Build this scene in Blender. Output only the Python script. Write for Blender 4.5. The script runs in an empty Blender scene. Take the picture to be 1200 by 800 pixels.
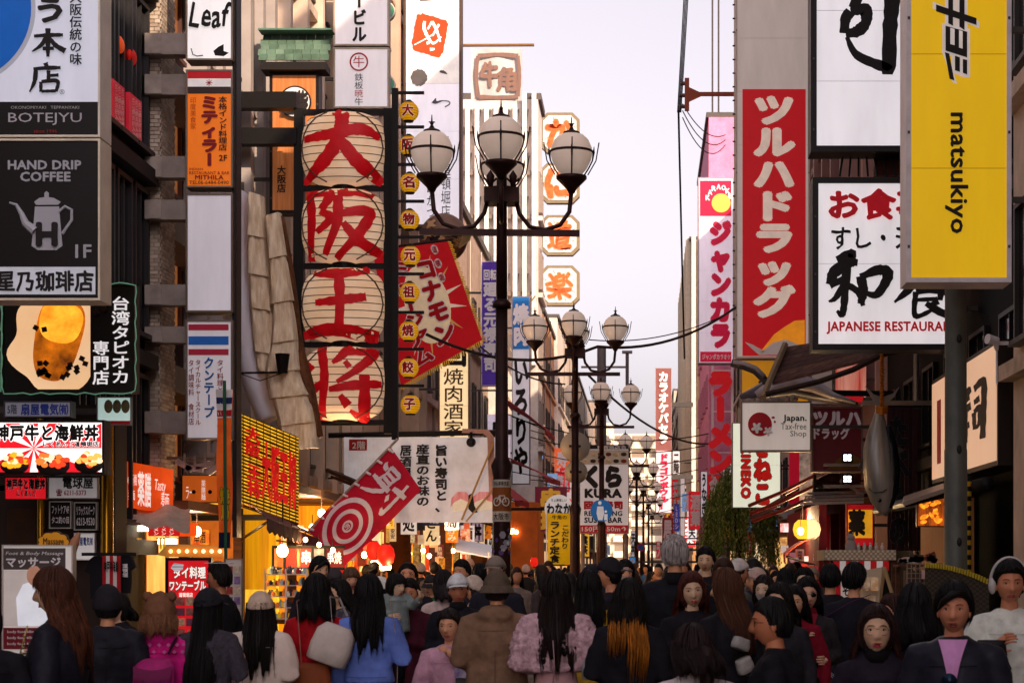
import bpy, bmesh, math, random
import numpy as np
from mathutils import Vector, Matrix, noise
R = random.Random(11)
sc = bpy.context.scene
col = sc.collection
PI = math.pi

# ---------------------------------------------------------------- camera, sky, sun, exposure
F, CX, CY, CZ = 2400.0, 755.0, 665.0, 1.62      # long lens, eye height 1.62 m, street runs along +Y
cam = bpy.data.objects.new('camera', bpy.data.cameras.new('camera'))
col.objects.link(cam)
cam.location = (0, 0, CZ)
cam.rotation_euler = (PI/2, 0, 0)
cam.data.lens = 72.0
cam.data.sensor_width = 36.0
cam.data.shift_x = -(CX-600)/1200
cam.data.shift_y = (CY-400)/1200
cam.data.clip_end = 4000
cam.data.dof.use_dof = True
cam.data.dof.focus_distance = 27
cam.data.dof.aperture_fstop = 9.0
sc.camera = cam
w = bpy.data.worlds.new('World')
sc.world = w
w.use_nodes = True
nt = w.node_tree
sky = nt.nodes.new('ShaderNodeTexSky')
sky.sky_type = 'NISHITA'
sky.sun_disc = False
sky.sun_elevation = math.radians(24)
sky.sun_rotation = math.radians(150)
sky.air_density = 1.0
sky.dust_density = 3.2
sky.ozone_density = 1.6
hs = nt.nodes.new('ShaderNodeHueSaturation')
hs.inputs['Saturation'].default_value = 0.17
nt.links.new(sky.outputs[0], hs.inputs['Color'])
mx = nt.nodes.new('ShaderNodeMix'); mx.data_type = 'RGBA'; mx.blend_type = 'MULTIPLY'
mx.inputs['Factor'].default_value = 1
mx.inputs['B'].default_value = (1.06, .95, 1.0, 1)
nt.links.new(hs.outputs[0], mx.inputs['A'])
nt.links.new(mx.outputs['Result'], nt.nodes['Background'].inputs['Color'])
nt.nodes['Background'].inputs['Strength'].default_value = 0.108
sun = bpy.data.objects.new('sun', bpy.data.lights.new('sun', 'SUN'))
col.objects.link(sun)
sun.data.energy = 3.0
sun.data.angle = math.radians(0.5)
sun.data.color = (1, .78, .56)
SAZ, SEL = math.radians(150), math.radians(24)
sdir = Vector((math.sin(SAZ)*math.cos(SEL), math.cos(SAZ)*math.cos(SEL), math.sin(SEL)))
sun.rotation_euler = sdir.to_track_quat('Z', 'Y').to_euler()
sc.view_settings.view_transform = 'Standard'
sc.view_settings.look = 'None'
sc.view_settings.exposure = 1.0
sc.view_settings.gamma = 1.0
sc.cycles.max_bounces = 5
sc.cycles.diffuse_bounces = 3
sc.cycles.use_denoising = True

# ---------------------------------------------------------------- helpers
def P(px, py, Y):
    """a point of the street at distance Y, from where it is seen in the photograph"""
    return Vector(((px-CX)*Y/F, Y, CZ+(CY-py)*Y/F))

def lin(h):
    if not isinstance(h, str):
        return tuple(h)[:3]
    h = h.lstrip('#')
    v = [int(h[i:i+2], 16)/255 for i in (0, 2, 4)]
    return tuple(x/12.92 if x <= .04045 else ((x+.055)/1.055)**2.4 for x in v)

MC = {}
def mat(c, rough=.55, metal=0., emit=0., var=.12, scale=5., bump=0., st=(1, 1, 1), trans=0., spec=.22, c2=None, kind='noise', alpha=1):
    key = (c, rough, metal, emit, var, scale, bump, st, trans, spec, c2, kind, alpha)
    if key in MC:
        return MC[key]
    m = bpy.data.materials.new('surface')
    m.use_nodes = True
    n, l = m.node_tree.nodes, m.node_tree.links
    b = n['Principled BSDF']
    a = lin(c)
    lo = tuple(x*(1-var) for x in a) if c2 is None else lin(c2)
    hi = tuple(min(x*(1+var*.7), .95) for x in a)
    tc = n.new('ShaderNodeTexCoord')
    mp = n.new('ShaderNodeMapping')
    mp.inputs['Scale'].default_value = st
    l.new(tc.outputs['Object'], mp.inputs['Vector'])
    if kind == 'noise':
        t = n.new('ShaderNodeTexNoise')
        t.inputs['Scale'].default_value = scale
        t.inputs['Detail'].default_value = 5
        t.inputs['Roughness'].default_value = .62
        fac = t.outputs['Fac']
    elif kind == 'wave':
        t = n.new('ShaderNodeTexWave')
        t.inputs['Scale'].default_value = scale
        t.inputs['Distortion'].default_value = 2.5
        t.inputs['Detail'].default_value = 3
        fac = t.outputs['Fac']
    elif kind == 'voronoi':
        t = n.new('ShaderNodeTexVoronoi')
        t.inputs['Scale'].default_value = scale
        fac = t.outputs['Distance']
    elif kind == 'cells':
        t = n.new('ShaderNodeTexVoronoi')
        t.inputs['Scale'].default_value = scale
        fac = t.outputs['Color']
    else:
        t = n.new('ShaderNodeTexChecker')
        t.inputs['Scale'].default_value = scale
        fac = t.outputs['Fac']
    l.new(mp.outputs[0], t.inputs['Vector'])
    rp = n.new('ShaderNodeMapRange')
    if kind == 'noise':
        rp.inputs[1].default_value = .3
        rp.inputs[2].default_value = .7
    l.new(fac, rp.inputs[0])
    mix = n.new('ShaderNodeMix'); mix.data_type = 'RGBA'
    mix.inputs['A'].default_value = (*lo, 1)
    mix.inputs['B'].default_value = (*hi, 1)
    l.new(rp.outputs[0], mix.inputs['Factor'])
    l.new(mix.outputs['Result'], b.inputs['Base Color'])
    b.inputs['Roughness'].default_value = rough
    b.inputs['Metallic'].default_value = metal
    b.inputs['Specular IOR Level'].default_value = spec
    if emit:
        l.new(mix.outputs['Result'], b.inputs['Emission Color'])
        b.inputs['Emission Strength'].default_value = emit
    if trans:
        b.inputs['Transmission Weight'].default_value = trans
    if alpha < 1:
        b.inputs['Alpha'].default_value = alpha
    if bump:
        bp = n.new('ShaderNodeBump')
        bp.inputs['Strength'].default_value = min(1, bump)
        bp.inputs['Distance'].default_value = .02
        l.new(fac, bp.inputs['Height'])
        l.new(bp.outputs[0], b.inputs['Normal'])
    MC[key] = m
    return m

def wm(o):
    M = Matrix.Identity(4)
    while o is not None:
        M = o.matrix_basis @ M
        o = o.parent
    return M

class MB:
    def __init__(s):
        s.v = []; s.f = []; s.m = []; s.mi = 0
    def add(s, vs, fs):
        k = len(s.v)
        s.v += [tuple(p) for p in vs]
        for f in fs:
            s.f.append([i+k for i in f]); s.m.append(s.mi)
        return s
    def box(s, x0, x1, y0, y1, z0, z1):
        vs = [(x, y, z) for x in (x0, x1) for y in (y0, y1) for z in (z0, z1)]
        return s.add(vs, [(0, 1, 3, 2), (4, 6, 7, 5), (0, 4, 5, 1), (2, 3, 7, 6), (0, 2, 6, 4), (1, 5, 7, 3)])
    def obox(s, c, sx, sy, sz, M=None):
        vs = [Vector((x, y, z)) for x in (-sx/2, sx/2) for y in (-sy/2, sy/2) for z in (-sz/2, sz/2)]
        c = Vector(c)
        vs = [c+(M @ v if M else v) for v in vs]
        return s.add(vs, [(0, 1, 3, 2), (4, 6, 7, 5), (0, 4, 5, 1), (2, 3, 7, 6), (0, 2, 6, 4), (1, 5, 7, 3)])
    def bar(s, a, b, wd, ht=None):
        """rectangular bar from a to b"""
        a, b = Vector(a), Vector(b)
        ht = ht or wd
        d = (b-a)
        M = d.to_track_quat('X', 'Z').to_matrix()
        return s.obox((a+b)/2, d.length, wd, ht, M)
    def tube(s, pts, r, n=8, cap=True):
        pts = [Vector(p) for p in pts]
        rs = r if isinstance(r, list) else [r]*len(pts)
        vs = []; fs = []
        up = Vector((0, 0, 1))
        prev = None
        for i, p in enumerate(pts):
            d = (pts[min(i+1, len(pts)-1)]-pts[max(i-1, 0)])
            if d.length < 1e-9: d = Vector((0, 0, 1))
            d.normalize()
            if prev is None:
                u = d.cross(up if abs(d.z) < .9 else Vector((1, 0, 0))).normalized()
            else:
                u = (prev-d*prev.dot(d)).normalized()
            prev = u
            v = d.cross(u)
            rr = rs[i]
            ra, rb = rr if isinstance(rr, tuple) else (rr, rr)
            for k in range(n):
                a = 2*PI*k/n
                vs.append(p+u*math.cos(a)*ra+v*math.sin(a)*rb)
        for i in range(len(pts)-1):
            for k in range(n):
                k2 = (k+1) % n
                fs.append((i*n+k, i*n+k2, (i+1)*n+k2, (i+1)*n+k))
        if cap:
            fs.append(tuple(range(n))[::-1])
            fs.append(tuple((len(pts)-1)*n+k for k in range(n)))
        return s.add(vs, fs)
    def lathe(s, prof, c=(0, 0, 0), n=16, sx=1, sy=1, M=None):
        """prof: list of (r, z)"""
        vs = []; fs = []
        c = Vector(c)
        for (r, z) in prof:
            for k in range(n):
                a = 2*PI*k/n
                p = Vector((r*math.cos(a)*sx, r*math.sin(a)*sy, z))
                vs.append(c+(M @ p if M else p))
        for i in range(len(prof)-1):
            for k in range(n):
                k2 = (k+1) % n
                fs.append((i*n+k, i*n+k2, (i+1)*n+k2, (i+1)*n+k))
        fs.append(tuple(range(n))[::-1])
        fs.append(tuple((len(prof)-1)*n+k for k in range(n)))
        return s.add(vs, fs)
    def ball(s, c, rx, ry=None, rz=None, n=10, m=7, M=None):
        ry = ry or rx; rz = rz or rx
        c = Vector(c)
        vs = []
        for i in range(m+1):
            t = PI*i/m
            for k in range(n):
                a = 2*PI*k/n
                p = Vector((rx*math.sin(t)*math.cos(a), ry*math.sin(t)*math.sin(a), -rz*math.cos(t)))
                vs.append(c+(M @ p if M else p))
        fs = []
        for i in range(m):
            for k in range(n):
                k2 = (k+1) % n
                q = (i*n+k, i*n+k2, (i+1)*n+k2, (i+1)*n+k)
                fs.append(q)
        return s.add(vs, fs)
    def prism(s, front, back):
        """closed solid between two matching outlines"""
        n = len(front)
        vs = [Vector(p) for p in front]+[Vector(p) for p in back]
        fs = [tuple(range(n)), tuple(range(n, 2*n))[::-1]]
        fs += [(k, n+k, n+(k+1) % n, (k+1) % n) for k in range(n)]
        return s.add(vs, fs)
    def grid(s, fn, nu, nv, closed_u=False):
        vs = [fn(i/nu, j/nv) for j in range(nv+1) for i in range(nu+(0 if closed_u else 1))]
        W = nu+(0 if closed_u else 1)
        fs = []
        for j in range(nv):
            for i in range(nu):
                i2 = (i+1) % W
                fs.append((j*W+i, j*W+i2, (j+1)*W+i2, (j+1)*W+i))
        return s.add(vs, fs)
    def sheet(s, fn, nu, nv, t):
        """thin cloth of thickness t (offset along y) over fn(u, v)"""
        a = [Vector(fn(i/nu, j/nv)) for j in range(nv+1) for i in range(nu+1)]
        W = nu+1; N = len(a)
        b = [p+Vector(t) for p in a]
        fs = []
        for j in range(nv):
            for i in range(nu):
                q = (j*W+i, j*W+i+1, (j+1)*W+i+1, (j+1)*W+i)
                fs.append(q); fs.append(tuple(x+N for x in q[::-1]))
        rim = [i for i in range(W)]+[j*W+nu for j in range(1, nv+1)]+[nv*W+i for i in range(nu-1, -1, -1)]+[j*W for j in range(nv-1, 0, -1)]
        for k in range(len(rim)):
            p, q = rim[k], rim[(k+1) % len(rim)]
            fs.append((p, p+N, q+N, q))
        return s.add(a+b, fs)
    def mesh(s, name, mats, M=None):
        me = bpy.data.meshes.new(name)
        vs = s.v
        if M is not None:
            vs = [tuple(M @ Vector(p)) for p in vs]
        me.from_pydata(vs, [], s.f)
        if not isinstance(mats, (list, tuple)):
            mats = [mats]
        for m in mats:
            me.materials.append(m)
        if len(mats) > 1:
            me.polygons.foreach_set('material_index', s.m)
        return me
    def build(s, name, mats, parent=None, smooth=False, local=False, **kw):
        """world coordinates unless local"""
        M = None
        if parent is not None and not local:
            M = wm(parent).inverted()
        me = s.mesh(name, mats, M)
        if smooth is True:
            me.polygons.foreach_set('use_smooth', [True]*len(me.polygons))
        elif smooth:
            me.polygons.foreach_set('use_smooth', [True]*len(me.polygons))
            try: me.set_sharp_from_angle(angle=math.radians(smooth))
            except Exception: pass
        me.update()
        o = bpy.data.objects.new(name, me)
        col.objects.link(o)
        o.parent = parent
        for k, v in kw.items():
            o[k] = v
        return o

def thing(name, label, cat, loc=(0, 0, 0), rz=0., group=None):
    o = bpy.data.objects.new(name, None)
    o.empty_display_size = .2
    col.objects.link(o)
    o.location = loc
    o.rotation_euler = (0, 0, rz)
    o['label'] = label; o['category'] = cat
    if group: o['group'] = group
    return o

def tag(o, label, cat, group=None):
    o['label'] = label; o['category'] = cat
    if group: o['group'] = group
    return o

def copy_part(src, parent, loc=None):
    c = src.copy()
    col.objects.link(c)
    c.parent = parent
    if loc is not None: c.location = loc
    return c

def copy_tree(o, parent=None):
    c = o.copy(); col.objects.link(c); c.parent = parent
    for ch in list(o.children):
        if ch.parent == o: copy_tree(ch, c)
    return c

# a scratch scene for turning text and modifiers into plain meshes
tmp = bpy.data.scenes.new('scratch')
def bake(ob):
    tmp.collection.objects.link(ob)
    vl = tmp.view_layers[0]
    with bpy.context.temp_override(scene=tmp, view_layer=vl):
        dg = bpy.context.evaluated_depsgraph_get()
        me = bpy.data.meshes.new_from_object(ob.evaluated_get(dg), depsgraph=dg)
    tmp.collection.objects.unlink(ob)
    bpy.data.objects.remove(ob)
    return me

GC = {}
def glyph(s, bold, res=2, sp=0.):
    k = (s, bold, res, sp)
    if k not in GC:
        c = bpy.data.curves.new('t', 'FONT')
        c.body = s; c.resolution_u = res; c.offset = bold
        if len(s) > 1: c.space_character = 1+sp*1.5
        me = bake(bpy.data.objects.new('t', c))
        v = np.empty(len(me.vertices)*3); me.vertices.foreach_get('co', v)
        GC[k] = (v.reshape(-1, 3)[:, :2], [tuple(p.vertices) for p in me.polygons])
        bpy.data.meshes.remove(me)
        bpy.data.curves.remove(c)
    return GC[k]

def glyph_add(mb, s, bold, box, vert, xf, wob=0., lift=(0, -1, 0), shear=0., fine=0.):
    x0, y0, x1, y1 = box
    offs = [(0, 0)]
    if bold > .008:
        offs += [(bold*math.cos(k*PI/4), bold*math.sin(k*PI/4)) for k in range(8)]
        if bold > .05: offs += [(bold*.5*math.cos(k*PI/2), bold*.5*math.sin(k*PI/2)) for k in range(4)]
    def put(v, f, fx, fy):
        if fine:
            bm = bmesh.new()
            bv = [bm.verts.new((p[0], p[1], 0)) for p in v]
            for q in f:
                try: bm.faces.new([bv[i] for i in q])
                except ValueError: pass
            for _ in range(4):
                es = [e for e in bm.edges if e.calc_length() > fine]
                if not es: break
                bmesh.ops.subdivide_edges(bm, edges=es, cuts=1)
                bmesh.ops.triangulate(bm, faces=bm.faces[:])
            bm.verts.index_update()
            v = np.array([q.co[:2] for q in bm.verts]); f = [tuple(q.index for q in p.verts) for p in bm.faces]
            bm.free()
        for io, (ox, oy) in enumerate(offs):
            out = []
            for gx, gy in v:
                if wob:
                    gx += wob*math.sin(gy*9+gx*3+len(s)); gy += wob*math.sin(gx*8+1.7)
                gx += shear*gy
                p = xf(fx(gx+ox), fy(gy+oy))
                p = p+Vector(lift)*(.00012*io)
                out.append(p)
            mb.add(out, f)
    if vert:
        chars = [c for c in s]
        n = len(chars)
        ch = (y1-y0)/n; cw = x1-x0
        for i, c in enumerate(chars):
            if c == ' ': continue
            v, f = glyph(c, 0.)
            if not len(v): continue
            if c in 'ー～-|（）()':
                if c != '|':
                    cx, cy = .5, .38
                    v = np.stack([cx+(v[:, 1]-cy), cy-(v[:, 0]-cx)], 1)
                    if c == 'ー': v = v+np.array([0, .02])
            if ord(c) < 256 and c not in '-()':
                mid = (v[:, 0].min()+v[:, 0].max())/2; mv = (v[:, 1].min()+v[:, 1].max())/2
                v = v-np.array([mid-.5, mv-.38])
            yc = y0+ch*(i+.5)
            sy = ch/1.0; sx = cw/.94
            put(v, f, (lambda g, sx=sx: (x0+x1)/2+(g-.5)*sx), (lambda g, yc=yc, sy=sy: yc-(g-.38)*sy))
    else:
        v, f = glyph(s, 0., 2, bold*1.0)
        if not len(v): return
        a0, a1 = v[:, 0].min(), v[:, 0].max(); b0, b1 = v[:, 1].min(), v[:, 1].max()
        put(v, f, (lambda g: x0+(g-a0)/(a1-a0)*(x1-x0)), (lambda g: y1-(g-b0)/(b1-b0)*(y1-y0)))

def text(parent, s, box, xf, m, bold=.02, vert=False, outline=None, ow=.03, name='lettering', wob=0., shear=0., thick=0., fine=0., nrm=(0, -1, 0)):
    """xf: distance Y of a street-facing board, or a function (u, v) -> world point"""
    n = Vector(nrm)
    if not callable(xf):
        Y = xf
        xf = lambda u, v: P(u, v, Y)
    if outline is not None:
        mb = MB()
        glyph_add(mb, s, bold+ow, box, vert, xf, wob, n, shear=shear, fine=fine)
        mb.v = [tuple(Vector(p)+n*.003) for p in mb.v]
        mb.build(name+'_outline', outline, parent)
    mb = MB()
    glyph_add(mb, s, bold, box, vert, xf, wob, n, shear=shear, fine=fine)
    off = .008+thick
    top = [tuple(Vector(p)+n*off) for p in mb.v]
    if thick:
        base = mb.v; k = len(top); fs = list(mb.f)
        ec = {}
        for f in fs:
            for a, b in zip(f, list(f[1:])+[f[0]]):
                ec[(a, b)] = ec.get((a, b), 0)+1
        side = [(a, b, b+k, a+k) for (a, b) in ec if (b, a) not in ec]
        mb.v = top+list(base); mb.f = fs+[list(q) for q in side]; mb.m = [0]*len(mb.f)
    else:
        mb.v = top
    return mb.build(name, m, parent)

def stroke(mb, pts, xf, lift, steps=7, n=(0, -1, 0)):
    """brush stroke: pts (u, v, halfwidth) smoothed and laid as a ribbon"""
    n = Vector(n)
    q = []
    for i in range(len(pts)-1):
        p0 = pts[max(i-1, 0)]; p1 = pts[i]; p2 = pts[i+1]; p3 = pts[min(i+2, len(pts)-1)]
        for k in range(steps):
            t = k/steps
            q.append([.5*((2*b)+(-a+c)*t+(2*a-5*b+4*c-d)*t*t+(-a+3*b-3*c+d)*t**3) for a, b, c, d in zip(p0, p1, p2, p3)])
    q.append(list(pts[-1]))
    vs = []
    for i, (u, v, wd) in enumerate(q):
        a = q[max(i-1, 0)]; b = q[min(i+1, len(q)-1)]
        dx, dy = b[0]-a[0], b[1]-a[1]
        L = math.hypot(dx, dy) or 1
        wd = max(wd, .0005)*(1+.10*math.sin(i*1.9+u*9))
        for sgn in (-1, 0, 1):
            vs.append(xf(u-dy/L*wd*sgn, v+dx/L*wd*sgn)+n*lift)
    fs = []
    for i in range(len(q)-1):
        for j in (0, 1):
            fs.append((i*3+j, i*3+j+1, i*3+j+4, i*3+j+3))
    mb.add(vs, fs)

def brush(parent, strokes, box, xf, m, name='brush_lettering', lift=.008, nrm=(0, -1, 0), ws=1.7):
    x0, y0, x1, y1 = box
    if not callable(xf):
        Y = xf; xf = lambda u, v: P(u, v, Y)
    sw = ((x1-x0)+(y1-y0))/2
    mb = MB()
    for i, s in enumerate(strokes):
        pts = [(x0+a*(x1-x0), y0+b*(y1-y0), c*sw*ws) for a, b, c in s]
        stroke(mb, pts, xf, lift+i*.0006, n=nrm)
    return mb.build(name, m, parent)

def quad(c00, c10, c01, bend=0.):
    """board spanned by corner points: u along c00->c10, v along c00->c01"""
    c00, c10, c01 = Vector(c00), Vector(c10), Vector(c01)
    n = (c01-c00).cross(c10-c00).normalized()
    def f(u, v):
        return c00+(c10-c00)*u+(c01-c00)*v+n*bend*math.sin(u*7+v*3)
    return f

def side_xf(X):
    """a plane x = X along the street"""
    def f(px, py):
        Y = X*F/(px-CX)
        return Vector((X, Y, CZ+(CY-py)*Y/F))
    return f

def sign(label, box, Y, depth=.22, face='#e8e2e0', frame='#b8b0a8', fw=2.5, emit=0., cat='sign', name='shop_sign', group=None,
         side=None, arms=2, var=.09, rough=.35, armc='#4a4440', facekw=None, metal=.2, reach=None, armr=.03):
    x0, y0, x1, y1 = box
    a, b = P(x0, y1, Y), P(x1, y0, Y)
    t = thing(name, label, cat, (( a.x+b.x)/2, Y+depth/2, a.z), 0, group)
    MB().box(a.x, b.x, Y+.012, Y+depth, a.z, b.z).build('sign_box', mat(frame, .5, metal, scale=3, var=.15), t)
    f = fw*Y/F
    fk = dict(rough=rough, emit=emit*.85, var=var, scale=1.6, st=(2.2, 1, .5)); fk.update(facekw or {})
    MB().box(a.x+f, b.x-f, Y-.004, Y+.02, a.z+f, b.z-f).build('face_panel', mat(face, **fk), t)
    if fw:
        m = MB()
        m.box(a.x, a.x+f, Y-.02, Y+.012, a.z, b.z).box(b.x-f, b.x, Y-.02, Y+.012, a.z, b.z)
        m.box(a.x+f, b.x-f, Y-.02, Y+.012, a.z, a.z+f).box(a.x+f, b.x-f, Y-.02, Y+.012, b.z-f, b.z)
        m.build('frame', mat(frame, .4, metal, scale=4, var=.2), t)
    if b.z-a.z > 2.2 and fw:
        n_ = int((b.z-a.z)/1.25)
        for i in range(1, n_+1):
            z = a.z+(b.z-a.z)*i/(n_+1)
            MB().box(a.x+f, b.x-f, Y-.0065, Y-.0045, z-.003, z+.003).build('panel_joint', mat(tuple(v*.88 for v in lin(face)), .6), t)
        for xx in (a.x+f*.5, b.x-f*.5):
            for i in range(3): MB().box(xx-.012, xx+.012, Y-.026, Y-.0205, a.z+(b.z-a.z)*(i+.3)/3, a.z+(b.z-a.z)*(i+.3)/3+.03).build('bolt', mat('#4c4642', .5, .5), t)
    if side:
        X = reach if reach is not None else (-6.15 if side == 'L' else 4.35)
        for i in range(arms):
            z = a.z+(b.z-a.z)*(i+.5)/arms
            m = MB()
            xx = a.x if side == 'L' else b.x
            m.box(min(xx, X), max(xx, X), Y+depth*.3, Y+depth*.3+armr*2, z-armr, z+armr)
            m.build('bracket_arm', mat(armc, .5, .3), t)
    return t
# ---------------------------------------------------------------- ground and buildings
g = MB(); g.box(-60, 60, -40, 900, -.3, 0)
o = g.build('ground', mat('#3a3532', .8, scale=3, bump=.3)); o['kind'] = 'structure'
g = MB(); g.box(-4.6, 3.1, -10, 340, .004, .03)
o = g.build('street', mat('#4a423e', .65, scale=8, bump=.25, var=.25)); o['kind'] = 'structure'
slabm = mat('#6a5f58', .7, scale=12, bump=.2, var=.25)
proto = None
for j in range(60):
    for i, x in enumerate((-4.9, -5.5, 3.4, 4.0)):
        if proto is None:
            m = MB(); m.box(-.29, .29, -.29, .29, 0, .12)
            proto = m.mesh('paving_slab', slabm)
        p = bpy.data.objects.new('paving_slab', proto); col.objects.link(p)
        p.location = (x, 20+j*.6, .002+.002*((i+j) % 2)); p.parent = o

glassm = mat('#1c1a20', .12, spec=.8, var=.4, scale=.6)
glassw = mat('#7b4a28', .2, emit=.5, var=.6, scale=.8)
glassb = mat('#6d7482', .1, spec=.8, var=.3, scale=.5)
WG = {}
def window_set(parent, X, side, ys, zs, w_, h_, fr, gl, bars=1, skip=(), face='x'):
    """framed windows standing proud on a wall facing the street (x) or the camera (y)"""
    key = (w_, h_, id(fr), id(gl), bars, face, side)
    if key not in WG:
        t = .06
        a, c = MB(), MB()
        def bx(mb, u0, u1, d0, d1, z0, z1):
            if face == 'x':
                mb.box(min(-side*d0, -side*d1), max(-side*d0, -side*d1), u0, u1, z0, z1)
            else:
                mb.box(u0, u1, -d1, -d0, z0, z1)
        bx(a, -w_/2-t, w_/2+t, 0, .08, h_, h_+t); bx(a, -w_/2-t-.04, w_/2+t+.04, 0, .14, -t, 0)
        bx(a, -w_/2-t, -w_/2, 0, .08, 0, h_); bx(a, w_/2, w_/2+t, 0, .08, 0, h_)
        for k in range(bars):
            u = -w_/2+w_*(k+1)/(bars+1)
            bx(a, u-.02, u+.02, 0.003, .06, 0, h_)
        bx(c, -w_/2, w_/2, 0.001, .025, 0, h_)
        WG[key] = (a.mesh('window', fr), c.mesh('pane', gl))
    A, B = WG[key]
    inv = wm(parent).inverted()
    for j, z in enumerate(zs):
        for i, y in enumerate(ys):
            if (i, j) in skip: continue
            loc = inv @ (Vector((X, y, z)) if face == 'x' else Vector((y, X, z)))
            o = bpy.data.objects.new('window', A); col.objects.link(o); o.parent = parent; o.location = loc
            q = bpy.data.objects.new('pane', B); col.objects.link(q); q.parent = o

def building(label, side, X, Y0, Y1, H, wall, ww=1.1, wh=1.5, nw=3, fh=3.0, z0=3.6, fr='#3b3532', gl=None, ledges=True, pipes=2, depth=8, roofc='#57504c',
             bump=.2, front=False, wk=None, name='street_building', pil=None):
    t = thing(name, label, 'building', (X+side*depth/2, (Y0+Y1)/2, 0))
    kw = dict(rough=.75, bump=bump, scale=2.5, var=.22); kw.update(wk or {})
    xa, xb = sorted((X, X+side*depth))
    MB().box(xa, xb, Y0, Y1, -.2, H).build('wall', mat(wall, **kw), t)
    m = MB(); xs = sorted((X-side*.12, X+side*depth))
    m.box(xs[0], xs[1], Y0+.01, Y1-.01, H, H+.25); m.build('roof', mat(roofc, .8), t)
    n = max(1, int((H-z0)/fh))
    zs = [z0+fh*k for k in range(n)]
    ys = [Y0+(Y1-Y0)*(k+.5)/nw for k in range(nw)]
    frm = mat(fr, .5, .3); gl = gl or glassm
    window_set(t, X, side, ys, zs, ww, wh, frm, gl)
    if front:
        fx = [X+side*(1.0+1.7*k) for k in range(2)]
        window_set(t, Y0, side, fx, zs, 1.0, wh, frm, gl, face='y')
    if ledges:
        for z in zs:
            a_, b_ = sorted((X, X-side*.18))
            MB().box(a_, b_, Y0+.02, Y1-.02, z-.42, z-.24).build('ledge', mat(wall, rough=.7, var=.3, scale=4), t)
    if pil:
        k = int((Y1-Y0)/pil)
        for i in range(k+1):
            y = Y0+.15+(Y1-Y0-.3)*i/max(k, 1)
            a_, b_ = sorted((X, X-side*.28))
            MB().box(a_, b_, y-.12, y+.12, 0, H-.1).build('pilaster', mat(wall, rough=.6, var=.15, scale=2), t)
    for i in range(pipes):
        y = Y0+(Y1-Y0)*(i+.93)/(pipes+.9)
        MB().tube([(X-side*.1, y, 0), (X-side*.1, y, H-.3)], .045, 8).build('drainpipe', mat('#9a8c80', .4, .5), t, smooth=40)
    return t

def clutter(par, x0, x1, z0, z1, Y, n, pal=('#e8a84c', '#c8341c', '#e8dccc', '#8c2c14', '#d89a2c', '#5a2c1c', '#f0c890', '#2c2420', '#b85a2c'), em=.5, wr=(.12, .4), hr=(.12, .45), txt=True):
    """posters, price cards and boxes crowding a shopfront, each with its own depth"""
    for i in range(n):
        w_ = R.uniform(*wr); h = R.uniform(*hr); x = R.uniform(x0, max(x0+.01, x1-w_)); z = R.uniform(z0, max(z0+.01, z1-h)); y = Y-.012*(i+1)
        c = R.choice(pal)
        MB().box(x, x+w_, y, y+.010, z, z+h).build('notice', mat(c, .6, emit=em*R.choice((.2, .5, 1)), c2=R.choice(pal), scale=R.choice((4, 9, 20)), var=.2), par)
        if txt and h > .2 and i % 2 == 0:
            px_, q_ = CX+x*F/y, F/y
            py_ = CY-(z+h-CZ)*F/y; v_ = h > w_
            text(par, ''.join(R.choice('酒肉寿司麺焼鳥串天丼茶薬円安') for _ in range(3 if v_ else 2)), (px_+w_*.2*q_, py_+h*.12*q_, px_+w_*.8*q_, py_+h*.88*q_), y, BKK if lin(c)[1] > .2 else WHH, bold=.02, vert=v_)
BKK, WHH = mat('#1a1412', .6), mat('#e9e2e2', .5)

# left row
b0 = building('black steel-fronted building behind the tapioca tea sign', -1, -6.25, 22.3, 25.62, 15, '#191719', ww=.58, wh=1.75, nw=4, fh=2.3, z0=2.2, fr='#2b2829', pipes=0, bump=.1, gl=glassm)
for (a, b, c, d) in ((132, 92, 146, 157), (152, 108, 166, 170)):
    xf = side_xf(-6.15)
    q = [xf(a, b), xf(c, b+(c-a)*.85), xf(c, d), xf(a, d-(c-a)*.85)]
    m = MB(); m.prism(q, [p+Vector((-.05, 0, 0)) for p in q]); po = m.build('window_poster', mat('#a81c2c', .4, emit=.25), b0)
    for k in range(3):
        u = a+2+k*(c-a-3)/3
        text(po, 'たこ焼お好み焼', (u, b+6+k*3, u+3.4, d-8), xf, mat('#d9c9c4', .5), vert=True, bold=.01, nrm=(1, 0, 0))
for (a, b, c, d, cc) in ((133, 40, 147, 65, '#ff5a1c'), (152, 56, 157, 78, '#c21c14')):
    xf = side_xf(-6.2)
    o = MB().ball((xf((a+c)/2, (b+d)/2)), .05, .16, .10).build('red_lantern', mat(cc, .5, emit=.12), b0, smooth=True)

b1 = thing('brick_building', 'brick-tiled building with open balconies behind the stacked signs', 'building', (-10, 28, 0))
MB().box(-14, -6.75, 25.66, 30, -.2, 17).build('wall', mat('#3a2724', .8, bump=.3), b1)
MB().box(-6.74, -6.08, 25.70, 26.5, 2.45, 17).build('brick_pillar', mat('#8b7b70', .85), b1)
m = MB(); r = 0; z = 2.5
while z < 9.2:
    x = -6.74-(.05 if r % 2 else 0)
    while x < -6.09:
        x1 = min(x+.098, -6.075); x0 = max(x, -6.742)
        if x1-x0 > .02:
            dy = R.uniform(0, .006)
            m.mi = R.choice((0, 0, 1, 2)); m.box(x0, x1, 25.686-dy, 25.70, z, z+.042)
        x += .108
    y = 25.70+(.05 if r % 2 else 0)
    while y < 26.45:
        m.mi = R.choice((0, 0, 1, 2)); m.box(-6.08, -6.068, y, min(y+.1, 26.5), z, z+.042); y += .108
    z += .05; r += 1
m.build('brick', [mat('#b3a08e', .7, bump=.2), mat('#a18c7c', .7, bump=.2), mat('#beac9a', .7, bump=.2)], b1, kind='stuff')
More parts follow.
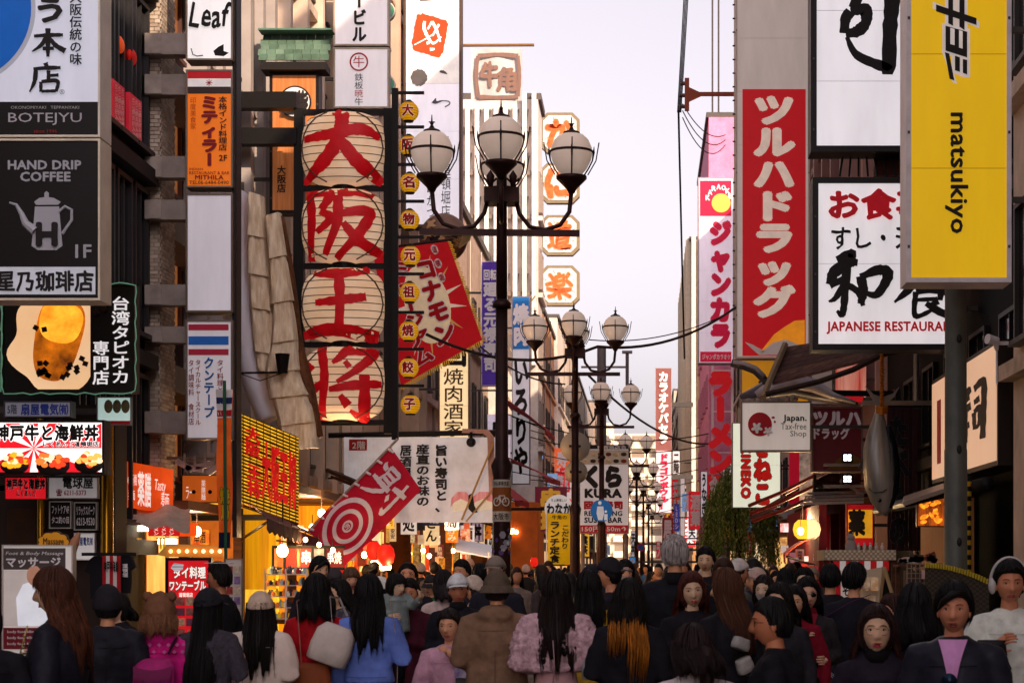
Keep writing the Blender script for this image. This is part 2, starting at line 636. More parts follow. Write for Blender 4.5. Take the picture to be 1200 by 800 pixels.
window_set(b1, -6.75, -1, [27.2, 28.9], [2.9, 4.9, 6.9, 8.9], 1.2, 1.1, mat('#5a3a34', .5), glassw, bars=2)
for z in (3.95, 5.95, 7.95, 9.95):
    MB().box(-6.75, -6.2, 26.55, 29.9, z, z+.35).build('balcony_slab', mat('#857970', .8, bump=.3), b1)

building('grey pipe-lined building behind the green-roofed sign', -1, -6.7, 30.05, 35.9, 17, '#a89c98', nw=3, ww=.9, pil=1.1, pipes=3, front=False, gl=glassb)
building('tall cream building behind the big paper lanterns', -1, -6.5, 36, 45.4, 21, '#d4bca8', nw=4, pil=1.6, pipes=3, gl=glassb)
building('tall tan building behind the long white scroll sign', -1, -6.2, 45.5, 55.9, 24, '#c0a490', nw=4, pil=1.8, pipes=2)
building('pale pink building above the purple vertical sign', -1, -6.1, 56, 66, 19.5, '#c7a9a2', nw=4, gl=glassb, pipes=3)
building('pale stepped building behind the white louvred tower', -1, -6.0, 83.3, 92.9, 14.5, '#cbb8a6', nw=5, pipes=3, gl=glassb)
building('narrow dim building beside the white louvred tower', -1, -6.1, 66.1, 79.9, 13.5, '#b09482', nw=5, pipes=2)
tw = building('white louvred tower behind the round lamp globes', -1, -4.15, 80, 83.2, 19.9, '#cdbfb6', nw=2, ww=.7, depth=5, pipes=0, fr='#8a7a70', gl=glassb, name='louvred_tower')
wf = mat('#e6dcd6', .5, var=.06)
for k in range(10):
    x = -7.7+k*.37
    MB().box(x, x+.16, 79.6, 79.92, 9.5, 19.6+(.5 if k > 7 else 0)).build('louvre', wf, tw)
for z in (12.2, 15.2, 16.9, 18.6):
    MB().box(-7.9, -4.3, 79.74, 79.86, z, z+.16).build('louvre_rail', mat('#7a6a60', .5), tw)
    for k in range(9):
        MB().bar((-7.6+k*.37, 79.95, z+.2), (-7.5+k*.37, 79.95, z+.9), .05).build('brace', mat('#5a4c46', .5), tw)
m = MB()
for i in range(26):
    a = Vector((-7.4+R.random()*3.2, 79.4+R.random()*.4, 8.6+R.random()*4.4)); b = a+Vector((R.uniform(-.9, .9), 0, R.uniform(-1.4, 1.4)))
    m.tube([a, b], .03, 5)
m.build('pipework', mat('#a88f74', .4, .4), tw)
building('cream building with orange shade beyond the louvred tower', -1, -5.6, 93, 112, 15.5, '#d3bda6', nw=7, pipes=3, front=True, gl=glassb)
building('orange-brown building behind the white grill sign', -1, -5.9, 112.2, 134, 16.5, '#b9825c', nw=7, pipes=2, front=True)
building('pale distant building on the left of the street', -1, -5.7, 134.3, 165, 18, '#d8c4b4', nw=9, pipes=2, front=True, gl=glassb)
building('grey distant building on the left beyond the lamp row', -1, -5.4, 165.3, 215, 17, '#b0a096', nw=12, pipes=2, front=True)
building('far brown building on the left near the end of the street', -1, -5.2, 215.4, 285, 19, '#9a8474', nw=14, pipes=0, front=True)
# right row
building('black-panelled restaurant building behind the hanging tuna', 1, 4.62, 24.4, 38.9, 22, '#0b0a0b', nw=6, ww=1.2, wh=1.2, fr='#141213', pipes=2, bump=.1, wk=dict(spec=.05))
building('cream stone corner building at the right edge', 1, 4.3, 17.5, 23.85, 21, '#c9b3a2', nw=3, fh=3.1, z0=4.2, pipes=1)
building('maroon-trimmed building behind the tall drugstore sign', 1, 4.7, 39, 56, 19, '#94706a', nw=7, pipes=3, pil=2.4)
building('pale grey building behind the lucky-cat karaoke sign', 1, 4.6, 56.2, 82, 16, '#b8aaa2', nw=9, pipes=3, gl=glassb)
building('grey building behind the red ramen letters', 1, 4.4, 82.2, 99.5, 15, '#a2988f', nw=6, pipes=3, gl=glassb)
pk = building('pink tower block above the drugstore sign', 1, 3.15, 100, 118, 23.6, '#d884a4', nw=5, depth=7, front=False, fr='#c27d92', ledges=False, gl=glassb, pipes=0)
for x in (3.35, 3.65):
    MB().tube([(x, 100.6, 23.5), (x, 100.6, 27.0+x)], .05, 6).build('mast', mat('#4a4040', .5), pk)
rb = building('tall ribbed building with cream vertical fins', 1, 3.2, 140, 178, 24, '#b0a290', nw=7, depth=8, ledges=False, pipes=0, name='ribbed_building')
for k in range(6):
    MB().box(3.22+k*.62, 3.5+k*.62, 139.3, 139.98, 0, 24.2).build('fin', mat('#d9c8b0', .6), rb)
for k in range(12):
    MB().box(2.86, 3.19, 140.4+k*3, 141.0+k*3, 0, 24.2).build('fin', mat('#d9c8b0', .6), rb)
building('brown building on the right beyond the ribbed building', 1, 3.4, 180, 235, 19, '#a08a7a', nw=12, front=True, pipes=2)
building('distant tan building closing the right of the street', 1, 3.4, 236, 290, 22, '#bba692', nw=12, front=True, pipes=0)
# the street goes on behind the viewpoint
building('plain tan building on the right behind the viewpoint', 1, 4.6, -22, 17.3, 17.5, '#a08c7c', nw=10, pipes=0, z0=7)
building('plain brown building on the left behind the viewpoint', -1, -7.4, -22, 17.3, 7.5, '#8c7668', nw=10, pipes=0, z0=7)
# end of the street: an apartment block with balconies
ab = thing('apartment_block', 'cream apartment block with rows of balconies at the end of the street', 'building', (-4, 335, 0))
MB().box(-15, 7.5, 330, 342, -.2, 23.2).build('wall', mat('#e3cfb4', .8, emit=0), ab)
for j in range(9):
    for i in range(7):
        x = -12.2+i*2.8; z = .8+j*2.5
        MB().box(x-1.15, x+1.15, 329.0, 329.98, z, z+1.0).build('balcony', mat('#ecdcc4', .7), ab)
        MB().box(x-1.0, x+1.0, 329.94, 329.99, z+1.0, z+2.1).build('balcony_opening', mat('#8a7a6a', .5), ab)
MB().box(-8, -5, 331, 338, 23.2, 25).build('stair_head', mat('#d8c6ae', .8), ab)
for lab, x0, x1, y, h, c in (('grey slab building far down the street left of the apartments', -26, -15.5, 320, 27, '#b8aaa4'),
                             ('tan office block far behind the street lamps on the right', 8, 24, 318, 26, '#c4b19c')):
    t = thing('distant_building', lab, 'building', ((x0+x1)/2, y+5, 0))
    MB().box(x0, x1, y, y+10, -.2, h).build('wall', mat(c, .8), t)
    window_set(t, y, 1, [x0+1.5+k*2.2 for k in range(int((x1-x0-2)/2.2))], [2+3*k for k in range(int(h/3.2))], 1.3, 1.5, mat('#8a7d76', .6), glassb, face='y')
# ---------------------------------------------------------------- signs, left side
BK, WH, RD = mat('#1a1412', .6, var=.05), mat('#e9e2e2', .5, var=.04), mat('#b3101c', .5, var=.1)
INK = mat('#241c1c', .6, var=.2, scale=20)
WARM = '#ead9c8'
# okonomiyaki box sign: blue disc, brush lettering, black foot
t = sign('tall pale blue-disc okonomiyaki sign with black lettered foot', (-75, -25, 118, 161), 18, .36, '#c3c3d0', '#f0e2d0', 2.5, emit=.32, side=None, metal=0)
MB().box(*(lambda a, b: (a.x, b.x, 17.984, 18.0, a.z, b.z))(P(-72, 159, 18), P(115, 120, 18))).build('lower_panel', mat('#171312', .4), t)
m = MB(); c = P(-50, 10, 18)
for k, (r_, mm, y) in enumerate(((92, '#8d8c96', 17.993), (87, '#064a94', 17.989))):
    m = MB(); rr = r_*18/F
    pts = [Vector((c.x+rr*math.cos(a), y, c.z+rr*math.sin(a))) for a in [2*PI*i/64 for i in range(64)]]
    m.prism([p for p in pts][::-1], [p+Vector((0, .003, 0)) for p in pts][::-1])
    # keep the disc inside the board
    m.v = [(max(p[0], P(-71, 0, 18).x), p[1], min(p[2], P(0, -22, 18).z)) for p in m.v]
    m.build('blue_disc' if k else 'disc_rim', mat(mm, .35, emit=.35), t)
text(t, 'ぢゅう', (40, -68, 78, 28), 17.985, INK, bold=.05, vert=True, wob=.012)
brush(t, [[(.08, .28, .03), (.5, .25, .04), (.95, .24, .03)], [(.5, .02, .05), (.5, .5, .045), (.5, .97, .03)], [(.48, .28, .045), (.3, .58, .04), (.02, .8, .012)], [(.5, .28, .03), (.72, .58, .045), (1.02, .78, .05)], [(.34, .7, .035), (.68, .69, .035)]], (37, 33, 76, 68), 17.985, INK)
brush(t, [[(.5, .0, .05), (.55, .14, .03)], [(.12, .2, .03), (.55, .17, .04), (.98, .16, .03)], [(.2, .2, .04), (.16, .6, .04), (0, .95, .015)], [(.6, .25, .035), (.6, .6, .035)], [(.62, .42, .03), (.92, .4, .03)], [(.36, .62, .035), (.36, .95, .03)], [(.38, .62, .03), (.88, .6, .04), (.84, .94, .03)], [(.38, .93, .03), (.84, .92, .03)]], (35, 74, 72, 110), 17.985, INK)
text(t, '®', (70, 105, 76, 111), 17.985, INK, bold=0)
text(t, '大阪伝統の味', (82, -10, 96, 77), 17.985, INK, bold=.02, vert=True)
text(t, 'OKONOMIYAKI   TEPPANYAKI', (13, 124.5, 93, 128), 17.982, mat('#b9b3b3', .5), bold=.003)
text(t, 'BOTEJYU', (10, 132.5, 96, 147), 17.982, mat('#c2bdc2', .5), bold=-.004)
text(t, 'since 1946', (40, 152, 67, 156), 17.982, mat('#b0281e', .5), bold=.005)
# coffee sign
t = sign('dark hand drip coffee box sign with white coffee pot', (-75, 163, 118, 352), 18, .36, '#1a1313', '#f0dfc4', 2.5, emit=.02, metal=0)
MB().box(*(lambda a, b: (a.x, b.x, 17.984, 18.0, a.z, b.z))(P(-72, 345, 18), P(112, 313, 18))).build('lower_panel', mat('#a9a8b0', .4, emit=.3), t)
GW = mat('#b5b4bb', .5, var=.03)
text(t, 'HAND DRIP', (10, 188.5, 95, 198.5), 17.99, GW, bold=.035)
text(t, 'COFFEE', (24.5, 202, 82.5, 212.5), 17.99, GW, bold=.035)
m = MB()
def poly(mb, pts, Y, off=0, th=.01):
    q = [P(a, b, Y)-Vector((0, off, 0)) for a, b in pts]
    mb.prism(q, [p+Vector((0, th, 0)) for p in q])
poly(m, [(41, 242), (69, 242), (73, 288), (66, 293), (44, 293), (37, 288)], 17.988)
poly(m, [(42, 240), (68, 240), (71, 236.5), (63, 232), (57, 231), (57, 226), (54.5, 224), (52, 226), (52, 231), (46, 232), (40, 236.5)], 17.988)
m.tube([P(41, 271, 17.985), P(30, 262, 17.985), P(25, 250, 17.985), P(19, 240, 17.985), P(11, 237.5, 17.985)], [.045, .035, .022, .014, .008], 8)
m.tube([P(69, 248, 17.985), P(76, 242, 17.985), P(84, 246, 17.985), P(84, 258, 17.985), P(73, 274, 17.985)], .014, 8)
m.build('coffee_pot_emblem', GW, t)
text(t, 'H', (44, 262, 66, 287), 17.978, mat('#231b1b', .5), bold=.05)
text(t, '1F', (89, 287, 107, 302), 17.99, GW, bold=.02)
text(t, '星乃珈琲店', (-3, 318, 109, 341), 17.98, INK, bold=.035, wob=.02)
# tapioca tea sign
t = sign('black tapioca tea sign with amber drink picture and green rope light', (3, 333, 158, 460), 21, .2, '#16130f', '#1d1a18', 1.5, emit=.0, reach=-6.25, side='L', arms=2)
m = MB()
pts = [(min(106, max(6, 66+52*math.cos(a)*(1+.10*math.sin(a*5)+.06*math.sin(a*9+1)))), min(456, max(336, 398+66*math.sin(a)*(1+.08*math.cos(a*7))))) for a in [k*PI/36 for k in range(72)]]
poly(m, pts, 21, .012); m.build('milk_splash_print', mat('#d8a878', .5, emit=.45, c2='#e6be94', scale=2), t)
m = MB(); 
def sup(cx, cy, rx_, ry_, rot, ex=.75, taper=.0, n=40):
    o_ = []
    for k in range(n):
        a = 2*PI*k/n; x = rx_*math.copysign(abs(math.cos(a))**ex, math.cos(a)); y = ry_*math.copysign(abs(math.sin(a))**ex, math.sin(a)); x *= 1-taper*y/ry_
        o_.append((cx+x*math.cos(rot)-y*math.sin(rot), cy+x*math.sin(rot)+y*math.cos(rot)))
    return o_
poly(m, sup(68, 398, 27, 49, .22, .7, .14), 21, .02)
m.build('drink_glass_print', mat('#c4650c', .3, emit=.6, c2='#3a1606', scale=4, var=.3), t)
m = MB(); poly(m, sup(72, 378, 25, 24, .22, .75, .06), 21, .026)
m.build('tea_foam_print', mat('#eda02c', .3, emit=.8, c2='#b8640c', scale=6), t)
pm = mat('#2a120a', .3)
for i, (x, y) in enumerate([(44+R.random()*48, 425+R.random()*18) for _ in range(14)]+[(112, 366), (122, 362), (42, 384), (52, 386), (96, 420), (100, 426), (46, 438)]):
    M_ = Matrix.Rotation(R.random()*3, 3, 'Y')
    MB().obox(P(x, y, 20.96), .05, .02, .05, M_).build('tapioca_cube', pm, t)
text(t, '台湾タピオカ', (131, 347, 152, 450), 20.985, mat('#ddd8d8', .5, emit=.4), bold=.02, vert=True)
text(t, '専門店', (109, 399, 128, 451), 20.985, mat('#ddd8d8', .5, emit=.4), bold=.02, vert=True)
rope = []
for i in range(60):
    s_ = i/59*4; e = s_ % 1
    x, y = ((3+155*e, 332), (159, 332+129*e), (158-155*e, 461), (2, 460-128*e))[min(3, int(s_))]
    rope.append(P(x+math.sin(i*2.1), y+math.cos(i*2.6)*1.2, 20.93))
MB().tube(rope, .007, 5).build('rope_light', mat('#6aa080', .4, emit=.15), t)
# electric company box and poster under it
t = sign('small grey electrician box sign with blue lettering', (5, 470, 84, 489), 20.5, .15, '#8f8c9c', '#55504e', 1.5, emit=.15, side='L', arms=1, reach=-6.6)
text(t, '5階', (9, 474, 20, 485), 20.49, BK, bold=.01); text(t, '扇屋電気㈲', (25, 473, 80, 486), 20.49, mat('#243a9c', .5), bold=.03)
t = sign('pale mint menu poster with three round bowls', (114, 465, 154, 498), 21.2, .05, '#b9d4cc', '#8a8f8c', 1, emit=.35, side='L', arms=1, reach=-6.25, rough=.5)
for x in (127, 137, 147):
    MB().ball(P(x, 476, 21.19), .045, .01, .07).build('bowl_print', mat('#3f5a46', .5, c2='#8c6a3a', scale=30), t)
MB().box(*(lambda a, b: (a.x, b.x, 21.17, 21.19, a.z, b.z))(P(115, 497, 21.2), P(153, 493, 21.2))).build('red_strip', RD, t)
# beef and seafood bowl sign
t = sign('lit red and white beef and seafood bowl sign in black frame', (-40, 492, 123, 556), 20, .22, '#e8e0dc', '#181414', 3, emit=.9, side='L', arms=1, reach=-6.6)
m = MB()
for k in range(9):
    a0 = -2.9+k*.34; c_ = (40, 525)
    def cl(a):
        x, y = c_[0]+150*math.cos(a), c_[1]+150*math.sin(a)
        s = min(1, (119-c_[0])/abs(x-c_[0]) if x > c_[0] else (c_[0]+36)/abs(x-c_[0]), 29/abs(y-c_[1]) if abs(y-c_[1]) > 1e-6 else 1)
        return (c_[0]+(x-c_[0])*s, c_[1]+(y-c_[1])*s)
for k in range(18):
    a0 = k*2*PI/18
    if k % 2: poly(m, [c_, cl(a0), cl(a0+PI/9)], 20, .01+.0003*k)
m.build('red_rays', mat('#c81420', .4, emit=.7), t)
text(t, '神戸牛と海鮮丼', (-5, 498, 115, 516), 19.975, BK, bold=.05, outline=mat('#f0ebe8', .5, emit=.8), ow=.05, wob=.01)
text(t, 'にくあんど道頓堀店', (51, 517, 116, 523), 19.97, BK, bold=.04, outline=mat('#f0ebe8', .5, emit=.8), ow=.05)
for (x, y, r_, cc) in ((17, 541, 17, '#f2971a'), (62, 541, 20, '#ee6a28'), (104, 540, 17, '#e8a14c')):
    b = MB().ball(P(x, y+4, 19.98), r_*20/F, .012, r_*.62*20/F, n=20).build('bowl_print', mat('#1c1210', .4), t)
    m = MB()
    for k in range(26):
        a = R.random()*2*PI; q = R.random()**.5
        m.mi = R.choice((0, 0, 1, 2)); m.ball(P(x+q*r_*.9*math.cos(a), y-2+q*r_*.45*math.sin(a), 19.955+.01*R.random()), .035, .008, .026, n=7, m=5)
    m.build('topping_print', [mat(cc, .4, emit=.8), mat('#d43a1c', .4, emit=.7), mat('#f0c9a0', .4, emit=.8)], t)
t = sign('small red bowl poster under the lit bowl sign', (6, 559, 55, 585), 20.4, .05, '#c81420', '#6a1414', .8, emit=.5, side='L', arms=1, reach=-6.7)
text(t, '神戸牛と海鮮丼', (8, 561, 53, 573), 20.39, BK, bold=.04, outline=WH, ow=.05); text(t, 'にくあんど', (20, 574, 42, 581), 20.385, BK, bold=.03, outline=WH, ow=.04)
t = sign('small white light-bulb shop sign with phone number', (57, 559, 115, 584), 20.4, .05, '#bdb4b4', '#7a716c', .8, emit=.15, side='L', arms=1, reach=-6.7)
text(t, '電球屋', (74, 558, 109, 572), 20.39, BK, bold=.03); text(t, '☎ 6211-5373', (66, 573, 101, 581), 20.39, mat('#9c1c34', .5), bold=.03)
# storefront wall with brass columns and small directory plates
kw = thing('shopfront', 'brown shopfront wall with brass columns and floor directory', 'shop', (-7, 22, 0))
MB().box(-9.5, -5.62, 21.75, 22.25, 0, 3.35).build('wall', mat('#33241c', .7, bump=.2), kw)
for (a, b) in ((43, 52), (118, 133)):
    p, q = P(a, 0, 21.6), P(b, 0, 21.6)
    MB().tube([((p.x+q.x)/2, 21.6, 0), ((p.x+q.x)/2, 21.6, 3.3)], (q.x-p.x)/2, 16).build('brass_column', mat('#c9962e', .22, .9, c2='#5a3c10', scale=3, st=(6, 6, .3)), kw, smooth=40)
MB().box(P(8, 0, 21.7).x, P(42, 0, 21.7).x, 21.70, 21.745, 0, 2.25).build('door', mat('#1a100c', .35, c2='#4a2a14', scale=2), kw)
for i, (bx, lab, tx, c1, c2) in enumerate((((58, 587, 84, 619), 'black foot care plate with white lettering, left of two', ('フットケア4F', 'タコ釣の目'), '#15110f', WH), ((87, 588, 114, 621), 'black relaxation plate with white lettering, right of two', ('リラックスパーク', '6213-9530'), '#15110f', WH), ((87, 624, 112, 656), 'blank white directory plate with blue lettering', ('扇屋電気㈲', ''), '#cfc8c6', mat('#2a3c8a', .5)))):
    t = sign(lab, bx, 21.65, .05, c1, '#d8cfc6', 1.2, emit=.12 if i < 2 else .25, cat='sign plate', name='directory_plate')
    h_ = bx[3]-bx[1]
    text(t, tx[0], (bx[0]+3, bx[1]+5, bx[2]-3, bx[1]+h_*.46), 21.64, c2, bold=.03)
    if tx[1]: text(t, tx[1], (bx[0]+3, bx[1]+h_*.56, bx[2]-3, bx[3]-6), 21.64, c2, bold=.03)
# massage board
t = sign('massage signboard with photo of a smiling therapist in white', (3, 638, 86, 806), 15, .08, '#d7cdc8', '#c5bab2', 1.5, emit=.2, rough=.3)
MB().box(*(lambda a, b: (a.x, b.x, 14.985, 15.0, a.z, b.z))(P(5, 667, 15), P(77, 642, 15))).build('header_panel', mat('#4b4140', .4, emit=.05), t)
text(t, 'Foot & Body Massage', (7, 646, 74, 651), 14.975, mat('#ded7d4', .5), bold=.01, shear=.2); text(t, 'マッサージ', (8, 653, 71, 664), 14.975, WH, bold=.04)
MB().box(*(lambda a, b: (a.x, b.x, 14.985, 15.0, a.z, b.z))(P(5, 733, 15), P(77, 668, 15))).build('photo_print', mat('#bbafaa', .4, emit=.2), t)
m = MB(); poly(m, [(20, 700), (28, 684), (38, 681), (52, 684), (58, 700), (56, 733), (22, 733)], 15, .022); m.build('therapist_body_print', mat('#dfe0e8', .5, emit=.25), t)
MB().ball(P(40, 674, 14.975), .055, .006, .075).build('therapist_face_print', mat('#c08a70', .5, emit=.15), t)
MB().box(*(lambda a, b: (a.x, b.x, 14.98, 15.0, a.z, b.z))(P(5, 760, 15), P(77, 735, 15))).build('price_panel', mat('#7c1a26', .4), t)
for k in range(3): text(t, 'body foot 60min ¥2980', (9, 738+k*7, 60, 742+k*7), 14.97, WH, bold=.01)
mas = thing('massage_cloud_sign', 'orange cloud-shaped massage sign with hand above the board', 'sign', tuple(P(64, 650, 15.1)))
pts = [(63+(17.5+1.8*abs(math.cos(a*4.5)))*math.cos(a), 635+(11.5+1.8*abs(math.cos(a*4.5)))*math.sin(a)) for a in [i*2*PI/72 for i in range(72)]]
m = MB(); poly(m, pts, 15.1, 0, .03); m.build('cloud_rim', mat('#3a2414', .5), mas)
pts2 = [(63+(x-63)*.93, 635+(y-635)*.9) for x, y in pts]
m = MB(); poly(m, pts2, 15.1, .012, .02); m.build('cloud_panel', mat('#c8861c', .4, emit=.1), mas)
text(mas, 'Massage', (51, 630, 75, 640), 15.08, mat('#3a1c10', .5), bold=.02)
m = MB(); m.tube([P(78, 660, 15.1), P(84, 646, 15.1), P(88, 634, 15.1), P(93, 624, 15.1)], [.02, .035, .035, .012], 8); m.build('hand_cutout', mat('#b07a5c', .6), mas, smooth=True)

# sign tower: beams carrying four stacked box signs
tower = thing('sign_tower', 'grey steel bracket beams carrying the column of box signs', 'bracket', tuple(P(245, 520, 25.6)))
bm_ = mat('#8c7f78', .6, .1, scale=3, bump=.3, var=.3)
for (ya, yb) in ((40, 65), (88, 112), (184, 209), (235, 258), (334, 358), (383, 402), (482, 508)):
    a, b = P(171, yb, 25.5), P(219, ya, 25.5)
    MB().box(a.x, b.x, 25.45, 25.68, a.z, b.z).build('beam', bm_, tower)
    MB().box(a.x, a.x+.21, 25.432, 25.45, a.z+.01, b.z-.01).build('bracket_plate', mat('#9a8c84', .6, .1, var=.3), tower)
MB().box(P(276, 0, 25.7).x, P(281, 0, 25.7).x, 25.5, 25.8, 2.0, 9.5).build('upright', mat('#221c1c', .5, .3), tower)
t = sign('white box sign with black cursive leaf script, top of the stack', (218, -60, 273, 71), 25.4, .3, '#e6e0de', '#8d7c6c', 2, emit=.42)
text(t, 'Leaf', (222, 4, 266, 32), 25.38, BK, bold=.02, shear=.25, wob=.03)
m = MB()
for c_ in (((224, 57), (226, 64), (231, 66), (238, 65)), ((250, 60), (256, 55), (262, 52), (262, 60), (268, 62), (262, 66), (252, 65))):
    if len(c_) == 4: m.tube([P(x, y, 25.385) for x, y in c_], .006, 5)
    else: poly(m, c_, 25.39)
m.build('bird_emblem', BK, t)
t = sign('orange Indian restaurant box sign with red, white and black stripes', (218, 82, 273, 220), 25.4, .3, '#e06e10', '#7a6a5c', 2, emit=.28)
xf = lambda a, b, y=25.385: P(a, b, y)
for (y0, y1, c_) in ((84, 92.5, '#b3101c'), (92.5, 102, '#e4dcd8'), (102, 110, '#2c1c18')):
    a, b = P(220.3, y1, 25.4), P(270.7, y0, 25.4)
    MB().box(a.x, b.x, 25.388, 25.396, a.z, b.z).build('stripe', mat(c_, .4, emit=.15), t)
m = MB()
for k in range(8):
    a = k*PI/4; m.tube([P(245, 97.2, 25.38), P(245+4*math.cos(a), 97.2+4*math.sin(a), 25.38)], .004, 4)
m.build('wheel_emblem', RD, t)
MRN = mat('#8c1218', .5)
text(t, 'ミティラー', (236, 112, 255, 196), 25.385, MRN, bold=.07, vert=True)
text(t, '本格インド料理店', (256.5, 113, 266, 177), 25.385, mat('#3a1410', .5), bold=.025, vert=True); text(t, '2F', (257, 182, 266, 188.5), 25.385, mat('#3a1410', .5), bold=.03)
text(t, '印度美食家', (223, 114, 230, 152), 25.385, mat('#b4400c', .5), bold=0, vert=True)
text(t, 'INDIAN', (222, 197, 238, 199.5), 25.385, MRN, bold=.01); text(t, 'RESTAURANT & BAR', (222, 201, 269, 204.5), 25.385, MRN, bold=.01)
text(t, 'MITHILA', (229, 205.5, 262, 210.5), 25.385, MRN, bold=.03); text(t, 'TEL06-6484-0490', (222, 212, 268, 216), 25.385, mat('#3a1410', .5), bold=.01)
t = sign('blank white box sign in the middle of the stack', (218, 227, 273, 366), 25.4, .3, '#cdc5cc', '#6f5c50', 2.2, emit=.22)
t = sign('Thai restaurant box sign with red, white and blue stripes', (218, 375, 273, 515), 25.4, .3, '#c9c0c4', '#7a6a60', 2.2, emit=.2)
for (y0, y1, c_) in ((380, 387, '#8e1c30'), (394, 404, '#1c4f94'), (409, 416, '#8e1c30')):
    a, b = P(221, y1, 25.4), P(268, y0, 25.4)
    MB().box(a.x, b.x, 25.388, 25.396, a.z, b.z).build('stripe', mat(c_, .4, emit=.15), t)
text(t, 'クンテープ', (239, 418, 251, 490), 25.385, mat('#1c5aa0', .5), bold=.035, vert=True)
text(t, 'タイ料理とグルメの店', (254.5, 421, 262, 500), 25.385, MRN, bold=.015, vert=True)
text(t, 'タイカルチャースクール', (229, 421, 235.5, 498), 25.385, MRN, bold=.015, vert=True); text(t, 'タイ調味料 食材店', (221, 421, 227.5, 498), 25.385, MRN, bold=.015, vert=True)

# wooden sign with green shingled roof
t = sign('wooden bean-shop sign under a small green shingled roof', (316, 85, 374, 250), 34, .35, '#c77e4a', '#1b1513', 3.5, emit=.1, side='L', arms=2, reach=-6.7, facekw=dict(c2='#a8602e', scale=3, st=(9, 1, .5)))
c = P(346, 120, 33.96); rr = 19*34/F
MB().lathe([(rr, 0), (rr, .03)], c, 32, M=Matrix.Rotation(PI/2, 3, 'X')).build('round_emblem', mat('#241a1a', .5), t)
MB().lathe([(rr*.9, .03), (rr*.9, .034)], c, 32, M=Matrix.Rotation(PI/2, 3, 'X')).build('emblem_disc', WH, t)
text(t, '豆柴', (331, 107, 361, 133), 33.9, mat('#241a1a', .5), bold=.045)
text(t, '大阪店', (325, 194, 335, 226), 33.98, mat('#2a1610', .5), bold=.03, vert=True); text(t, 'MAMESHIBA CAFE', (360, 139, 366, 226), 33.98, mat('#5a3420', .5), bold=.0, vert=True)
for i in range(5):
    for k in range(8):
        x0 = 305+k*10.3-(2 if i % 2 else 0); y0 = 36+i*7.4
        a, b = P(x0, y0+8.2, 34), P(x0+9.8, y0, 34)
        o_ = MB(); yy = 34.25-i*.10
        q = [Vector((a.x, yy-.03, a.z)), Vector((b.x, yy-.03, a.z)), Vector((b.x, yy+.03, b.z)), Vector((a.x, yy+.03, b.z))]
        o_.prism(q, [p+Vector((0, .03, -.004)) for p in q]); o_.build('shingle', mat(R.choice(('#5b7463', '#526a5a', '#667e6d')), .8, bump=.3, var=.3), t)
MB().box(P(303, 0, 34).x, P(389, 0, 34).x, 33.95, 34.3, P(0, 36, 34).z, P(0, 34, 34).z).build('roof_ridge', mat('#5a7a6a', .7), t)
MB().box(P(308, 0, 34).x, P(384, 0, 34).x, 33.8, 34.3, P(0, 85, 34).z, P(0, 76, 34).z).build('eave_beam', mat('#1b1513', .6), t)
# white stacked plates with katakana
t = sign('upper white building-name plate with bold katakana', (391, -60, 456, 54), 40, .25, '#d8d0d4', '#a89a8c', 2, emit=.3, side='L', arms=1, reach=-6.5)
text(t, 'コービル', (413, -28, 429, 50), 39.98, BK, bold=.045, vert=True)
t = sign('lower white plate with red ring crest and four small kanji', (391, 56, 456, 127), 40, .25, '#d8d0d4', '#a89a8c', 2, emit=.3, side='L', arms=1, reach=-6.5)
m = MB(); c = P(420.5, 72.5, 39.97); rr = 10*40/F
m.tube([c+Vector((rr*math.cos(a), 0, rr*math.sin(a))) for a in [k*2*PI/32 for k in range(33)]], .016, 5); m.build('ring_crest', RD, t)
text(t, '牛', (414, 66, 427, 79), 39.98, RD, bold=.0); text(t, '鉄板', (415.5, 86, 425.5, 105), 39.98, BK, bold=.0, vert=True)
text(t, '暁', (415.5, 105, 425.5, 114.5), 39.98, RD, bold=0, vert=True); text(t, '牛', (415.5, 114.5, 425.5, 124), 39.98, BK, bold=0, vert=True)
# half-round green lamps on the edge of the next building
for y_ in (13, 99):
    t = thing('wall_lamp', 'green half-round wall lamp beside the %s white plate' % ('upper' if y_ < 50 else 'lower'), 'lamp', tuple(P(453, y_+13, 40.6)))
    rr = 12*40.6/F; c = P(451, y_, 40.6)
    arc = [c+Vector((rr*math.sin(a), 0, rr*math.cos(a))) for a in [k*PI/14 for k in range(15)]]
    MB().prism(arc, [p+Vector((0, .12, 0)) for p in arc]).build('lamp_body', mat('#d6cabb', .5), t)
    arc2 = [c+(p-c)*.8+Vector((.02, -.015, 0)) for p in arc]
    MB().prism(arc2, [p+Vector((0, .014, 0)) for p in arc2]).build('green_glass', mat('#4c8468', .3, emit=.15), t)
# long white scroll sign
t = sign('very tall white scroll sign with orange-red seal and brush marks', (473, -70, 541, 266), 50, .4, '#dcd5de', '#5a4436', 3, emit=.42, side='L', arms=3, reach=-6.2)
a, b = P(476, 98, 50), P(538, -66, 50)
MB().box(a.x, b.x, 49.975, 49.99, a.z, b.z).build('painted_sunlight', mat('#dfd6d2', .5, emit=.3), t)  # warmer white sheet paints the sunlit part above the shadow edge
cc = P(503, 41, 50)
xfq = quad(P(489, 14, 49.96), P(526, 25, 49.96), P(481, 58, 49.96))
m = MB(); pts = []
for k in range(48):
    s_ = k/48*4; e = s_ % 1; u, v = ((e, 0), (1, e), (1-e, 1), (0, 1-e))[int(s_)]
    j = .03*math.sin(k*2.3)*math.cos(k*1.1); u = .5+(u-.5)*(1+j); v = .5+(v-.5)*(1+j)
    if abs(u-.5) > .42 and abs(v-.5) > .42: u = .5+(u-.5)*.9; v = .5+(v-.5)*.9
    pts.append(xfq(u, v))
m.prism(pts, [p+Vector((0, .01, 0)) for p in pts]); m.build('red_seal', mat('#e03c14', .5, emit=.4), t)
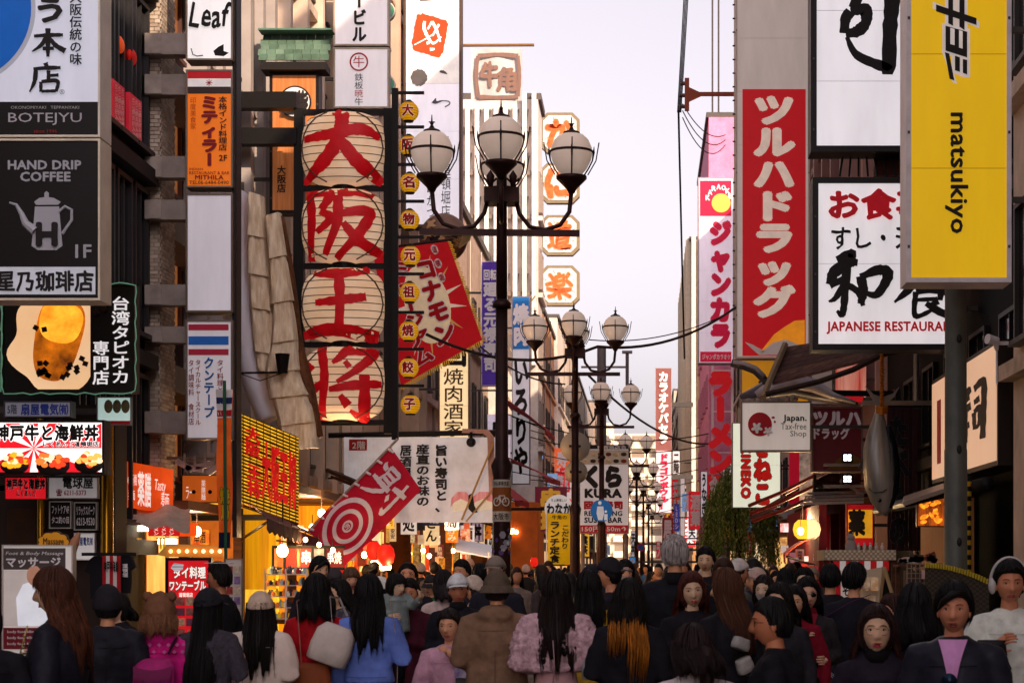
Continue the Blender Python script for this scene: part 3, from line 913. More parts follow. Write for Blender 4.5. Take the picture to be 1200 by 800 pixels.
brush(t, [[(.25, .15, .05), (.3, .4, .06), (.65, .7, .04), (.9, .45, .02)], [(.5, .1, .05), (.7, .3, .05), (.9, .6, .03)], [(.05, .9, .015), (.5, .55, .02), (.7, .35, .02)], [(.5, .1, .04), (.4, .35, .03)], [(.75, .12, .04), (.6, .5, .03)], [(.45, .75, .05), (.55, .72, .03)], [(.6, .9, .05), (.75, .85, .03)]], (.05, .05, .95, .95), xfq, mat('#f2e9e4', .5, emit=.6), name='seal_lettering', ws=.9)
gb = mat('#5c5658', .5)
m = MB(); c = P(491, 91, 49.96)
pts = [c+Vector(((.20+.012*math.sin(k*1.7))*math.cos(k*PI/16), 0, (.205+.014*math.sin(k*2.3))*math.sin(k*PI/16))) for k in range(32)]
m.prism(pts, [p+Vector((0, .01, 0)) for p in pts]); m.build('ink_dot', gb, t)
brush(t, [[(.2, .0, .08), (.6, .1, .12), (1, .5, .04)]], (513, 84, 524, 90), 49.97, gb, 'ink_mark')
brush(t, [[(.0, .1, .16), (.18, .35, .07), (.55, .15, .03), (.95, .25, .03), (.98, .6, .03), (.7, .95, .03)]], (508, 117, 527, 126), 49.97, gb, 'ink_mark')
brush(t, [[(0, .5, .05), (.9, .3, .04), (1, .0, .03)]], (492, -1, 506, 3), 49.97, gb, 'ink_mark')
brush(t, [[(0, .5, .1), (.9, .5, .06)]], (514, 159, 527, 163), 49.97, gb, 'ink_mark')
text(t, '道頓堀店', (517, 190, 528, 256), 49.97, INK, bold=.0, vert=True, wob=.02); text(t, '元祖串かつ', (500, 186, 510, 256), 49.97, INK, bold=.0, vert=True, wob=.02)
# grill flag on a pole
t = thing('grill_flag', 'translucent square grill-house flag hanging from a brown pole', 'flag', tuple(P(585, 118, 60)))
MB().tube([P(541, 53.5, 60), P(626, 53, 60)], .045, 8).build('flag_pole', mat('#8a6440', .5, .3), t)
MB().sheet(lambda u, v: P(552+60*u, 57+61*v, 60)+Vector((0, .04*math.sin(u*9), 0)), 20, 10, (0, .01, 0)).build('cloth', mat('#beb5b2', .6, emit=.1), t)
m = MB(); pts = [(554, 61), (610, 61), (611, 118), (555, 118)]
bf = mat('#6c5654', .6, c2='#8a6450', scale=2, st=(8, 1, .3), emit=.1)
brush(t, [[(.05, .05, .08), (.5, .02, .07), (.95, .05, .08)], [(.06, .05, .07), (.02, .5, .07), (.07, .95, .08)], [(.94, .05, .07), (.98, .5, .06), (.94, .95, .08)], [(.06, .95, .07), (.5, .97, .07), (.94, .95, .07)]], (557, 63, 610, 116), 59.93, bf, 'brush_frame', ws=.6)
text(t, '牛', (564, 73, 584, 101), 59.93, bf, bold=.05, wob=.02); text(t, '角', (582, 79, 605, 107), 59.93, bf, bold=.04, wob=.02)
# four crab-house octagon signs
om, cr = mat('#7d6c52', .5, .2), mat('#cfc6c0', .5, emit=.12)
for i, (y_, ch_) in enumerate(((132, 'か'), (191, 'に'), (252, '道'), (311, '楽'))):
    lab = ('topmost', 'second from the top', 'third from the top', 'lowest')[i]
    t = thing('octagon_sign', 'octagonal white sign with orange-red character, %s of the four' % lab, 'sign', tuple(P(656, y_+47, 100)), group='octagonal signs stacked in front of the white tower')
    def octo(x0, y0, x1, y1, c):
        return [(x0+c, y0), (x1-c, y0), (x1, y0+c), (x1, y1-c), (x1-c, y1), (x0+c, y1), (x0, y1-c), (x0, y0+c)]
    m = MB(); poly(m, octo(633, y_, 679, y_+47, 8), 100, 0, .5); m.build('rim', om, t)
    m = MB(); poly(m, octo(636.5, y_+3.5, 675.5, y_+43.5, 6.5), 100, .03, .02); m.build('face_panel', cr, t)
    text(t, ch_, (641, y_+8, 670, y_+39), 99.94, mat('#c03c14', .5, emit=.1, c2='#d8682c', scale=8), bold=.055 if i < 2 else .03, wob=.04, outline=mat('#d89c78', .5), ow=.02)
    MB().bar(P(634, y_+24, 100.3), P(614, y_+24, 100.3), .12).build('bracket_arm', om, t)
    for k in range(8):
        a = PI/8+k*PI/4
        MB().bar(P(656+15*math.cos(a), y_+23.5+15*math.sin(a), 99.95), P(656+20*math.cos(a), y_+23.5+20*math.sin(a), 99.95), .02).build('rib', om, t)
# purple, blue and cream vertical signs
t = sign('purple vertical sushi sign with white kanji', (564, 306, 583, 452), 62, .3, '#4a2a8e', '#b9b0b6', 1, emit=.15, side='L', arms=2)
text(t, '回転', (567, 316, 582, 328), 61.97, WH, bold=.04); text(t, '廻る元禄寿司', (567, 330, 582, 436), 61.97, WH, bold=.05, vert=True)
t = sign('white and blue vertical grill sign with brush kana', (600, 347, 621, 567), 72, .35, '#cfc9ce', '#8a8286', .8, emit=.2, side='L', arms=3)
a, b = P(601, 409, 72), P(620, 348, 72); MB().box(a.x, b.x, 71.96, 71.99, a.z, b.z).build('blue_panel', mat('#1d64a4', .5, emit=.15), t)
text(t, '焼肉', (602, 356, 619, 405), 71.94, WH, bold=.06, vert=True); text(t, 'いろりや', (602, 418, 619, 556), 71.97, INK, bold=.05, vert=True, wob=.02)
t = sign('cream lit grill and sake sign with thin brown kanji', (514, 395, 550, 516), 55, .3, '#f0cf9c', '#8a6a48', 1.5, emit=.55, side='L', arms=1)
text(t, '回', (520, 400, 545, 428), 54.97, INK, bold=.05); text(t, '焼肉酒家', (520, 431, 543, 512), 54.97, mat('#5a3c20', .5), bold=.01, vert=True)
# museum banner, tilted, with sunburst and golden fringe
t = thing('fan_banner', 'red sunburst flour-food museum banner, tilted, with golden fringe', 'banner', tuple(P(505, 450, 43)))
C00, C10, C11, C01 = P(436, 294, 43.0), P(525, 283, 42.6), P(565, 398, 42.6), P(470, 452, 43)
def bf2(u, v): return C00*(1-u)*(1-v)+C10*u*(1-v)+C11*u*v+C01*(1-u)*v
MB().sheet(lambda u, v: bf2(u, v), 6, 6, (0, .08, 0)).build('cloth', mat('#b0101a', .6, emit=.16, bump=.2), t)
m = MB(); cu, cv = .52, .5
for k in range(13):
    a = k*2*PI/13+.2; a2 = a+.26
    def edge(a, r=.5): return bf2(cu+r*math.cos(a), cv+r*.95*math.sin(a))-Vector((0, .012, 0))
    m.mi = k % 2
    m.prism([bf2(cu, cv)-Vector((0, .012+.0002*k, 0)), edge(a, .2), edge((a+a2)/2, .47), edge(a2, .2)], [bf2(cu, cv)-Vector((0, .004, 0)), edge(a, .2)+Vector((0, .008, 0)), edge((a+a2)/2, .47)+Vector((0, .008, 0)), edge(a2, .2)+Vector((0, .008, 0))])
m.build('sunburst', [mat('#e0cdb8', .6, emit=.12), mat('#c99a58', .6, emit=.1)], t)
m = MB(); pts = [bf2(cu+.27*math.cos(a), cv+.33*math.sin(a))-Vector((0, .02, 0)) for a in [k*2*PI/30 for k in range(30)]]
m.prism(pts, [p+Vector((0, .005, 0)) for p in pts]); m.build('centre_disc', mat('#e2c8a4', .6, emit=.12), t)
def bfr(u, v):
    return bf2(u, v)+Vector((0, -.03, 0))
text(t, 'コナモン', (.50, .12, .74, .88), bfr, RD, bold=.06, vert=True, outline=WH, ow=.05)
text(t, 'ミュージアム', (.20, .1, .44, .95), bfr, RD, bold=.05, vert=True, outline=WH, ow=.05)
for k, ch_ in enumerate('道頓堀'):
    u, v = .80-.01*k, .06+.13*k
    m = MB(); pts = [bf2(u+.045*math.cos(a), v+.045*math.sin(a))-Vector((0, .03, 0)) for a in [j*2*PI/16 for j in range(16)]]
    m.prism(pts, [p+Vector((0, .01, 0)) for p in pts]); m.build('small_disc', WH, t)
    text(t, ch_, (u-.03, v-.03, u+.03, v+.03), lambda a, b: bf2(a, b)-Vector((0, .034, 0)), RD, bold=.02)
fr_ = MB()
for k in range(44):
    e = k/43
    for p, q in ((bf2(1, e), Vector((.09, 0, -.03))), (bf2(e, 1), Vector((.02, 0, -.11)))):
        fr_.bar(p, p+q*(1 if k % 2 else .75), .035, .02)
fr_.build('golden_fringe', mat('#d8a020', .5, emit=.1), t)
MB().tube([C00+Vector((-.1, .05, .02)), C10+Vector((.1, .05, .05))], .03, 6).build('banner_rod', mat('#2a2220', .5), t)
MB().bar(C01, P(440, 440, 44), .05).build('stay', mat('#2a2220', .5), t)
# brown octopus-like globe sculpture behind the lamp arm
t = thing('globe_sculpture', 'weathered brown and cream globe sculpture above the red banner', 'sculpture', tuple(P(522, 310, 45)))
MB().ball(P(520, 279, 45), .53, .5, .54, n=24, m=16).build('globe', mat('#6a4436', .6, bump=.5, scale=2.2, c2='#8d7464', var=.2), t, smooth=True)
m = MB()
for k in range(13):
    a = R.random()*2*PI; q = R.random()**.5*.40; p0 = Vector((q*math.cos(a), 0, q*math.sin(a)-.05)); y = -math.sqrt(max(.53**2-p0.x**2-p0.z**2, .01))
    ph = R.random()*6
    pts = []
    for j in range(14):
        r_ = .10+.05*math.sin(j*1.7+ph)+.03*math.sin(j*3.1); px_, pz_ = p0.x+r_*math.cos(j*PI/7), p0.z+r_*math.sin(j*PI/7)
        pts.append(P(520, 279, 45)+Vector((px_, -math.sqrt(max(.545**2-px_**2-pz_**2, .003))-.01-.002*k, pz_)))
    m.mi = k % 3; m.prism(pts, [p+Vector((0, .03, 0)) for p in pts])
m.build('patch', [mat('#c39a72', .6, bump=.3), mat('#26191a', .6, bump=.3), mat('#8f6a3c', .6, bump=.3)], t)
m = MB()
for k in range(7): m.bar(P(538+k, 290-k*3, 44.4), P(551+k*.5, 280-k*2.5, 44.4), .05)
m.build('straw_brim', mat('#a88a5a', .7), t)
MB().bar(P(500, 270, 45.3), P(440, 262, 46), .08).build('bracket_arm', mat('#2a2220', .5), t)
# white sushi banner
t = thing('sushi_banner', 'wide white banner with black sushi lettering and painted sushi', 'banner', tuple(P(490, 612, 38)))
def sb(u, v): return P(403+177*u, 512+(88+12*min(1, u*3) if v > 0 else 0)*v, 38)+Vector((0, .05*math.sin(u*8)+.02*math.sin(u*23+v*5), 0))
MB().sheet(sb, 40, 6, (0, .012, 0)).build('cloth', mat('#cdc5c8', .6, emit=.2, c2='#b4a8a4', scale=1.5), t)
sx = lambda px, py: P(px, py, 37.9)
a, b = P(410, 528, 38), P(431, 515, 38); MB().box(a.x, b.x, 37.89, 37.9, a.z, b.z).build('floor_tag', mat('#b52024', .5), t); text(t, '2階', (413, 517, 428, 526), 37.88, WH, bold=.02)
text(t, '旨い寿司と、', (510, 521, 524, 600), sx, INK, bold=.05, vert=True, wob=.015)
text(t, '産直のお味の', (488, 520, 503, 593), sx, INK, bold=.04, vert=True, wob=.015); text(t, '居酒屋', (469, 521, 482, 560), sx, INK, bold=.04, vert=True, wob=.015)
# sushi print: two pieces and chopsticks
for (x, w_) in ((540, 12), (566, 15)):
    m = MB(); poly(m, [(x-w_*.7, 584), (x+w_*.7, 584), (x+w_*.8, 596), (x-w_*.8, 600)], 37.9, .01); m.build('rice_print', mat('#e6d9c4', .6, bump=.3, scale=60, emit=.1), t)
    m = MB(); poly(m, [(x-w_, 594), (x-w_*.9, 583), (x-w_*.3, 576), (x+w_*.5, 576), (x+w_, 583), (x+w_*1.0, 595), (x+w_*.7, 588), (x, 584), (x-w_*.6, 588)], 37.9, .016); m.build('tuna_print', mat('#c0606a', .5, c2='#e0a09c', scale=4, st=(4, 1, 1), emit=.12), t)
m = MB(); poly(m, [(549, 580), (554, 577), (556, 592), (560, 600), (554, 601), (549, 596)], 37.9, .02); m.build('nori_print', mat('#1c1a18', .6), t)
m = MB(); m.bar(P(578, 520, 37.86), P(541, 609, 37.86), .035); m.bar(P(579, 572, 37.86), P(546, 611, 37.86), .03); m.build('chopstick_print', mat('#b08850', .6), t)
MB().tube([P(385, 510, 38.05), P(600, 506, 38.05)], .05, 8).build('banner_rod', mat('#1c1818', .5, .4), t)
MB().tube([P(552, 506, 37.9), P(552, 514, 37.9)], .03, 6).ball(P(552, 518, 37.9), .09).build('spotlight', mat('#1c1818', .5), t)
m = MB(); poly(m, [(541, 507), (542, 502), (572, 503), (579, 512), (580, 575), (577, 590), (573, 575), (571, 512), (566, 508)], 37.97, .0); m.build('stain_strip', mat('#9a6e5c', .7, c2='#c89a90', scale=4), t)
# red archery banner
t = thing('archery_banner', 'crimson banner with white character and target rings, on a slanted pole', 'banner', tuple(P(428, 638, 29)))
A, B, Cc = P(458, 524, 29), P(494, 574, 28.6), P(361, 620, 29)
def ab_(u, v): return A+(B-A)*u+(Cc-A)*v+Vector((0, .04*math.sin(u*5+v*6)-.02, 0))
MB().sheet(ab_, 14, 22, (0, .01, 0)).build('cloth', mat('#b0102a', .6, var=.15, bump=.1, emit=.05), t)
af = lambda u, v: ab_(u, v)+Vector((0, -.012, 0))
glw = mat('#e2d3d6', .6)
brush(t, [[(.06, .12, .03), (.10, .2, .04), (.2, .22, .03)], [(.22, .08, .035), (.25, .3, .035), (.2, .55, .04)], [(.55, .05, .03), (.5, .3, .04), (.52, .55, .035)], [(.22, .1, .03), (.52, .06, .03)], [(.25, .25, .025), (.52, .22, .025)], [(.25, .38, .025), (.52, .36, .025)], [(.05, .55, .025), (.3, .52, .035), (.6, .48, .035)], [(.52, .55, .04), (.3, .8, .035), (.05, .98, .015)], [(.62, .35, .03), (.78, .3, .04), (.98, .26, .03)], [(.82, .02, .04), (.85, .45, .045), (.84, .9, .05), (.74, .86, .02)], [(.64, .55, .03), (.72, .66, .04)]], (.10, .06, .92, .42), af, glw, ws=1.1)
for r0, r1 in ((.40, .33), (.24, .18), (.085, .055)):
    n = 36; rg = MB()
    def rp_(r, a): return af(.5+r*1.1*math.cos(a), .70+r*.66*math.sin(a))
    rg.add([rp_(r, 2*PI*k/n) for k in range(n) for r in (r0, r1)], [(2*k, 2*((k+1) % n), 2*((k+1) % n)+1, 2*k+1) for k in range(n)])
    rg.build('target_ring', glw, t)
text(t, '的', (.46, .675, .54, .725), af, glw, bold=.03)
MB().tube([P(360, 624, 28.95), P(466, 514, 28.95)], .02, 6).build('banner_pole', mat('#b8a89c', .5, .5), t)
for k in range(8):
    MB().tube([P(362+k*13.3, 619-k*13.3, 28.93), P(368+k*13.3, 621-k*13.0, 28.93)], .018, 5).build('tie', WH, t)
# ---------------------------------------------------------------- big paper lanterns in a black frame
LY = 33.0
fm = mat('#171312', .5, .4)
t = thing('steel_gantry', 'black steel frame holding the four big cream paper lanterns', 'gantry', tuple(P(403, 500, LY)))
for (a, b) in (((351, 128), (351, 500)), ((456, 128), (456, 508))):
    MB().bar(P(*a, LY), P(*b, LY), .16).build('upright', fm, t)
for y_ in (132, 221, 312, 404, 495):
    MB().bar(P(354, y_, LY), P(453, y_, LY), .09).build('crossbar', fm, t)
for y_ in (119, 161):
    MB().bar(P(277, y_, LY), P(349, y_, LY), .26).build('wall_arm', fm, t)
MB().bar(P(340, 300, LY+.3), P(300, 270, 35.5), .06).build('stay', fm, t)
LANS = [
 ('top', [[(.02, .40, .035), (.35, .36, .055), (.75, .28, .06), (.98, .38, .03)], [(.42, .0, .05), (.52, .12, .07), (.47, .42, .07), (.3, .7, .07), (.0, .97, .03)], [(.52, .45, .05), (.7, .7, .075), (1.0, .97, .05)]]),
 ('second', [[(.08, .03, .045), (.13, .4, .045), (.10, .98, .035)], [(.08, .08, .04), (.36, .10, .05), (.26, .32, .04)], [(.24, .34, .03), (.38, .44, .045), (.2, .62, .03)], [(.46, .10, .045), (.7, .06, .05), (.9, .12, .035)], [(.47, .12, .05), (.46, .5, .05), (.3, .92, .03)], [(.5, .38, .04), (.86, .34, .05), (.72, .66, .05), (.44, .97, .03)], [(.54, .5, .035), (.74, .74, .06), (1.0, .9, .04)]]),
 ('third', [[(.14, .08, .04), (.5, .10, .055), (.84, .03, .045)], [(.18, .5, .03), (.5, .47, .05), (.82, .42, .04)], [(.48, .1, .055), (.5, .5, .05), (.48, .88, .05)], [(.0, .92, .04), (.4, .86, .06), (.95, .95, .06)]]),
 ('lowest', [[(.24, .0, .05), (.3, .4, .045), (.25, 1.0, .04)], [(.02, .2, .02), (.14, .34, .045)], [(.0, .72, .02), (.15, .6, .045), (.3, .5, .04)], [(.62, .0, .05), (.5, .16, .04), (.4, .24, .02)], [(.56, .1, .03), (.9, .1, .05), (.7, .34, .04), (.46, .5, .02)], [(.56, .22, .025), (.62, .3, .03)], [(.36, .60, .03), (.7, .54, .05), (1.0, .52, .035)], [(.8, .4, .05), (.8, .75, .055), (.76, .97, .05), (.62, .88, .015)], [(.5, .68, .03), (.6, .82, .05)]])]
lanm = mat('#e6c8aa', .55, emit=.17, c2='#e0b48a', scale=1.6, bump=.1)
redm = mat('#ac0812', .5, emit=.16, var=.2)
rx, ry, rz = 49.5*LY/F, .42, 44*LY/F
for i, (nm, st_) in enumerate(LANS):
    cy = (176, 266, 358, 450)[i]
    c = P(403, cy, LY)
    t = thing('paper_lantern', 'big cream paper lantern with red brush character, %s of the four' % nm, 'lantern', (c.x, c.y, c.z-rz), group='big cream lanterns in the black frame')
    def surf(px, py, lift=0., c=c):
        u = (px-403)/49.5; v = (cy-py)/44
        q = 1-min(.97, (abs(u)/max(.2, (1-min(.99, abs(v))**3.4)**(1/2.9)))**2)
        cap_ = (1-min(.99, abs(v))**3.4)**(1/2.9)
        return Vector((c.x+u*rx, c.y-(ry*cap_*q**.5)-lift, c.z+v*rz))
    prof = [( (1-abs(math.sin(a))**3.4)**(1/2.9) if abs(a) < PI/2 else 0, math.sin(a)) for a in [(-PI/2)+PI*k/20 for k in range(21)]]
    m = MB(); m.lathe([(max(r_*rx, .12), z_*rz) for r_, z_ in prof], c, 36, sy=ry/rx); m.build('paper_shell', lanm, t, smooth=True)
    rib = mat('#54382a', .6)
    for k in range(1, 10):
        z_ = -1+k*.2
        r_ = (1-abs(z_)**3.4)**(1/2.9)*1.006
        m = MB(); m.tube([c+Vector((r_*rx*math.cos(a), r_*ry*math.sin(a), z_*rz)) for a in [j*2*PI/36 for j in range(37)]], .0065, 4, cap=False); m.build('rib', rib, t)
    for s_ in (-1, 1):
        MB().lathe([(.2, -.03), (.2, .03)], c+Vector((0, 0, s_*rz*.99)), 16).build('ring', fm, t)
    for s_ in (-1, 1):
        m = MB(); m.tube([surf(403+s_*46*math.cos(a)*1.03, cy-44*math.sin(a)*.99, .03) for a in [(-1.2+k*.3) for k in range(9)]], .012, 5); m.build('wire', rib, t)
    mb = MB()
    for j, s in enumerate(st_):
        pts = [(357+a*92, cy-43+b*86, w_*116) for a, b, w_ in s]
        stroke(mb, pts, lambda u, v: surf(u, v), .014+.001*j, steps=8)
    mb.build('brush_lettering', redm, t)
# small yellow lanterns on short brackets
pole = thing('lantern_post', 'slim black post with brackets beside the small yellow lanterns', 'post', tuple(P(466, 500, 32.4)))
MB().bar(P(463, 104, 32.4), P(463, 515, 32.4), .10).build('post', fm, pole)
ylm, ydk = mat('#e0a010', .45, emit=.3, c2='#b87a0c', scale=5), mat('#15100e', .5)
for i, ch_ in enumerate('大阪名物元祖焼餃子'):
    y_ = (131, 171, 215, 258, 300, 343, 388, 431, 474)[i]; x_ = (479, 479, 480, 480, 481, 480, 479, 479, 481)[i]
    MB().bar(P(464, y_-22, 32.4), P(497, y_-22, 32.4), .045).build('bracket', fm, pole)
    c = P(x_, y_, 32.4); r_ = .158
    desc = ('topmost, behind the left lamp globe arm', 'second from the top', 'third from the top', 'fourth from the top', 'fifth from the top', 'fourth from the bottom', 'third from the bottom', 'second from the bottom', 'lowest')[i]
    t = thing('small_lantern', 'small round yellow lantern with a red character, '+desc, 'lantern', (c.x, c.y, c.z-r_), group='small yellow lanterns hanging in a column')
    MB().ball(c, r_, r_, r_*1.02, n=18, m=12).build('lantern_body', ylm, t, smooth=True)
    for k in range(-3, 4):
        z_ = k*.04; rr = math.sqrt(r_*r_-z_*z_)*1.005
        MB().tube([c+Vector((rr*math.cos(a), rr*math.sin(a), z_)) for a in [j*2*PI/20 for j in range(21)]], .003, 3, cap=False).build('rib', mat('#8a5c0a', .6), t)
    for s_ in (-1, 1): MB().lathe([(.07, -.012), (.085, .012)] if s_ < 0 else [(.085, -.012), (.03, .03)], c+Vector((0, 0, s_*r_*.98)), 12).build('cap', ydk, t)
    def sph(px, py, c=c, r_=r_):
        u, v = (px-.5)*.24, (.5-py)*.24
        return c+Vector((u, -math.sqrt(max(r_*r_-u*u-v*v, .001)), v))
    text(t, ch_, (.14, .14, .86, .86), sph, mat('#a80f14', .5), bold=.045, outline=mat('#ead8c8', .5, emit=.2), ow=.03, fine=.12)

# giant gyoza sculpture: white skin edge and folded beige layers
t = thing('dumpling_sculpture', 'giant curved dumpling sculpture with white edge and beige folded layers', 'sculpture', tuple(P(330, 525, 31)))
gb_ = mat('#f2dfc4', .7, c2='#cfae88', scale=3.5, bump=.5, st=(5, 5, .7))
gw = mat('#dcd6de', .5, var=.1, scale=2)
def gpath(u, pts):
    s_ = u*(len(pts)-1); i = min(int(s_), len(pts)-2); e = s_-i
    p0, p1, p2, p3 = pts[max(i-1, 0)], pts[i], pts[i+1], pts[min(i+2, len(pts)-1)]
    return [.5*((2*b)+(-a+c)*e+(2*a-5*b+4*c-d)*e*e+(-a+3*b-3*c+d)*e**3) for a, b, c, d in zip(p0, p1, p2, p3)]
m = MB()
L_ = [(284, 226, 5, 31), (281, 300, 10, 31), (286, 380, 14, 31), (298, 440, 16, 31), (316, 492, 13, 31)]
m.tube([P(*(gpath(k/24, L_)[0:2]), 31) for k in range(25)], [(.3, max(gpath(k/24, L_)[2]*31/F, .02)) for k in range(25)], 12)
m.build('white_skin', gw, t, smooth=True)
def folds(Lp, n, y0, seed):
    rr = random.Random(seed)
    for k in range(n):
        a, b = k/n, (k+1.08)/n
        m = MB(); rows = 7
        def fn(u, v):
            e = a+(b-a)*v
            cx, cyy, hw = gpath(min(e, 1), Lp)[:3]
            sw = .97+.06*v+.04*math.sin(k*2.3)
            bulge = .12*min(1, 2.6*math.cos((u-.5)*PI*.95))+.05*v+.018*math.sin(u*14+k*3)*math.sin(v*8+k)
            tilt = (u-.5)*5*(1 if seed % 2 else -1)
            return P(cx+(u-.5)*2*hw*sw, cyy+tilt, y0)+Vector((0, -bulge, 0))
        m.sheet(fn, 8, rows, (0, .14, 0))
        m.build('dumpling_fold', gb_, t, smooth=50)
folds([(300, 228, 9), (303, 300, 12), (308, 360, 14), (316, 430, 15), (322, 436, 14)], 6, 30.75, 1)
folds([(320, 252, 9), (328, 320, 11), (334, 390, 15), (332, 440, 20), (345, 480, 22), (352, 527, 20)], 7, 30.6, 2)
m = MB()
L2 = [(330, 255, 3), (342, 330, 4), (350, 400, 5), (362, 455, 7), (373, 512, 6)]
m.tube([P(*(gpath(k/24, L2)[0:2]), 30.75) for k in range(25)], [(.2, gpath(k/24, L2)[2]*31/F) for k in range(25)], 8)
m.build('brown_edge', mat('#7a4a2a', .7, bump=.5, c2='#3c2418', scale=6), t, smooth=True)
m = MB(); m.bar(P(276, 437, 30.3), P(337, 436, 30.3), .03); m.tube([P(280, 437, 30.3), P(305, 446, 30.2), P(330, 437, 30.3)], .008, 5); m.build('spot_arm', fm, t)
MB().lathe([(.07, -.15), (.11, .12)], P(331, 424, 30.3), 14).build('spotlight', fm, t)
MB().bar(P(284, 228, 31), P(284, 215, 33.5), .06).build('hanger', fm, t)

# neon lattice sign, angled along the facade
t = thing('neon_sign', 'angled yellow bamboo-lattice sign with red neon lettering', 'sign', tuple(P(315, 605, 27)))
q00, q10, q01 = P(283, 484, 27.6), P(350, 512, 29.0), P(283, 592, 27.6)
nf = quad(q00, q10, q01)
MB().prism([q00, q10, q10+(q01-q00), q01], [p+Vector((-.08, .12, 0)) for p in (q00, q10, q10+(q01-q00), q01)]).build('back_panel', mat('#2a1608', .6), t)
lat = mat('#e8b72c', .4, emit=.55, c2='#a86a10', scale=9)
for k in range(26):
    m = MB(); v = .02+k*.038
    m.tube([nf(.0, v)+Vector((0, -.03, 0)), nf(.5, v+.006*math.sin(k*3))+Vector((0, -.045, 0)), nf(1, v)+Vector((0, -.03, 0))], .011, 5); m.build('lattice_slat', lat, t)
for k in range(9):
    MB().tube([nf(.04+k*.115, 0)+Vector((0, -.06, 0)), nf(.04+k*.115, 1)+Vector((0, -.06, 0))], .008, 4).build('lattice_post', mat('#5a2e0a', .5), t)
nf2 = lambda u, v: nf(u, v)+Vector((0, -.09, 0))
neon = mat('#b80a0e', .4, emit=.45, var=.35, scale=7)
for s, bx in (('大阪', (.10, .10, .34, .42)), ('王将', (.12, .50, .36, .86)), ('大阪王将', (.38, .22, .98, .82))):
    text(t, s, bx, nf2, neon, bold=.035, vert=(len(s) == 2), thick=.03)
a = P(275, 484, 27.5); b = P(282, 592, 27.5)
MB().box(a.x, b.x, 27.4, 27.6, b.z, a.z).build('side_panel', mat('#a8a2a4', .5), t)
MB().bar(nf(.5, 1.02), nf(.5, 1.02)+Vector((-2, .6, 0)), .08).build('bracket_arm', fm, t)

# ---------------------------------------------------------------- street lamps
lm = mat('#3b2320', .45, .5, c2='#2a1916')
gm_ = mat('#e6cfbe', .22, var=.08, scale=1.2, emit=.14, c2='#d6bba8')
LC = {}
def lamp_parts():
    c = MB()
    c.tube([(0, 0, 0), (0, 0, .5), (0, 0, 2.5), (0, 0, 2.62), (0, 0, 2.7), (0, 0, 4.15)], [.15, .095, .085, .105, .064, .058], 16)
    c.tube([(0, 0, 4.15), (0, 0, 4.2), (0, 0, 4.24)], [.09, .09, .058], 16)
    c.tube([(0, 0, 4.24), (0, 0, 5.0), (0, 0, 5.75)], [.056, .052, .048], 12)
    LC['pole'] = c.mesh('pole', lm)
    c = MB(); c.box(-.80, .76, -.03, .03, 4.86, 4.92); LC['cross_rail'] = c.mesh('cross_rail', lm)
    c = MB(); c.box(-.17, .17, -.17, .17, 5.17, 5.31); LC['bracket_box'] = c.mesh('bracket_box', lm)
    c = MB()
    c.tube([(.14, 0, 5.2), (.17, 0, 5.08), (.27, 0, 4.95), (.42, 0, 4.92), (.57, 0, 4.97), (.66, 0, 5.1), (.68, 0, 5.3)], .022, 8)
    c.tube([(.11, 0, 5.3), (.11, 0, 5.44), (.11, 0, 5.5)], [.02, .045, .004], 6); c.tube([(.05, 0, 5.42), (.11, 0, 5.36), (.17, 0, 5.42)], .012, 5)
    c.lathe([(.03, 5.28), (.05, 5.32), (.13, 5.40), (.15, 5.42), (.15, 5.45), (.1, 5.46)], (.68, 0, 0), 16)
    LC['arm'] = c.mesh('arm', lm)
    c = MB(); c.lathe([(.10, 5.46), (.15, 5.52), (.19, 5.60), (.205, 5.67), (.2, 5.73), (.17, 5.80), (.12, 5.85), (.05, 5.87)], (.68, 0, 0), 24); LC['globe'] = c.mesh('globe', gm_)
    c = MB()
    c.lathe([(.207, 5.675), (.214, 5.68), (.214, 5.695), (.207, 5.70)], (.68, 0, 0), 24)
    c.lathe([(.09, 5.855), (.08, 5.88), (.03, 5.9), (.012, 5.93), (.02, 5.95), (.008, 5.97), (.004, 6.03)], (.68, 0, 0), 12)
    c.bar((.65, 0, 5.96), (.71, 0, 5.96), .01)
    for k in range(4):
        a = k*PI/2+PI/4+PI/4
        ca, sa = math.cos(a), math.sin(a)
        c.tube([(.68+r_*ca, r_*sa, z_) for r_, z_ in ((.12, 5.45), (.165, 5.52), (.205, 5.60), (.218, 5.68), (.222, 5.74))], [.008, .008, .008, .012, .003], 5)
        c.tube([(.68+.24*ca, .24*sa, 5.60), (.68+.27*ca, .27*sa, 5.78)], .006, 4)
        c.tube([(.68+.16*ca, .16*sa, 5.46), (.68+.24*ca, .24*sa, 5.60)], .006, 4)
    LC['cage'] = c.mesh('cage', lm)
    for k_ in ('pole', 'globe', 'arm'): LC[k_].polygons.foreach_set('use_smooth', [True]*len(LC[k_].polygons))
lamp_parts()
def lamp(px, Y, label, rz=0.):
    t = thing('street_lamp', label, 'street lamp', ((px-CX)*Y/F, Y, 0), rz, 'four-globe street lamps along the street')
    def put(k, par, rz=0.):
        o = bpy.data.objects.new(k, LC[k]); col.objects.link(o); o.parent = par; o.rotation_euler[2] = rz; return o
    for k in ('pole', 'cross_rail', 'bracket_box'): put(k, t)
    for i in range(4):
        a = put('arm', t, i*PI/2); g = put('globe', t, i*PI/2); put('cage', t, i*PI/2)
    return t
l1 = lamp(588, 20, 'nearest four-globe street lamp with stickered lower post', .06)
lamp(674, 34.6, 'second nearest four-globe lamp, with round mirrors on its post')
lamp(705, 47.6, 'third street lamp, behind the sushi bar board')
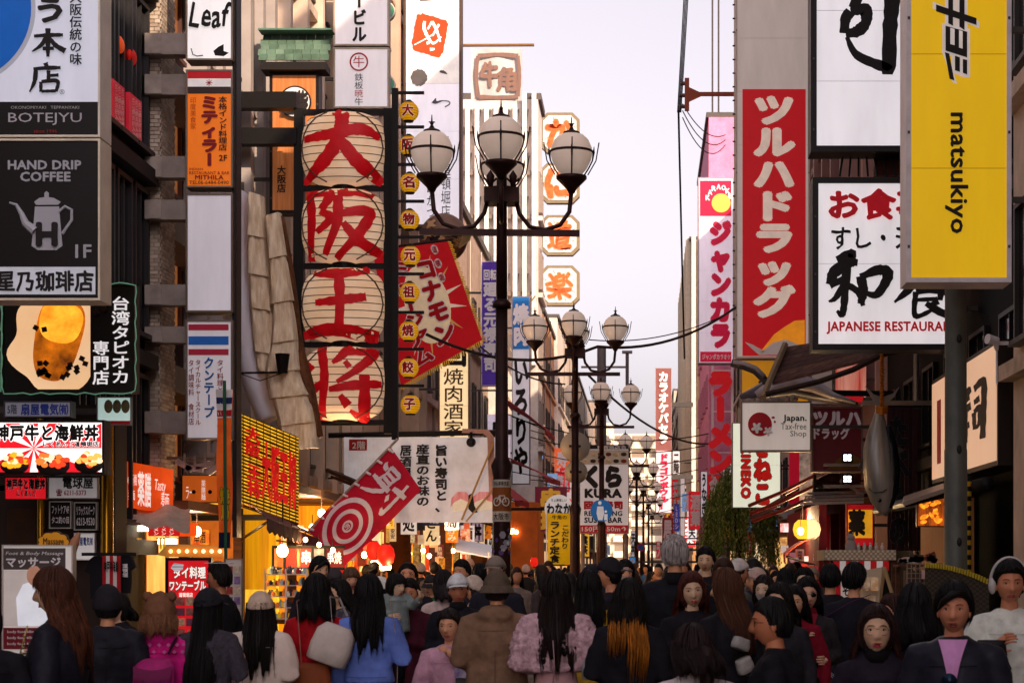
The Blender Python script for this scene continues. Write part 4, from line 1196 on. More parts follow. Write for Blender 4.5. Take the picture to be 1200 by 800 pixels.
for i, (px, Y) in enumerate(((733, 66), (746, 83), (754, 102), (760, 124), (764, 150))):
    lamp(px, Y, ('fourth', 'fifth', 'sixth', 'seventh', 'farthest')[i]+' street lamp down the street, seen small above the crowd')
# things on the first lamp's post
for (y0, y1, c_, tx) in ((562, 571, '#b9ad9e', '自転車等放置'), (571, 599, '#8a4a1c', ''), (599, 611, '#c8b8a4', '大阪市')):
    m = MB(); z0, z1 = P(0, y1, 20).z, P(0, y0, 20).z
    m.lathe([(.092, z0), (.092, z1)], (l1.location.x, 20, 0), 20); m.build('post_band', mat(c_, .6), l1)
    if tx:
        def cyl(u, v):
            return Vector((l1.location.x+.094*math.sin((u-588)/11.3), 20-.094*math.cos((u-588)/11.3), P(0, v, 20).z))
        text(l1, tx, (578, y0+2, 598, y1-2), cyl, INK, bold=.01)
m = MB()
for x_ in (582.5, 594):
    cyc = [cyl(x_+4.4*math.cos(a), 588+4.6*math.sin(a))+Vector((0, -.004, 0)) for a in [k*PI/8 for k in range(17)]]
    m.tube(cyc, .006, 4)
m.tube([cyl(x_, y_)+Vector((0, -.004, 0)) for x_, y_ in ((582.5, 588), (586, 581), (592, 581), (594, 588), (588, 588), (586, 581))], .006, 4)
m.build('bicycle_print', mat('#e2d8c8', .5), l1)
stk = [mat(c_, .5) for c_ in ('#d9d4d6', '#8f8a92', '#b9a98c', '#5a3a7c', '#c7c2c8', '#2a2a30', '#b06a3a')]
for i in range(46):
    a = R.uniform(-1.3, 1.3); z = R.uniform(.9, 2.02); s_ = R.uniform(.018, .045)
    m = MB(); n_ = R.choice((4, 6, 10)); m.lathe([(s_, .086+.0004*i/4), (s_, .091+.0004*i/4)], (0, 0, 0), n_, sy=R.uniform(.6, 1.5), M=Matrix.Rotation(R.random()*3, 3, 'X') if False else None)
    M_ = Matrix.Rotation(a, 3, 'Z') @ Matrix.Rotation(PI/2, 3, 'X')
    m.v = [tuple(M_ @ Vector(p)+Vector((l1.location.x, 20, z))) for p in m.v]
    m.build('sticker', R.choice(stk), l1)
# mirrors on second lamp
for i, (x_, y_, r_, lab) in enumerate(((674, 523, 17.5, 'larger upper round traffic mirror seen from behind'), (675, 553, 13.5, 'smaller lower round traffic mirror seen from behind'))):
    c = P(x_, y_, 35.0); rr = r_*35/F
    t = thing('traffic_mirror', lab, 'mirror', (c.x, c.y, c.z-rr))
    MB().lathe([(rr*.3, -.10), (rr*.75, -.06), (rr, 0), (rr, .03)], c, 28, M=Matrix.Rotation(-PI/2, 3, 'X')).build('mirror_back', mat('#b3a290', .5, .2), t, smooth=40)
    MB().bar(c+Vector((-.1, -.1, 0)), c+Vector((.1, -.1, 0)), .04).build('clamp', lm, t)
# pedestrian sign on third lamp
c = P(705, 598, 47.2); rr = 13*47.2/F
t = thing('pedestrian_sign', 'round blue pedestrian sign with two walking figures', 'road sign', (c.x, c.y, c.z-rr))
MB().lathe([(rr, 0), (rr, .03)], c, 28, M=Matrix.Rotation(PI/2, 3, 'X')).build('sign_disc', mat('#1c68ae', .4, emit=.1), t)
m = MB(); yy = 47.14
m.ball(P(703, 589, yy), .04, .01, .045); poly(m, [(700, 593), (707, 593), (708, 601), (706, 609), (701, 609), (699, 601)], yy)
m.ball(P(710, 599, yy), .03, .01, .03); poly(m, [(708, 602), (712, 602), (712, 609), (708, 609)], yy)
m.build('figure_print', mat('#d3dce6', .5, emit=.1), t)
c = P(751, 641, 60); t = thing('no_parking_sign', 'small round blue and red no-parking sign far down the street', 'road sign', tuple(c-Vector((0, 0, .13))))
MB().lathe([(.12, 0), (.12, .03)], c, 20, M=Matrix.Rotation(PI/2, 3, 'X')).build('sign_disc', mat('#b3162a', .4), t)
MB().lathe([(.09, .03), (.09, .035)], c, 20, M=Matrix.Rotation(PI/2, 3, 'X')).build('blue_disc', mat('#1c4a9e', .4), t)
MB().tube([c+Vector((0, .03, -.1)), Vector((c.x, c.y+.03, 0))], .03, 8).build('post', lm, t)
# grey utility pole with arms
t = thing('utility_pole', 'grey steel pole with a cross arm behind the second lamp', 'pole', ((705-CX)*60/F, 60, 0))
gp = mat('#8f8486', .5, .4)
MB().tube([(t.location.x, 60, 0), tuple(P(705, 407, 60))], [.16, .13], 12).build('pole', gp, t)
MB().bar(P(681, 430, 60), P(736, 430, 60), .06).build('cross_arm', gp, t)
MB().tube([P(735, 412, 60), P(735, 452, 60)], .05, 8).build('arm_post', gp, t)
MB().box(P(729, 0, 60).x, P(741, 0, 60).x, 59.9, 60.1, P(0, 414, 60).z, P(0, 411, 60).z).build('cap', gp, t)
# running sushi board and its posts
t = sign('white conveyor sushi bar board with black and red lettering', (679, 521, 737, 625), 52, .2, '#d3cbcb', '#6a5a54', .8, emit=.15, name='sushi_board')
MB().box(*(lambda a, b: (a.x, b.x, 51.97, 51.99, a.z, b.z))(P(680, 526, 52), P(736, 521, 52))).build('black_strip', mat('#231a18', .5), t)
MB().box(*(lambda a, b: (a.x, b.x, 51.97, 51.99, a.z, b.z))(P(680, 624, 52), P(736, 615, 52))).build('red_strip', mat('#a81a28', .5, emit=.1), t)
MB().box(*(lambda a, b: (a.x, b.x, 51.97, 51.99, a.z, b.z))(P(680, 544, 52), P(736, 527, 52))).build('menu_strip', mat('#a09080', .5, emit=.1, scale=8), t)
for j in range(2):
    for k in range(6): MB().ball(P(686+k*9, 532+j*8, 51.97), .075, .01, .05).build('dish_print', mat(('#7c2a1c', '#d2b890', '#3e2a1a')[(j+k) % 3], .5), t)
text(t, '稲荷商店会', (700, 521.8, 734, 525.5), 51.96, WH, bold=.02)
text(t, 'くら', (687, 547, 727, 570), 51.98, INK, bold=.09); text(t, 'KURA', (686, 573, 728, 582.5), 51.98, INK, bold=.06)
text(t, '回転寿司', (685, 587, 729, 596), 51.98, RD, bold=.07); text(t, 'REVOLVING', (685, 598.5, 729, 604), 51.98, INK, bold=.035); text(t, 'SUSHI BAR', (685, 606, 729, 612), 51.98, INK, bold=.04)
text(t, '150円 150m↑', (682, 616.5, 734, 622.5), 51.96, WH, bold=.03)
for x_ in (683, 733): MB().tube([P(x_, 520, 52.3), (P(x_, 0, 52.3).x, 52.3, 0)], .05, 8).build('post', gp, t)
# round udon-house disc and yellow lunch banner, left of the second lamp
c = P(655, 596, 44); rr = 16.5*44/F
t = thing('disc_sign', 'round white shop sign with black brush kana', 'sign', tuple(c-Vector((0, 0, rr))))
MB().lathe([(rr, 0), (rr, .15)], c, 32, M=Matrix.Rotation(PI/2, 3, 'X')).build('disc', mat('#d9d2cf', .5, emit=.2), t)
text(t, 'わなか', (641, 590, 669, 603), 43.8, INK, bold=.05); text(t, 'ちょ美味しい', (646, 584, 664, 587.5), 43.83, INK, bold=.02)
MB().bar(c+Vector((-.2, .1, 0)), c+Vector((-3.2, .4, 0)), .06).build('bracket_arm', fm, t)
t = thing('lunch_banner', 'yellow nobori banner with black lunch lettering', 'banner', ((652-CX)*36/F, 36, 0))
def nb(u, v): return P(641+(29-4*v)*u+.0*v+1.5*v, 601+60*v, 36)+Vector((0, .05*math.sin(v*6+u), 0))
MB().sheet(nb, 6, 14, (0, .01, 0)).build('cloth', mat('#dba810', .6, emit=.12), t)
nbf = lambda u, v: nb(u, v)+Vector((0, -.012, 0))
text(t, '牛角の', (.2, .04, .8, .12), nbf, INK, bold=.02); text(t, 'ランチ定食', (.1, .15, .52, .97), nbf, INK, bold=.045, vert=True); text(t, 'こだわり', (.6, .22, .92, .7), nbf, INK, bold=.03, vert=True)
MB().tube([P(640.5, 598, 36.03), (P(641, 0, 36).x, 36.03, 0)], .015, 6).build('banner_pole', WH, t)

# ---------------------------------------------------------------- signs, right side
# drugstore blade sign
t = sign('tall red drugstore blade sign with cream katakana below a plain top', (862, -80, 949, 420), 46, .9, '#c3b4ae', '#b9a69a', 2, emit=.2, side='R', arms=3, reach=4.7)
MB().box(*(lambda a, b: (a.x, b.x, 45.97, 45.99, a.z, b.z))(P(870, 417, 46), P(944, 105, 46))).build('red_panel', mat('#ae0c16', .4, emit=.25, var=.04), t)
CRM = mat('#e0c9ba', .5, emit=.2)
text(t, 'ツルハドラッグ', (884, 110, 930, 372), 45.965, CRM, bold=.07, vert=True)
m = MB(); poly(m, [(888, 416), (907, 392), (918, 384), (931, 376), (943, 375), (943, 413), (925, 400), (905, 412), (897, 416)], 46, .04); m.build('orange_swoosh', mat('#e08a1c', .4, emit=.25), t)
m = MB(); poly(m, [(888, 416), (905, 402), (920, 398), (932, 402), (943, 408), (943, 416)], 46, .05); poly(m, [(873, 401), (882, 404), (896, 412), (888, 415), (880, 408)], 46, .05); m.build('white_crane_shape', WH, t)
for k in range(26):
    MB().bar(P(862, 6+k*16, 46.3), P(858.5, 6+k*16, 46.3), .03).build('stud', fm, t)
# yellow box under it
t = sign('amber box sign below the red drugstore blade', (868, 421, 948, 475), 46.1, .6, '#cf8c10', '#8c7c70', 1.5, emit=.2, side='R', arms=1, reach=4.7)
text(t, 'ラッグ', (888, 445, 944, 462), 46.07, INK, bold=.05)
# big white sushi signs in black frames
t = sign('upper white box sign with huge black brush character', (950, -70, 1130, 178), 28, .5, '#e6e0e4', '#1c1617', 7, emit=.4, side='R', arms=2, reach=4.6, metal=.1)
brush(t, [[(.18, .15, .04), (.5, .02, .06), (.78, .02, .06), (.86, .12, .06), (.82, .55, .055), (.80, .97, .05), (.72, .95, .04), (.3, .82, .03), (.14, .62, .015)], [(.2, .22, .05), (.36, .26, .055)], [(.2, .34, .04), (.12, .42, .04), (.10, .58, .035)], [(.2, .34, .03), (.42, .32, .05), (.44, .46, .04), (.3, .56, .045), (.12, .58, .03)]], (982, -22, 1056, 84), 28, INK)
t = sign('lower white Japanese restaurant sign in black frame', (952, 208, 1132, 410), 28.1, .5, '#e6e0e2', '#1c1617', 7, emit=.38, side='R', arms=2, reach=4.6, metal=.1)
RB = mat('#b8101e', .5, emit=.15)
text(t, 'お食事', (973, 223, 1088, 256), 28.07, RB, bold=.045, wob=.02); text(t, 'すし・天ぷら', (975, 267, 1120, 292), 28.07, INK, bold=.02, wob=.03)
brush(t, [[(.12, .10, .04), (.34, .0, .05), (.3, .06, .02)], [(.02, .5, .04), (.08, .3, .05), (.3, .14, .05), (.42, .14, .03)], [(.02, .52, .03), (.3, .36, .03)], [(.26, .2, .04), (.24, .6, .035), (.20, .98, .03), (.12, .93, .015)], [(.22, .5, .03), (.1, .72, .025), (.0, .78, .01)], [(.26, .5, .03), (.42, .62, .03), (.5, .85, .02)], [(.46, .36, .04), (.5, .6, .045), (.46, .82, .03)], [(.46, .38, .03), (.72, .26, .045), (.86, .34, .05), (.7, .66, .035), (.5, .62, .02)]], (971, 298, 1052, 369), 28.08, INK)
brush(t, [[(.45, .0, .05), (.25, .4, .045), (.0, .7, .012)], [(.45, .05, .04), (.7, .4, .05), (1.0, .56, .03)], [(.35, .32, .03), (.65, .30, .035)], [(.34, .48, .03), (.7, .45, .04), (.72, .66, .03)], [(.34, .48, .03), (.33, .98, .03), (.6, .86, .02)], [(.36, .65, .02), (.68, .63, .025)], [(.7, .68, .03), (.55, .78, .025)], [(.5, .72, .03), (.75, .92, .045), (.98, .98, .03)]], (1048, 315, 1122, 371), 28.08, INK)
text(t, 'JAPANESE RESTAURANT', (969, 377, 1124, 391), 28.07, RB, bold=.035)
for k in range(7): MB().bar(P(988+k*9, 180, 28.4), P(984+k*11, 207, 28.4), .03).build('hanger_rod', fm, t)
MB().box(P(1024, 0, 28.6).x, P(1100, 0, 28.6).x, 28.55, 28.65, P(0, 207, 28.6).z, P(0, 180, 28.6).z).build('backing_plate', mat('#5a241c', .6), t)
# yellow drugstore sign
t = sign('large yellow drugstore box sign with rotated black lettering', (1062, -70, 1185, 331), 21, .5, '#cfa20e', '#e2d6d8', 5.5, emit=.42, side='R', arms=2, reach=4.35, var=.05, metal=0)
def rotxf(cx, cy):     # letters turned a quarter turn, reading downwards
    return lambda u, v: P(cx-v, cy+u, 20.985)
text(t, 'matsukiyo', (-70, -12, 70, 14), rotxf(1122, 203), INK, bold=.025)
lg = [[(1096.7, 6), (1144, 22), (1144, 30), (1096.7, 14)], [(1111, -20), (1116.5, -20), (1116.5, 31), (1111, 28)], [(1124, -20), (1130, -20), (1130, 36), (1124, 32)],
      [(1107.8, 31), (1133, 38), (1133, 68), (1107.8, 60)], [(1107, 62), (1112, 63.5), (1118, 95), (1112.5, 93)], [(1118.8, 66), (1124.5, 68), (1124.5, 85), (1118.8, 83)], [(1128, 70), (1133, 71), (1133, 88), (1128, 86)]]
for q, nm_, mm_, off in ((3.6, 'logo_outline', mat('#cdbfb8', .5, emit=.25), .0), (0, 'logo_lettering', INK, .012)):
    m = MB()
    for i_, g_ in enumerate(lg):
        cx_, cy_ = sum(p[0] for p in g_)/4, sum(p[1] for p in g_)/4
        poly(m, [(p[0]+math.copysign(q, p[0]-cx_), p[1]+math.copysign(q, p[1]-cy_)) for p in g_], 21, .006+off+.0006*i_, .004)
    m.build(nm_, mm_, t)
m = MB()
for g_ in ([(1113.2, 33.6), (1118.2, 35), (1118.2, 54), (1113.2, 52.6)], [(1123.4, 36.4), (1127.6, 37.6), (1127.6, 58), (1123.4, 56.8)]): poly(m, g_, 21, .028, .004)
m.build('logo_gaps', mat('#cdbfb8', .5, emit=.25), t)
# grey pole
t = thing('round_pole', 'thick weathered grey-green round pole under the yellow sign', 'pole', ((1120-CX)*22.3/F, 22.3, 0))
MB().tube([(t.location.x, 22.3, 0), (t.location.x, 22.3, 2.9), (t.location.x, 22.3, 2.91), (t.location.x, 22.3, 5.2)], [.128, .125, .120, .118], 24).build('shaft', mat('#4a4e48', .55, .3, c2='#6c6a60', scale=3, st=(1, 1, .5), bump=.3), t, smooth=40)
for z in (1.9, 2.9, 4.1): MB().ball((t.location.x+.02, 22.3-.12, z), .03, .02, .05).build('bolt', mat('#2c2c2a', .5, .5), t)
# tax-free sign and small drugstore sign
t = sign('small white tax-free shop sign with red blossom disc', (868, 470, 951, 529), 35, .25, '#d6c8be', '#7a675c', 2, emit=.22, side='R', arms=1, reach=4.7)
c = P(890.5, 497, 34.97); rr = 14*35/F
m = MB(); m.lathe([(rr, 0), (rr, .012)], c, 28, M=Matrix.Rotation(PI/2, 3, 'X')); m.ball(P(906, 489, 34.96), .03, .01, .02); m.ball(P(908, 494, 34.96), .02, .01, .02); m.build('red_disc', RD, t)
m = MB()
for (x_, y_, r_) in ((887, 501, 5.5), (900, 505, 4.5)):
    for k in range(5):
        a = k*2*PI/5+.3; M_ = Matrix.Rotation(-a, 3, 'Y'); m.ball(P(x_+r_*.65*math.cos(a), y_+r_*.65*math.sin(a), 34.94), .045*r_/5, .006, .026*r_/5, M=Matrix.Rotation(a, 3, 'Y'))
m.build('blossom_print', WH, t)
GY = mat('#4a4246', .5)
text(t, 'Japan.', (918, 486, 945, 495), 34.97, mat('#2c2426', .5), bold=.035); text(t, 'Tax-free', (915, 495.5, 945, 503), 34.97, GY, bold=0); text(t, 'Shop', (926, 504.5, 945, 513), 34.97, GY, bold=0)
t = sign('small dark maroon drugstore sign beside the hanging tuna', (951, 476, 1011, 553), 36, .3, '#4a1015', '#7a655c', 2, emit=.12, side='R', arms=1, reach=4.7)
MT = mat('#a89498', .5, emit=.1)
text(t, 'ツルハ', (954, 483, 1008, 498), 35.97, MT, bold=.07); text(t, 'ドラッグ', (954, 501, 995, 514), 35.97, MT, bold=.05)
m = MB(); poly(m, [(968, 550), (984, 536), (996, 530), (1008, 538), (1008, 550)], 36, .03); m.build('gold_mark', mat('#6a4c10', .5), t)
# lamps with cross-shaped bright heads on that sign
for i, y_ in enumerate((536, 561)):
    c = P(993, y_, 35.5)
    t2 = thing('floodlight', 'small square lit floodlight, %s, near the maroon sign' % ('upper' if i == 0 else 'lower'), 'lamp', tuple(c-Vector((0, 0, .1))))
    MB().box(c.x-.09, c.x+.09, c.y, c.y+.08, c.z-.08, c.z+.08).build('housing', fm, t2)
    m = MB()
    for dx in (-.035, .035):
        for dz in (-.03, .03): m.box(c.x+dx-.027, c.x+dx+.027, c.y-.008, c.y, c.z+dz-.022, c.z+dz+.022)
    m.build('led_panel', mat('#dfe4ff', .5, emit=4), t2)
    MB().bar(c+Vector((-.4, .1, -.12)), c+Vector((1.6, .1, -.12)), .05).build('arm', mat('#8c7a70', .5), t2)
# lucky-cat karaoke sign
t = sign('cream lit karaoke sign with red outlined lettering running down', (858, 495, 915, 595), 56, .4, '#dfe0c8', '#8a8478', 1, emit=.5, side='R', arms=1, reach=4.6)
text(t, 'まねきねこ', (884, 452, 903, 592), 55.97, mat('#d01c14', .5, emit=.2), bold=.07, vert=True, outline=mat('#2a1a14', .5), ow=.03)
text(t, 'MANEKINEKO', (-55, -5, 53, 5), lambda u, v: P(874-v, 530+u, 55.97), mat('#d01c14', .5, emit=.2), bold=.07, outline=mat('#2a1a14', .5), ow=.03)
MB().box(*(lambda a, b: (a.x, b.x, 55.9, 56.2, a.z, b.z))(P(925, 590, 56), P(937, 528, 56))).build('red_side_panel', mat('#b8122c', .5, emit=.2), t)
# karaoke blade far right centre
t = sign('white karaoke blade sign with magenta-red katakana', (818, 208, 860, 426), 78, .6, '#dccbd8', '#9a8f94', 1.2, emit=.28, side='R', arms=3, reach=4.6)
mg = mat('#b81238', .5, emit=.2)
MB().box(*(lambda a, b: (a.x, b.x, 77.96, 77.99, a.z, b.z))(P(820.5, 253, 78), P(857, 212, 78))).build('crest_panel', mat('#b81238', .4, emit=.25), t)
arc = 'KARAOKE'
for k, ch_ in enumerate(arc):
    a = PI+.25+k*.42; cx_, cy_ = 843+14*math.cos(a), 236+17*math.sin(a)
    text(t, ch_, (cx_-2.3, cy_-2.8, cx_+2.3, cy_+2.8), 77.94, WH, bold=.05)
m = MB(); m.lathe([(.36, 0), (.36, .02)], P(845, 238, 77.95), 24, M=Matrix.Rotation(PI/2, 3, 'X')); m.build('yellow_disc', mat('#e8b44c', .5, emit=.2), t)
MB().box(*(lambda a, b: (a.x, b.x, 77.96, 77.99, a.z, b.z))(P(820.5, 424, 78), P(857, 412, 78))).build('foot_panel', mat('#b81238', .4, emit=.25), t)
text(t, 'ジャンカラ', (832, 258, 856, 408), 77.97, mg, bold=.09, vert=True); text(t, 'ジャンボカラオケ', (823, 415, 856, 421), 77.94, WH, bold=.04)
# ramen letters, cut out in red
t = thing('ramen_letters', 'big red cut-out ramen katakana stacked down a white frame', 'sign', tuple(P(845, 560, 70)))
for x_ in (835, 858): MB().bar(P(x_, 428, 70.1), P(x_, 560, 70.1), .08).build('rail', WH, t)
for k in range(6): MB().bar(P(835, 434+k*24, 70.1), P(858, 434+k*24, 70.1), .04).build('rung', WH, t)
text(t, 'ラーメン', (830, 434, 858, 556), 70, mat('#c0141c', .4, emit=.2), bold=.10, vert=True, thick=.12)
MB().bar(P(858, 500, 70.2), Vector((4.7, 70.2, P(0, 500, 70).z)), .1).build('bracket_arm', fm, t)
# karaoke parlour blade far down the street
t = sign('tall narrow far karaoke blade, brown top and white foot', (768, 431, 787, 601), 138, .8, '#7c4a44', '#a8948c', .5, emit=.25, side='R', arms=2, reach=3.3, armr=.15)
text(t, 'カラオケパセラ', (772, 435, 783, 520), 137.9, mat('#eadccf', .5, emit=.2), bold=.06, vert=True)
MB().box(*(lambda a, b: (a.x, b.x, 137.9, 137.98, a.z, b.z))(P(769, 600, 138), P(786, 528, 138))).build('white_panel', mat('#cbb8bc', .5, emit=.25), t)
text(t, 'ドラゴンボウル！', (773, 531, 783, 597), 137.85, mg, bold=.08, vert=True)
# small signs deep on both sides of the far street
FARS = [
 ('red and gold far sign with white lettering right of the lamps', (829, 556, 846, 606), 92, '#a8141c', '金龍', WH, 'R'),
 ('tiny white far sign with black kanji above the willow', (847, 540, 857, 562), 74, '#c9c0c4', '回転寿司', INK, 'R'),
 ('tiny pink square far sign with red character above the willow', (847, 563, 857, 576), 74, '#cfa4b0', '四', RD, 'R'),
 ('small blue and red vertical far sign beside the lamp row', (790, 590, 796, 622), 120, '#243a96', 'LEDシ', WH, 'R'),
 ('dark red far sign with pale strokes behind the grey-haired man', (776, 606, 789, 655), 118, '#6a1018', '居酒', WH, 'R'),
 ('pale vertical far sign with thin black kana', (821, 552, 829, 606), 100, '#c9bcc0', 'うなぎ', INK, 'R'),
 ('grey and white far building sign beside the karaoke blade', (788, 528, 797, 556), 140, '#b8b0b0', '二階', INK, 'R'),
 ('maroon shop panel with yellow top beside the white disc', (627, 570, 664, 622), 66, '#5c1224', '串揚', mat('#c7902c', .5, emit=.2), 'L'),
 ('white and black far sign low beside the sushi board', (739, 622, 745, 652), 90, '#b9b0b4', '天丼', INK, 'R'),
 ('cyan arrow sign above the heads far down the street', (737, 652, 745, 664), 75, '#2484c4', '↑', WH, 'R'),
 ('bright white kanji sign left of the far lamps', (715, 655, 724, 668), 76, '#d8d4d8', '酒', INK, 'L'),
 ('red kanji banner under the sushi board', (700, 640, 709, 660), 58, '#a5242c', '150', WH, 'L'),
 ('tall pale vertical far sign left of the ribbed building', (797, 560, 803, 628), 128, '#b9a9a4', '', INK, 'R'),
 ('narrow red nobori far along the right shops', (769, 634, 774, 654), 84, '#c8202c', 'ラ', WH, 'R'),
 ('white awning sign with grey letters over the left stalls', (536, 605, 552, 634), 52, '#c9b0b4', 'すし', INK, 'L'),
 ('small framed white menu sign above the wooden stalls', (553, 612, 566, 634), 54, '#b89aa8', '丼', INK, 'L')]
for lab, bx, Y, fc, tx, tm, sd in FARS:
    t = sign(lab, bx, Y, .25, fc, '#5a4a44', .5, emit=.3, name='far_sign', side=sd if Y > 60 else None, arms=1, reach=(-6.1 if sd == 'L' else 4.4), armr=.04)
    w_ = bx[2]-bx[0]
    if tx: text(t, tx, (bx[0]+w_*.15, bx[1]+2, bx[2]-w_*.15, bx[3]-2), Y-.03, tm, bold=.05, vert=len(tx) > 1)
# lit sushi sign on the facade plane
XS = 4.2
t = thing('facade_sign', 'peach lit sushi sign with black brush kanji along the black facade', 'sign', tuple(side_xf(XS)(1130, 560)))
y0, y1 = XS*F/(1168-CX), XS*F/(1093-CX)
def fp(u, v): return Vector((XS, y1+(y0-y1)*u, 4.28-(4.28-2.9)*v))
MB().box(XS+.003, XS+.42, y0-.06, y1+.06, 2.84, 4.34).build('sign_box', mat('#2a1e1a', .5, .3), t)
MB().box(XS-.01, XS+.01, y0, y1, 2.9, 4.28).build('face_panel', mat('#e3b694', .5, emit=.33, scale=1, var=.06), t)
brush(t, [[(.1, .02, .05), (.15, .1, .04)], [(.0, .14, .04), (.4, .10, .05), (.5, .08, .03)], [(.05, .26, .035), (.45, .2, .04)], [(.2, .1, .04), (.2, .5, .04), (.05, .75, .03)], [(.02, .42, .03), (.5, .36, .05)], [(.3, .4, .04), (.3, .95, .04)], [(.1, .7, .03), (.45, .66, .04)], [(.62, .12, .04), (.95, .08, .05), (.96, .5, .05), (.92, .98, .05)], [(.62, .34, .03), (.82, .31, .04)], [(.62, .5, .04), (.64, .78, .03)], [(.62, .5, .03), (.82, .47, .04), (.8, .72, .03), (.64, .76, .02)]], (.46, .22, .86, .78), fp, INK, lift=.012, nrm=(-1, 0, 0))
text(t, 'SUSHI', (.50, .87, .62, .92), fp, mat('#8a5a40', .5), bold=.02, nrm=(-1, 0, 0))
MB().box(XS-.016, XS-.01, y1-.9, y1-.55, 3.1, 4.0).build('red_stripe', RD, t)
# black facade details on the right
dk = mat('#1b1718', .5, .2)
MB().tube([(4.1, 24.5, 2.62), (4.1, 36, 2.62)], .09, 10).build('gutter_pipe', dk, bpy.data.objects['street_building'] if False else thing('awning_pipe', 'dark round pipe running under the lit sushi sign', 'pipe', (4.1, 30, 2.53)), smooth=True)
t = thing('peach_hoarding', 'plain peach-coloured hoarding board behind the grey pole', 'hoarding', (4.1, 28, 0))
for k in range(4):
    MB().box(4.06, 4.14, 25.7+k*1.1, 25.7+k*1.1+1.085, 0, 2.5).build('panel', mat('#a8703f', .7, var=.08, bump=.1), t)
t = thing('hazard_pole', 'slim post wrapped in black and yellow hazard tape', 'post', (4.0, 25.1, 0))
MB().tube([(3.98, 25.2, 0), (3.98, 25.2, 2.75)], .045, 10).build('post', dk, t)
for k in range(22): MB().tube([(3.98, 25.2, .1+k*.12), (3.98, 25.2, .16+k*.12)], .048, 10).build('tape_band', mat('#b89018', .5), t)
t = thing('security_camera', 'white security camera on the cream corner building', 'camera', (4.2, 23.3, 4.0))
MB().tube([P(1157, 397, 23.3), P(1167, 399, 23.35), P(1168, 410, 23.4)], [.06, .05, .02], 10).build('camera_body', WH, t)
MB().tube([P(1168, 400, 23.4), P(1168, 450, 23.4)], .012, 6).build('cable', WH, t)
MB().bar(P(1168, 402, 23.4), Vector((4.32, 23.4, P(0, 402, 23.4).z)), .04).build('mount', WH, t)
# picture menu and corrugated canopy
t = sign('tilted amber-lit grilled food picture beside the grey pole', (1074, 582, 1108, 617), 27.5, .1, '#8c3c0c', '#3a2418', 1.2, emit=.9, facekw=dict(kind='noise', c2='#1c0a06', scale=9, var=.5), name='food_picture')
m = MB()
for k in range(14): m.ball(P(1080+R.random()*22, 587+R.random()*25, 27.48), .05, .01, .025, M=Matrix.Rotation(R.random()*3, 3, 'Y'))
m.build('food_print', mat('#e88a1c', .4, emit=1.2, c2='#7c2a08', scale=14), t)
t = thing('corrugated_canopy', 'short corrugated metal canopy beside the grey pole', 'canopy', tuple(P(1080, 590, 28)))
for k in range(22):
    x0 = 1060+k*2.1
    MB().tube([P(x0, 590-k*.7, 27.0), P(x0+1, 583-k*.7, 28.6)], .03, 6).build('corrugation', mat('#8c7c70', .4, .4), t)
MB().bar(P(1060, 592, 27.1), Vector((4.5, 27.2, P(0, 570, 27).z)), .05).build('rim', fm, t)
# ---------------------------------------------------------------- wires
wc = mat('#241e1e', .6)
def sag(a, b, s, n=14):
    a, b = Vector(a), Vector(b)
    return [a+(b-a)*(i/n)-Vector((0, 0, s*4*(i/n)*(1-i/n))) for i in range(n+1)]
def wire(label, pts, r=.02, cat='cable'):
    t = MB().tube(pts, r, 5).build('cable', wc)
    return tag(t, label, cat)
for k in range(4):
    wire(('leftmost', 'second', 'third', 'rightmost')[k]+' of the steep cables dropping to the rust-red pole arm', sag(P(803+k*1.6, -30, 50), P(794+k*1.3, 132, 50), .02), .014)
wire('single thick cable hanging straight down beside the red pole arm', sag(P(795, 130, 50), P(802, 420, 62), .1), .028)
for k in range(3): wire(('upper', 'middle', 'lower')[k]+' loop of cable sagging from the red pole arm to the pink tower', sag(P(800, 122+k*8, 50), P(850, 158+k*6, 60), .32+.1*k), .014)
wire('heavy black cable crossing the street behind the lamps', sag(P(500, 392, 36), P(700, 406, 40), .35)+sag(P(700, 406, 40), P(862, 360, 46), .3)[1:], .03)
wire('thin cable running just above the heavy black cable', sag(P(690, 398, 41), P(862, 362, 46), .25), .012)
wire('long cable sloping down to the right behind the second lamp', sag(P(690, 440, 56), P(830, 520, 75), .5), .035)
wire('cable crossing low between the left signs and the lamp', sag(P(540, 385, 45), P(662, 450, 50), .3), .02)
for k in range(7):
    y_ = 500+k*17
    wire('distant thin cable strung across the street, %s of the seven' % ('topmost', 'second from the top', 'third from the top', 'middle', 'third from the bottom', 'second from the bottom', 'lowest')[k], sag(P(600+k*6, y_-12+k*2, 70+k*8), P(830-k*4, y_+8-k*3, 74+k*8), .5), .022)
t = thing('pole_arm', 'rust-red insulator arm sticking out over the street', 'pole arm', tuple(P(850, 120, 50)))
ru = mat('#9a4a34', .6, .2)
MB().bar(P(805, 110.5, 50), P(905, 110.5, 50), .09).build('arm', ru, t)
MB().bar(P(805, 92, 50), P(805, 130, 50), .11).build('upright', ru, t)
MB().prism([P(807, 102, 49.95), P(822, 109, 49.95), P(822, 113, 49.95), P(807, 120, 49.95)], [P(807, 102, 50.03), P(822, 109, 50.03), P(822, 113, 50.03), P(807, 120, 50.03)]).build('gusset', ru, t)
for y_ in (98, 112, 125): MB().tube([P(797, y_, 50), P(803, y_, 50)], .05, 8).build('insulator', mat('#5a4440', .4), t)

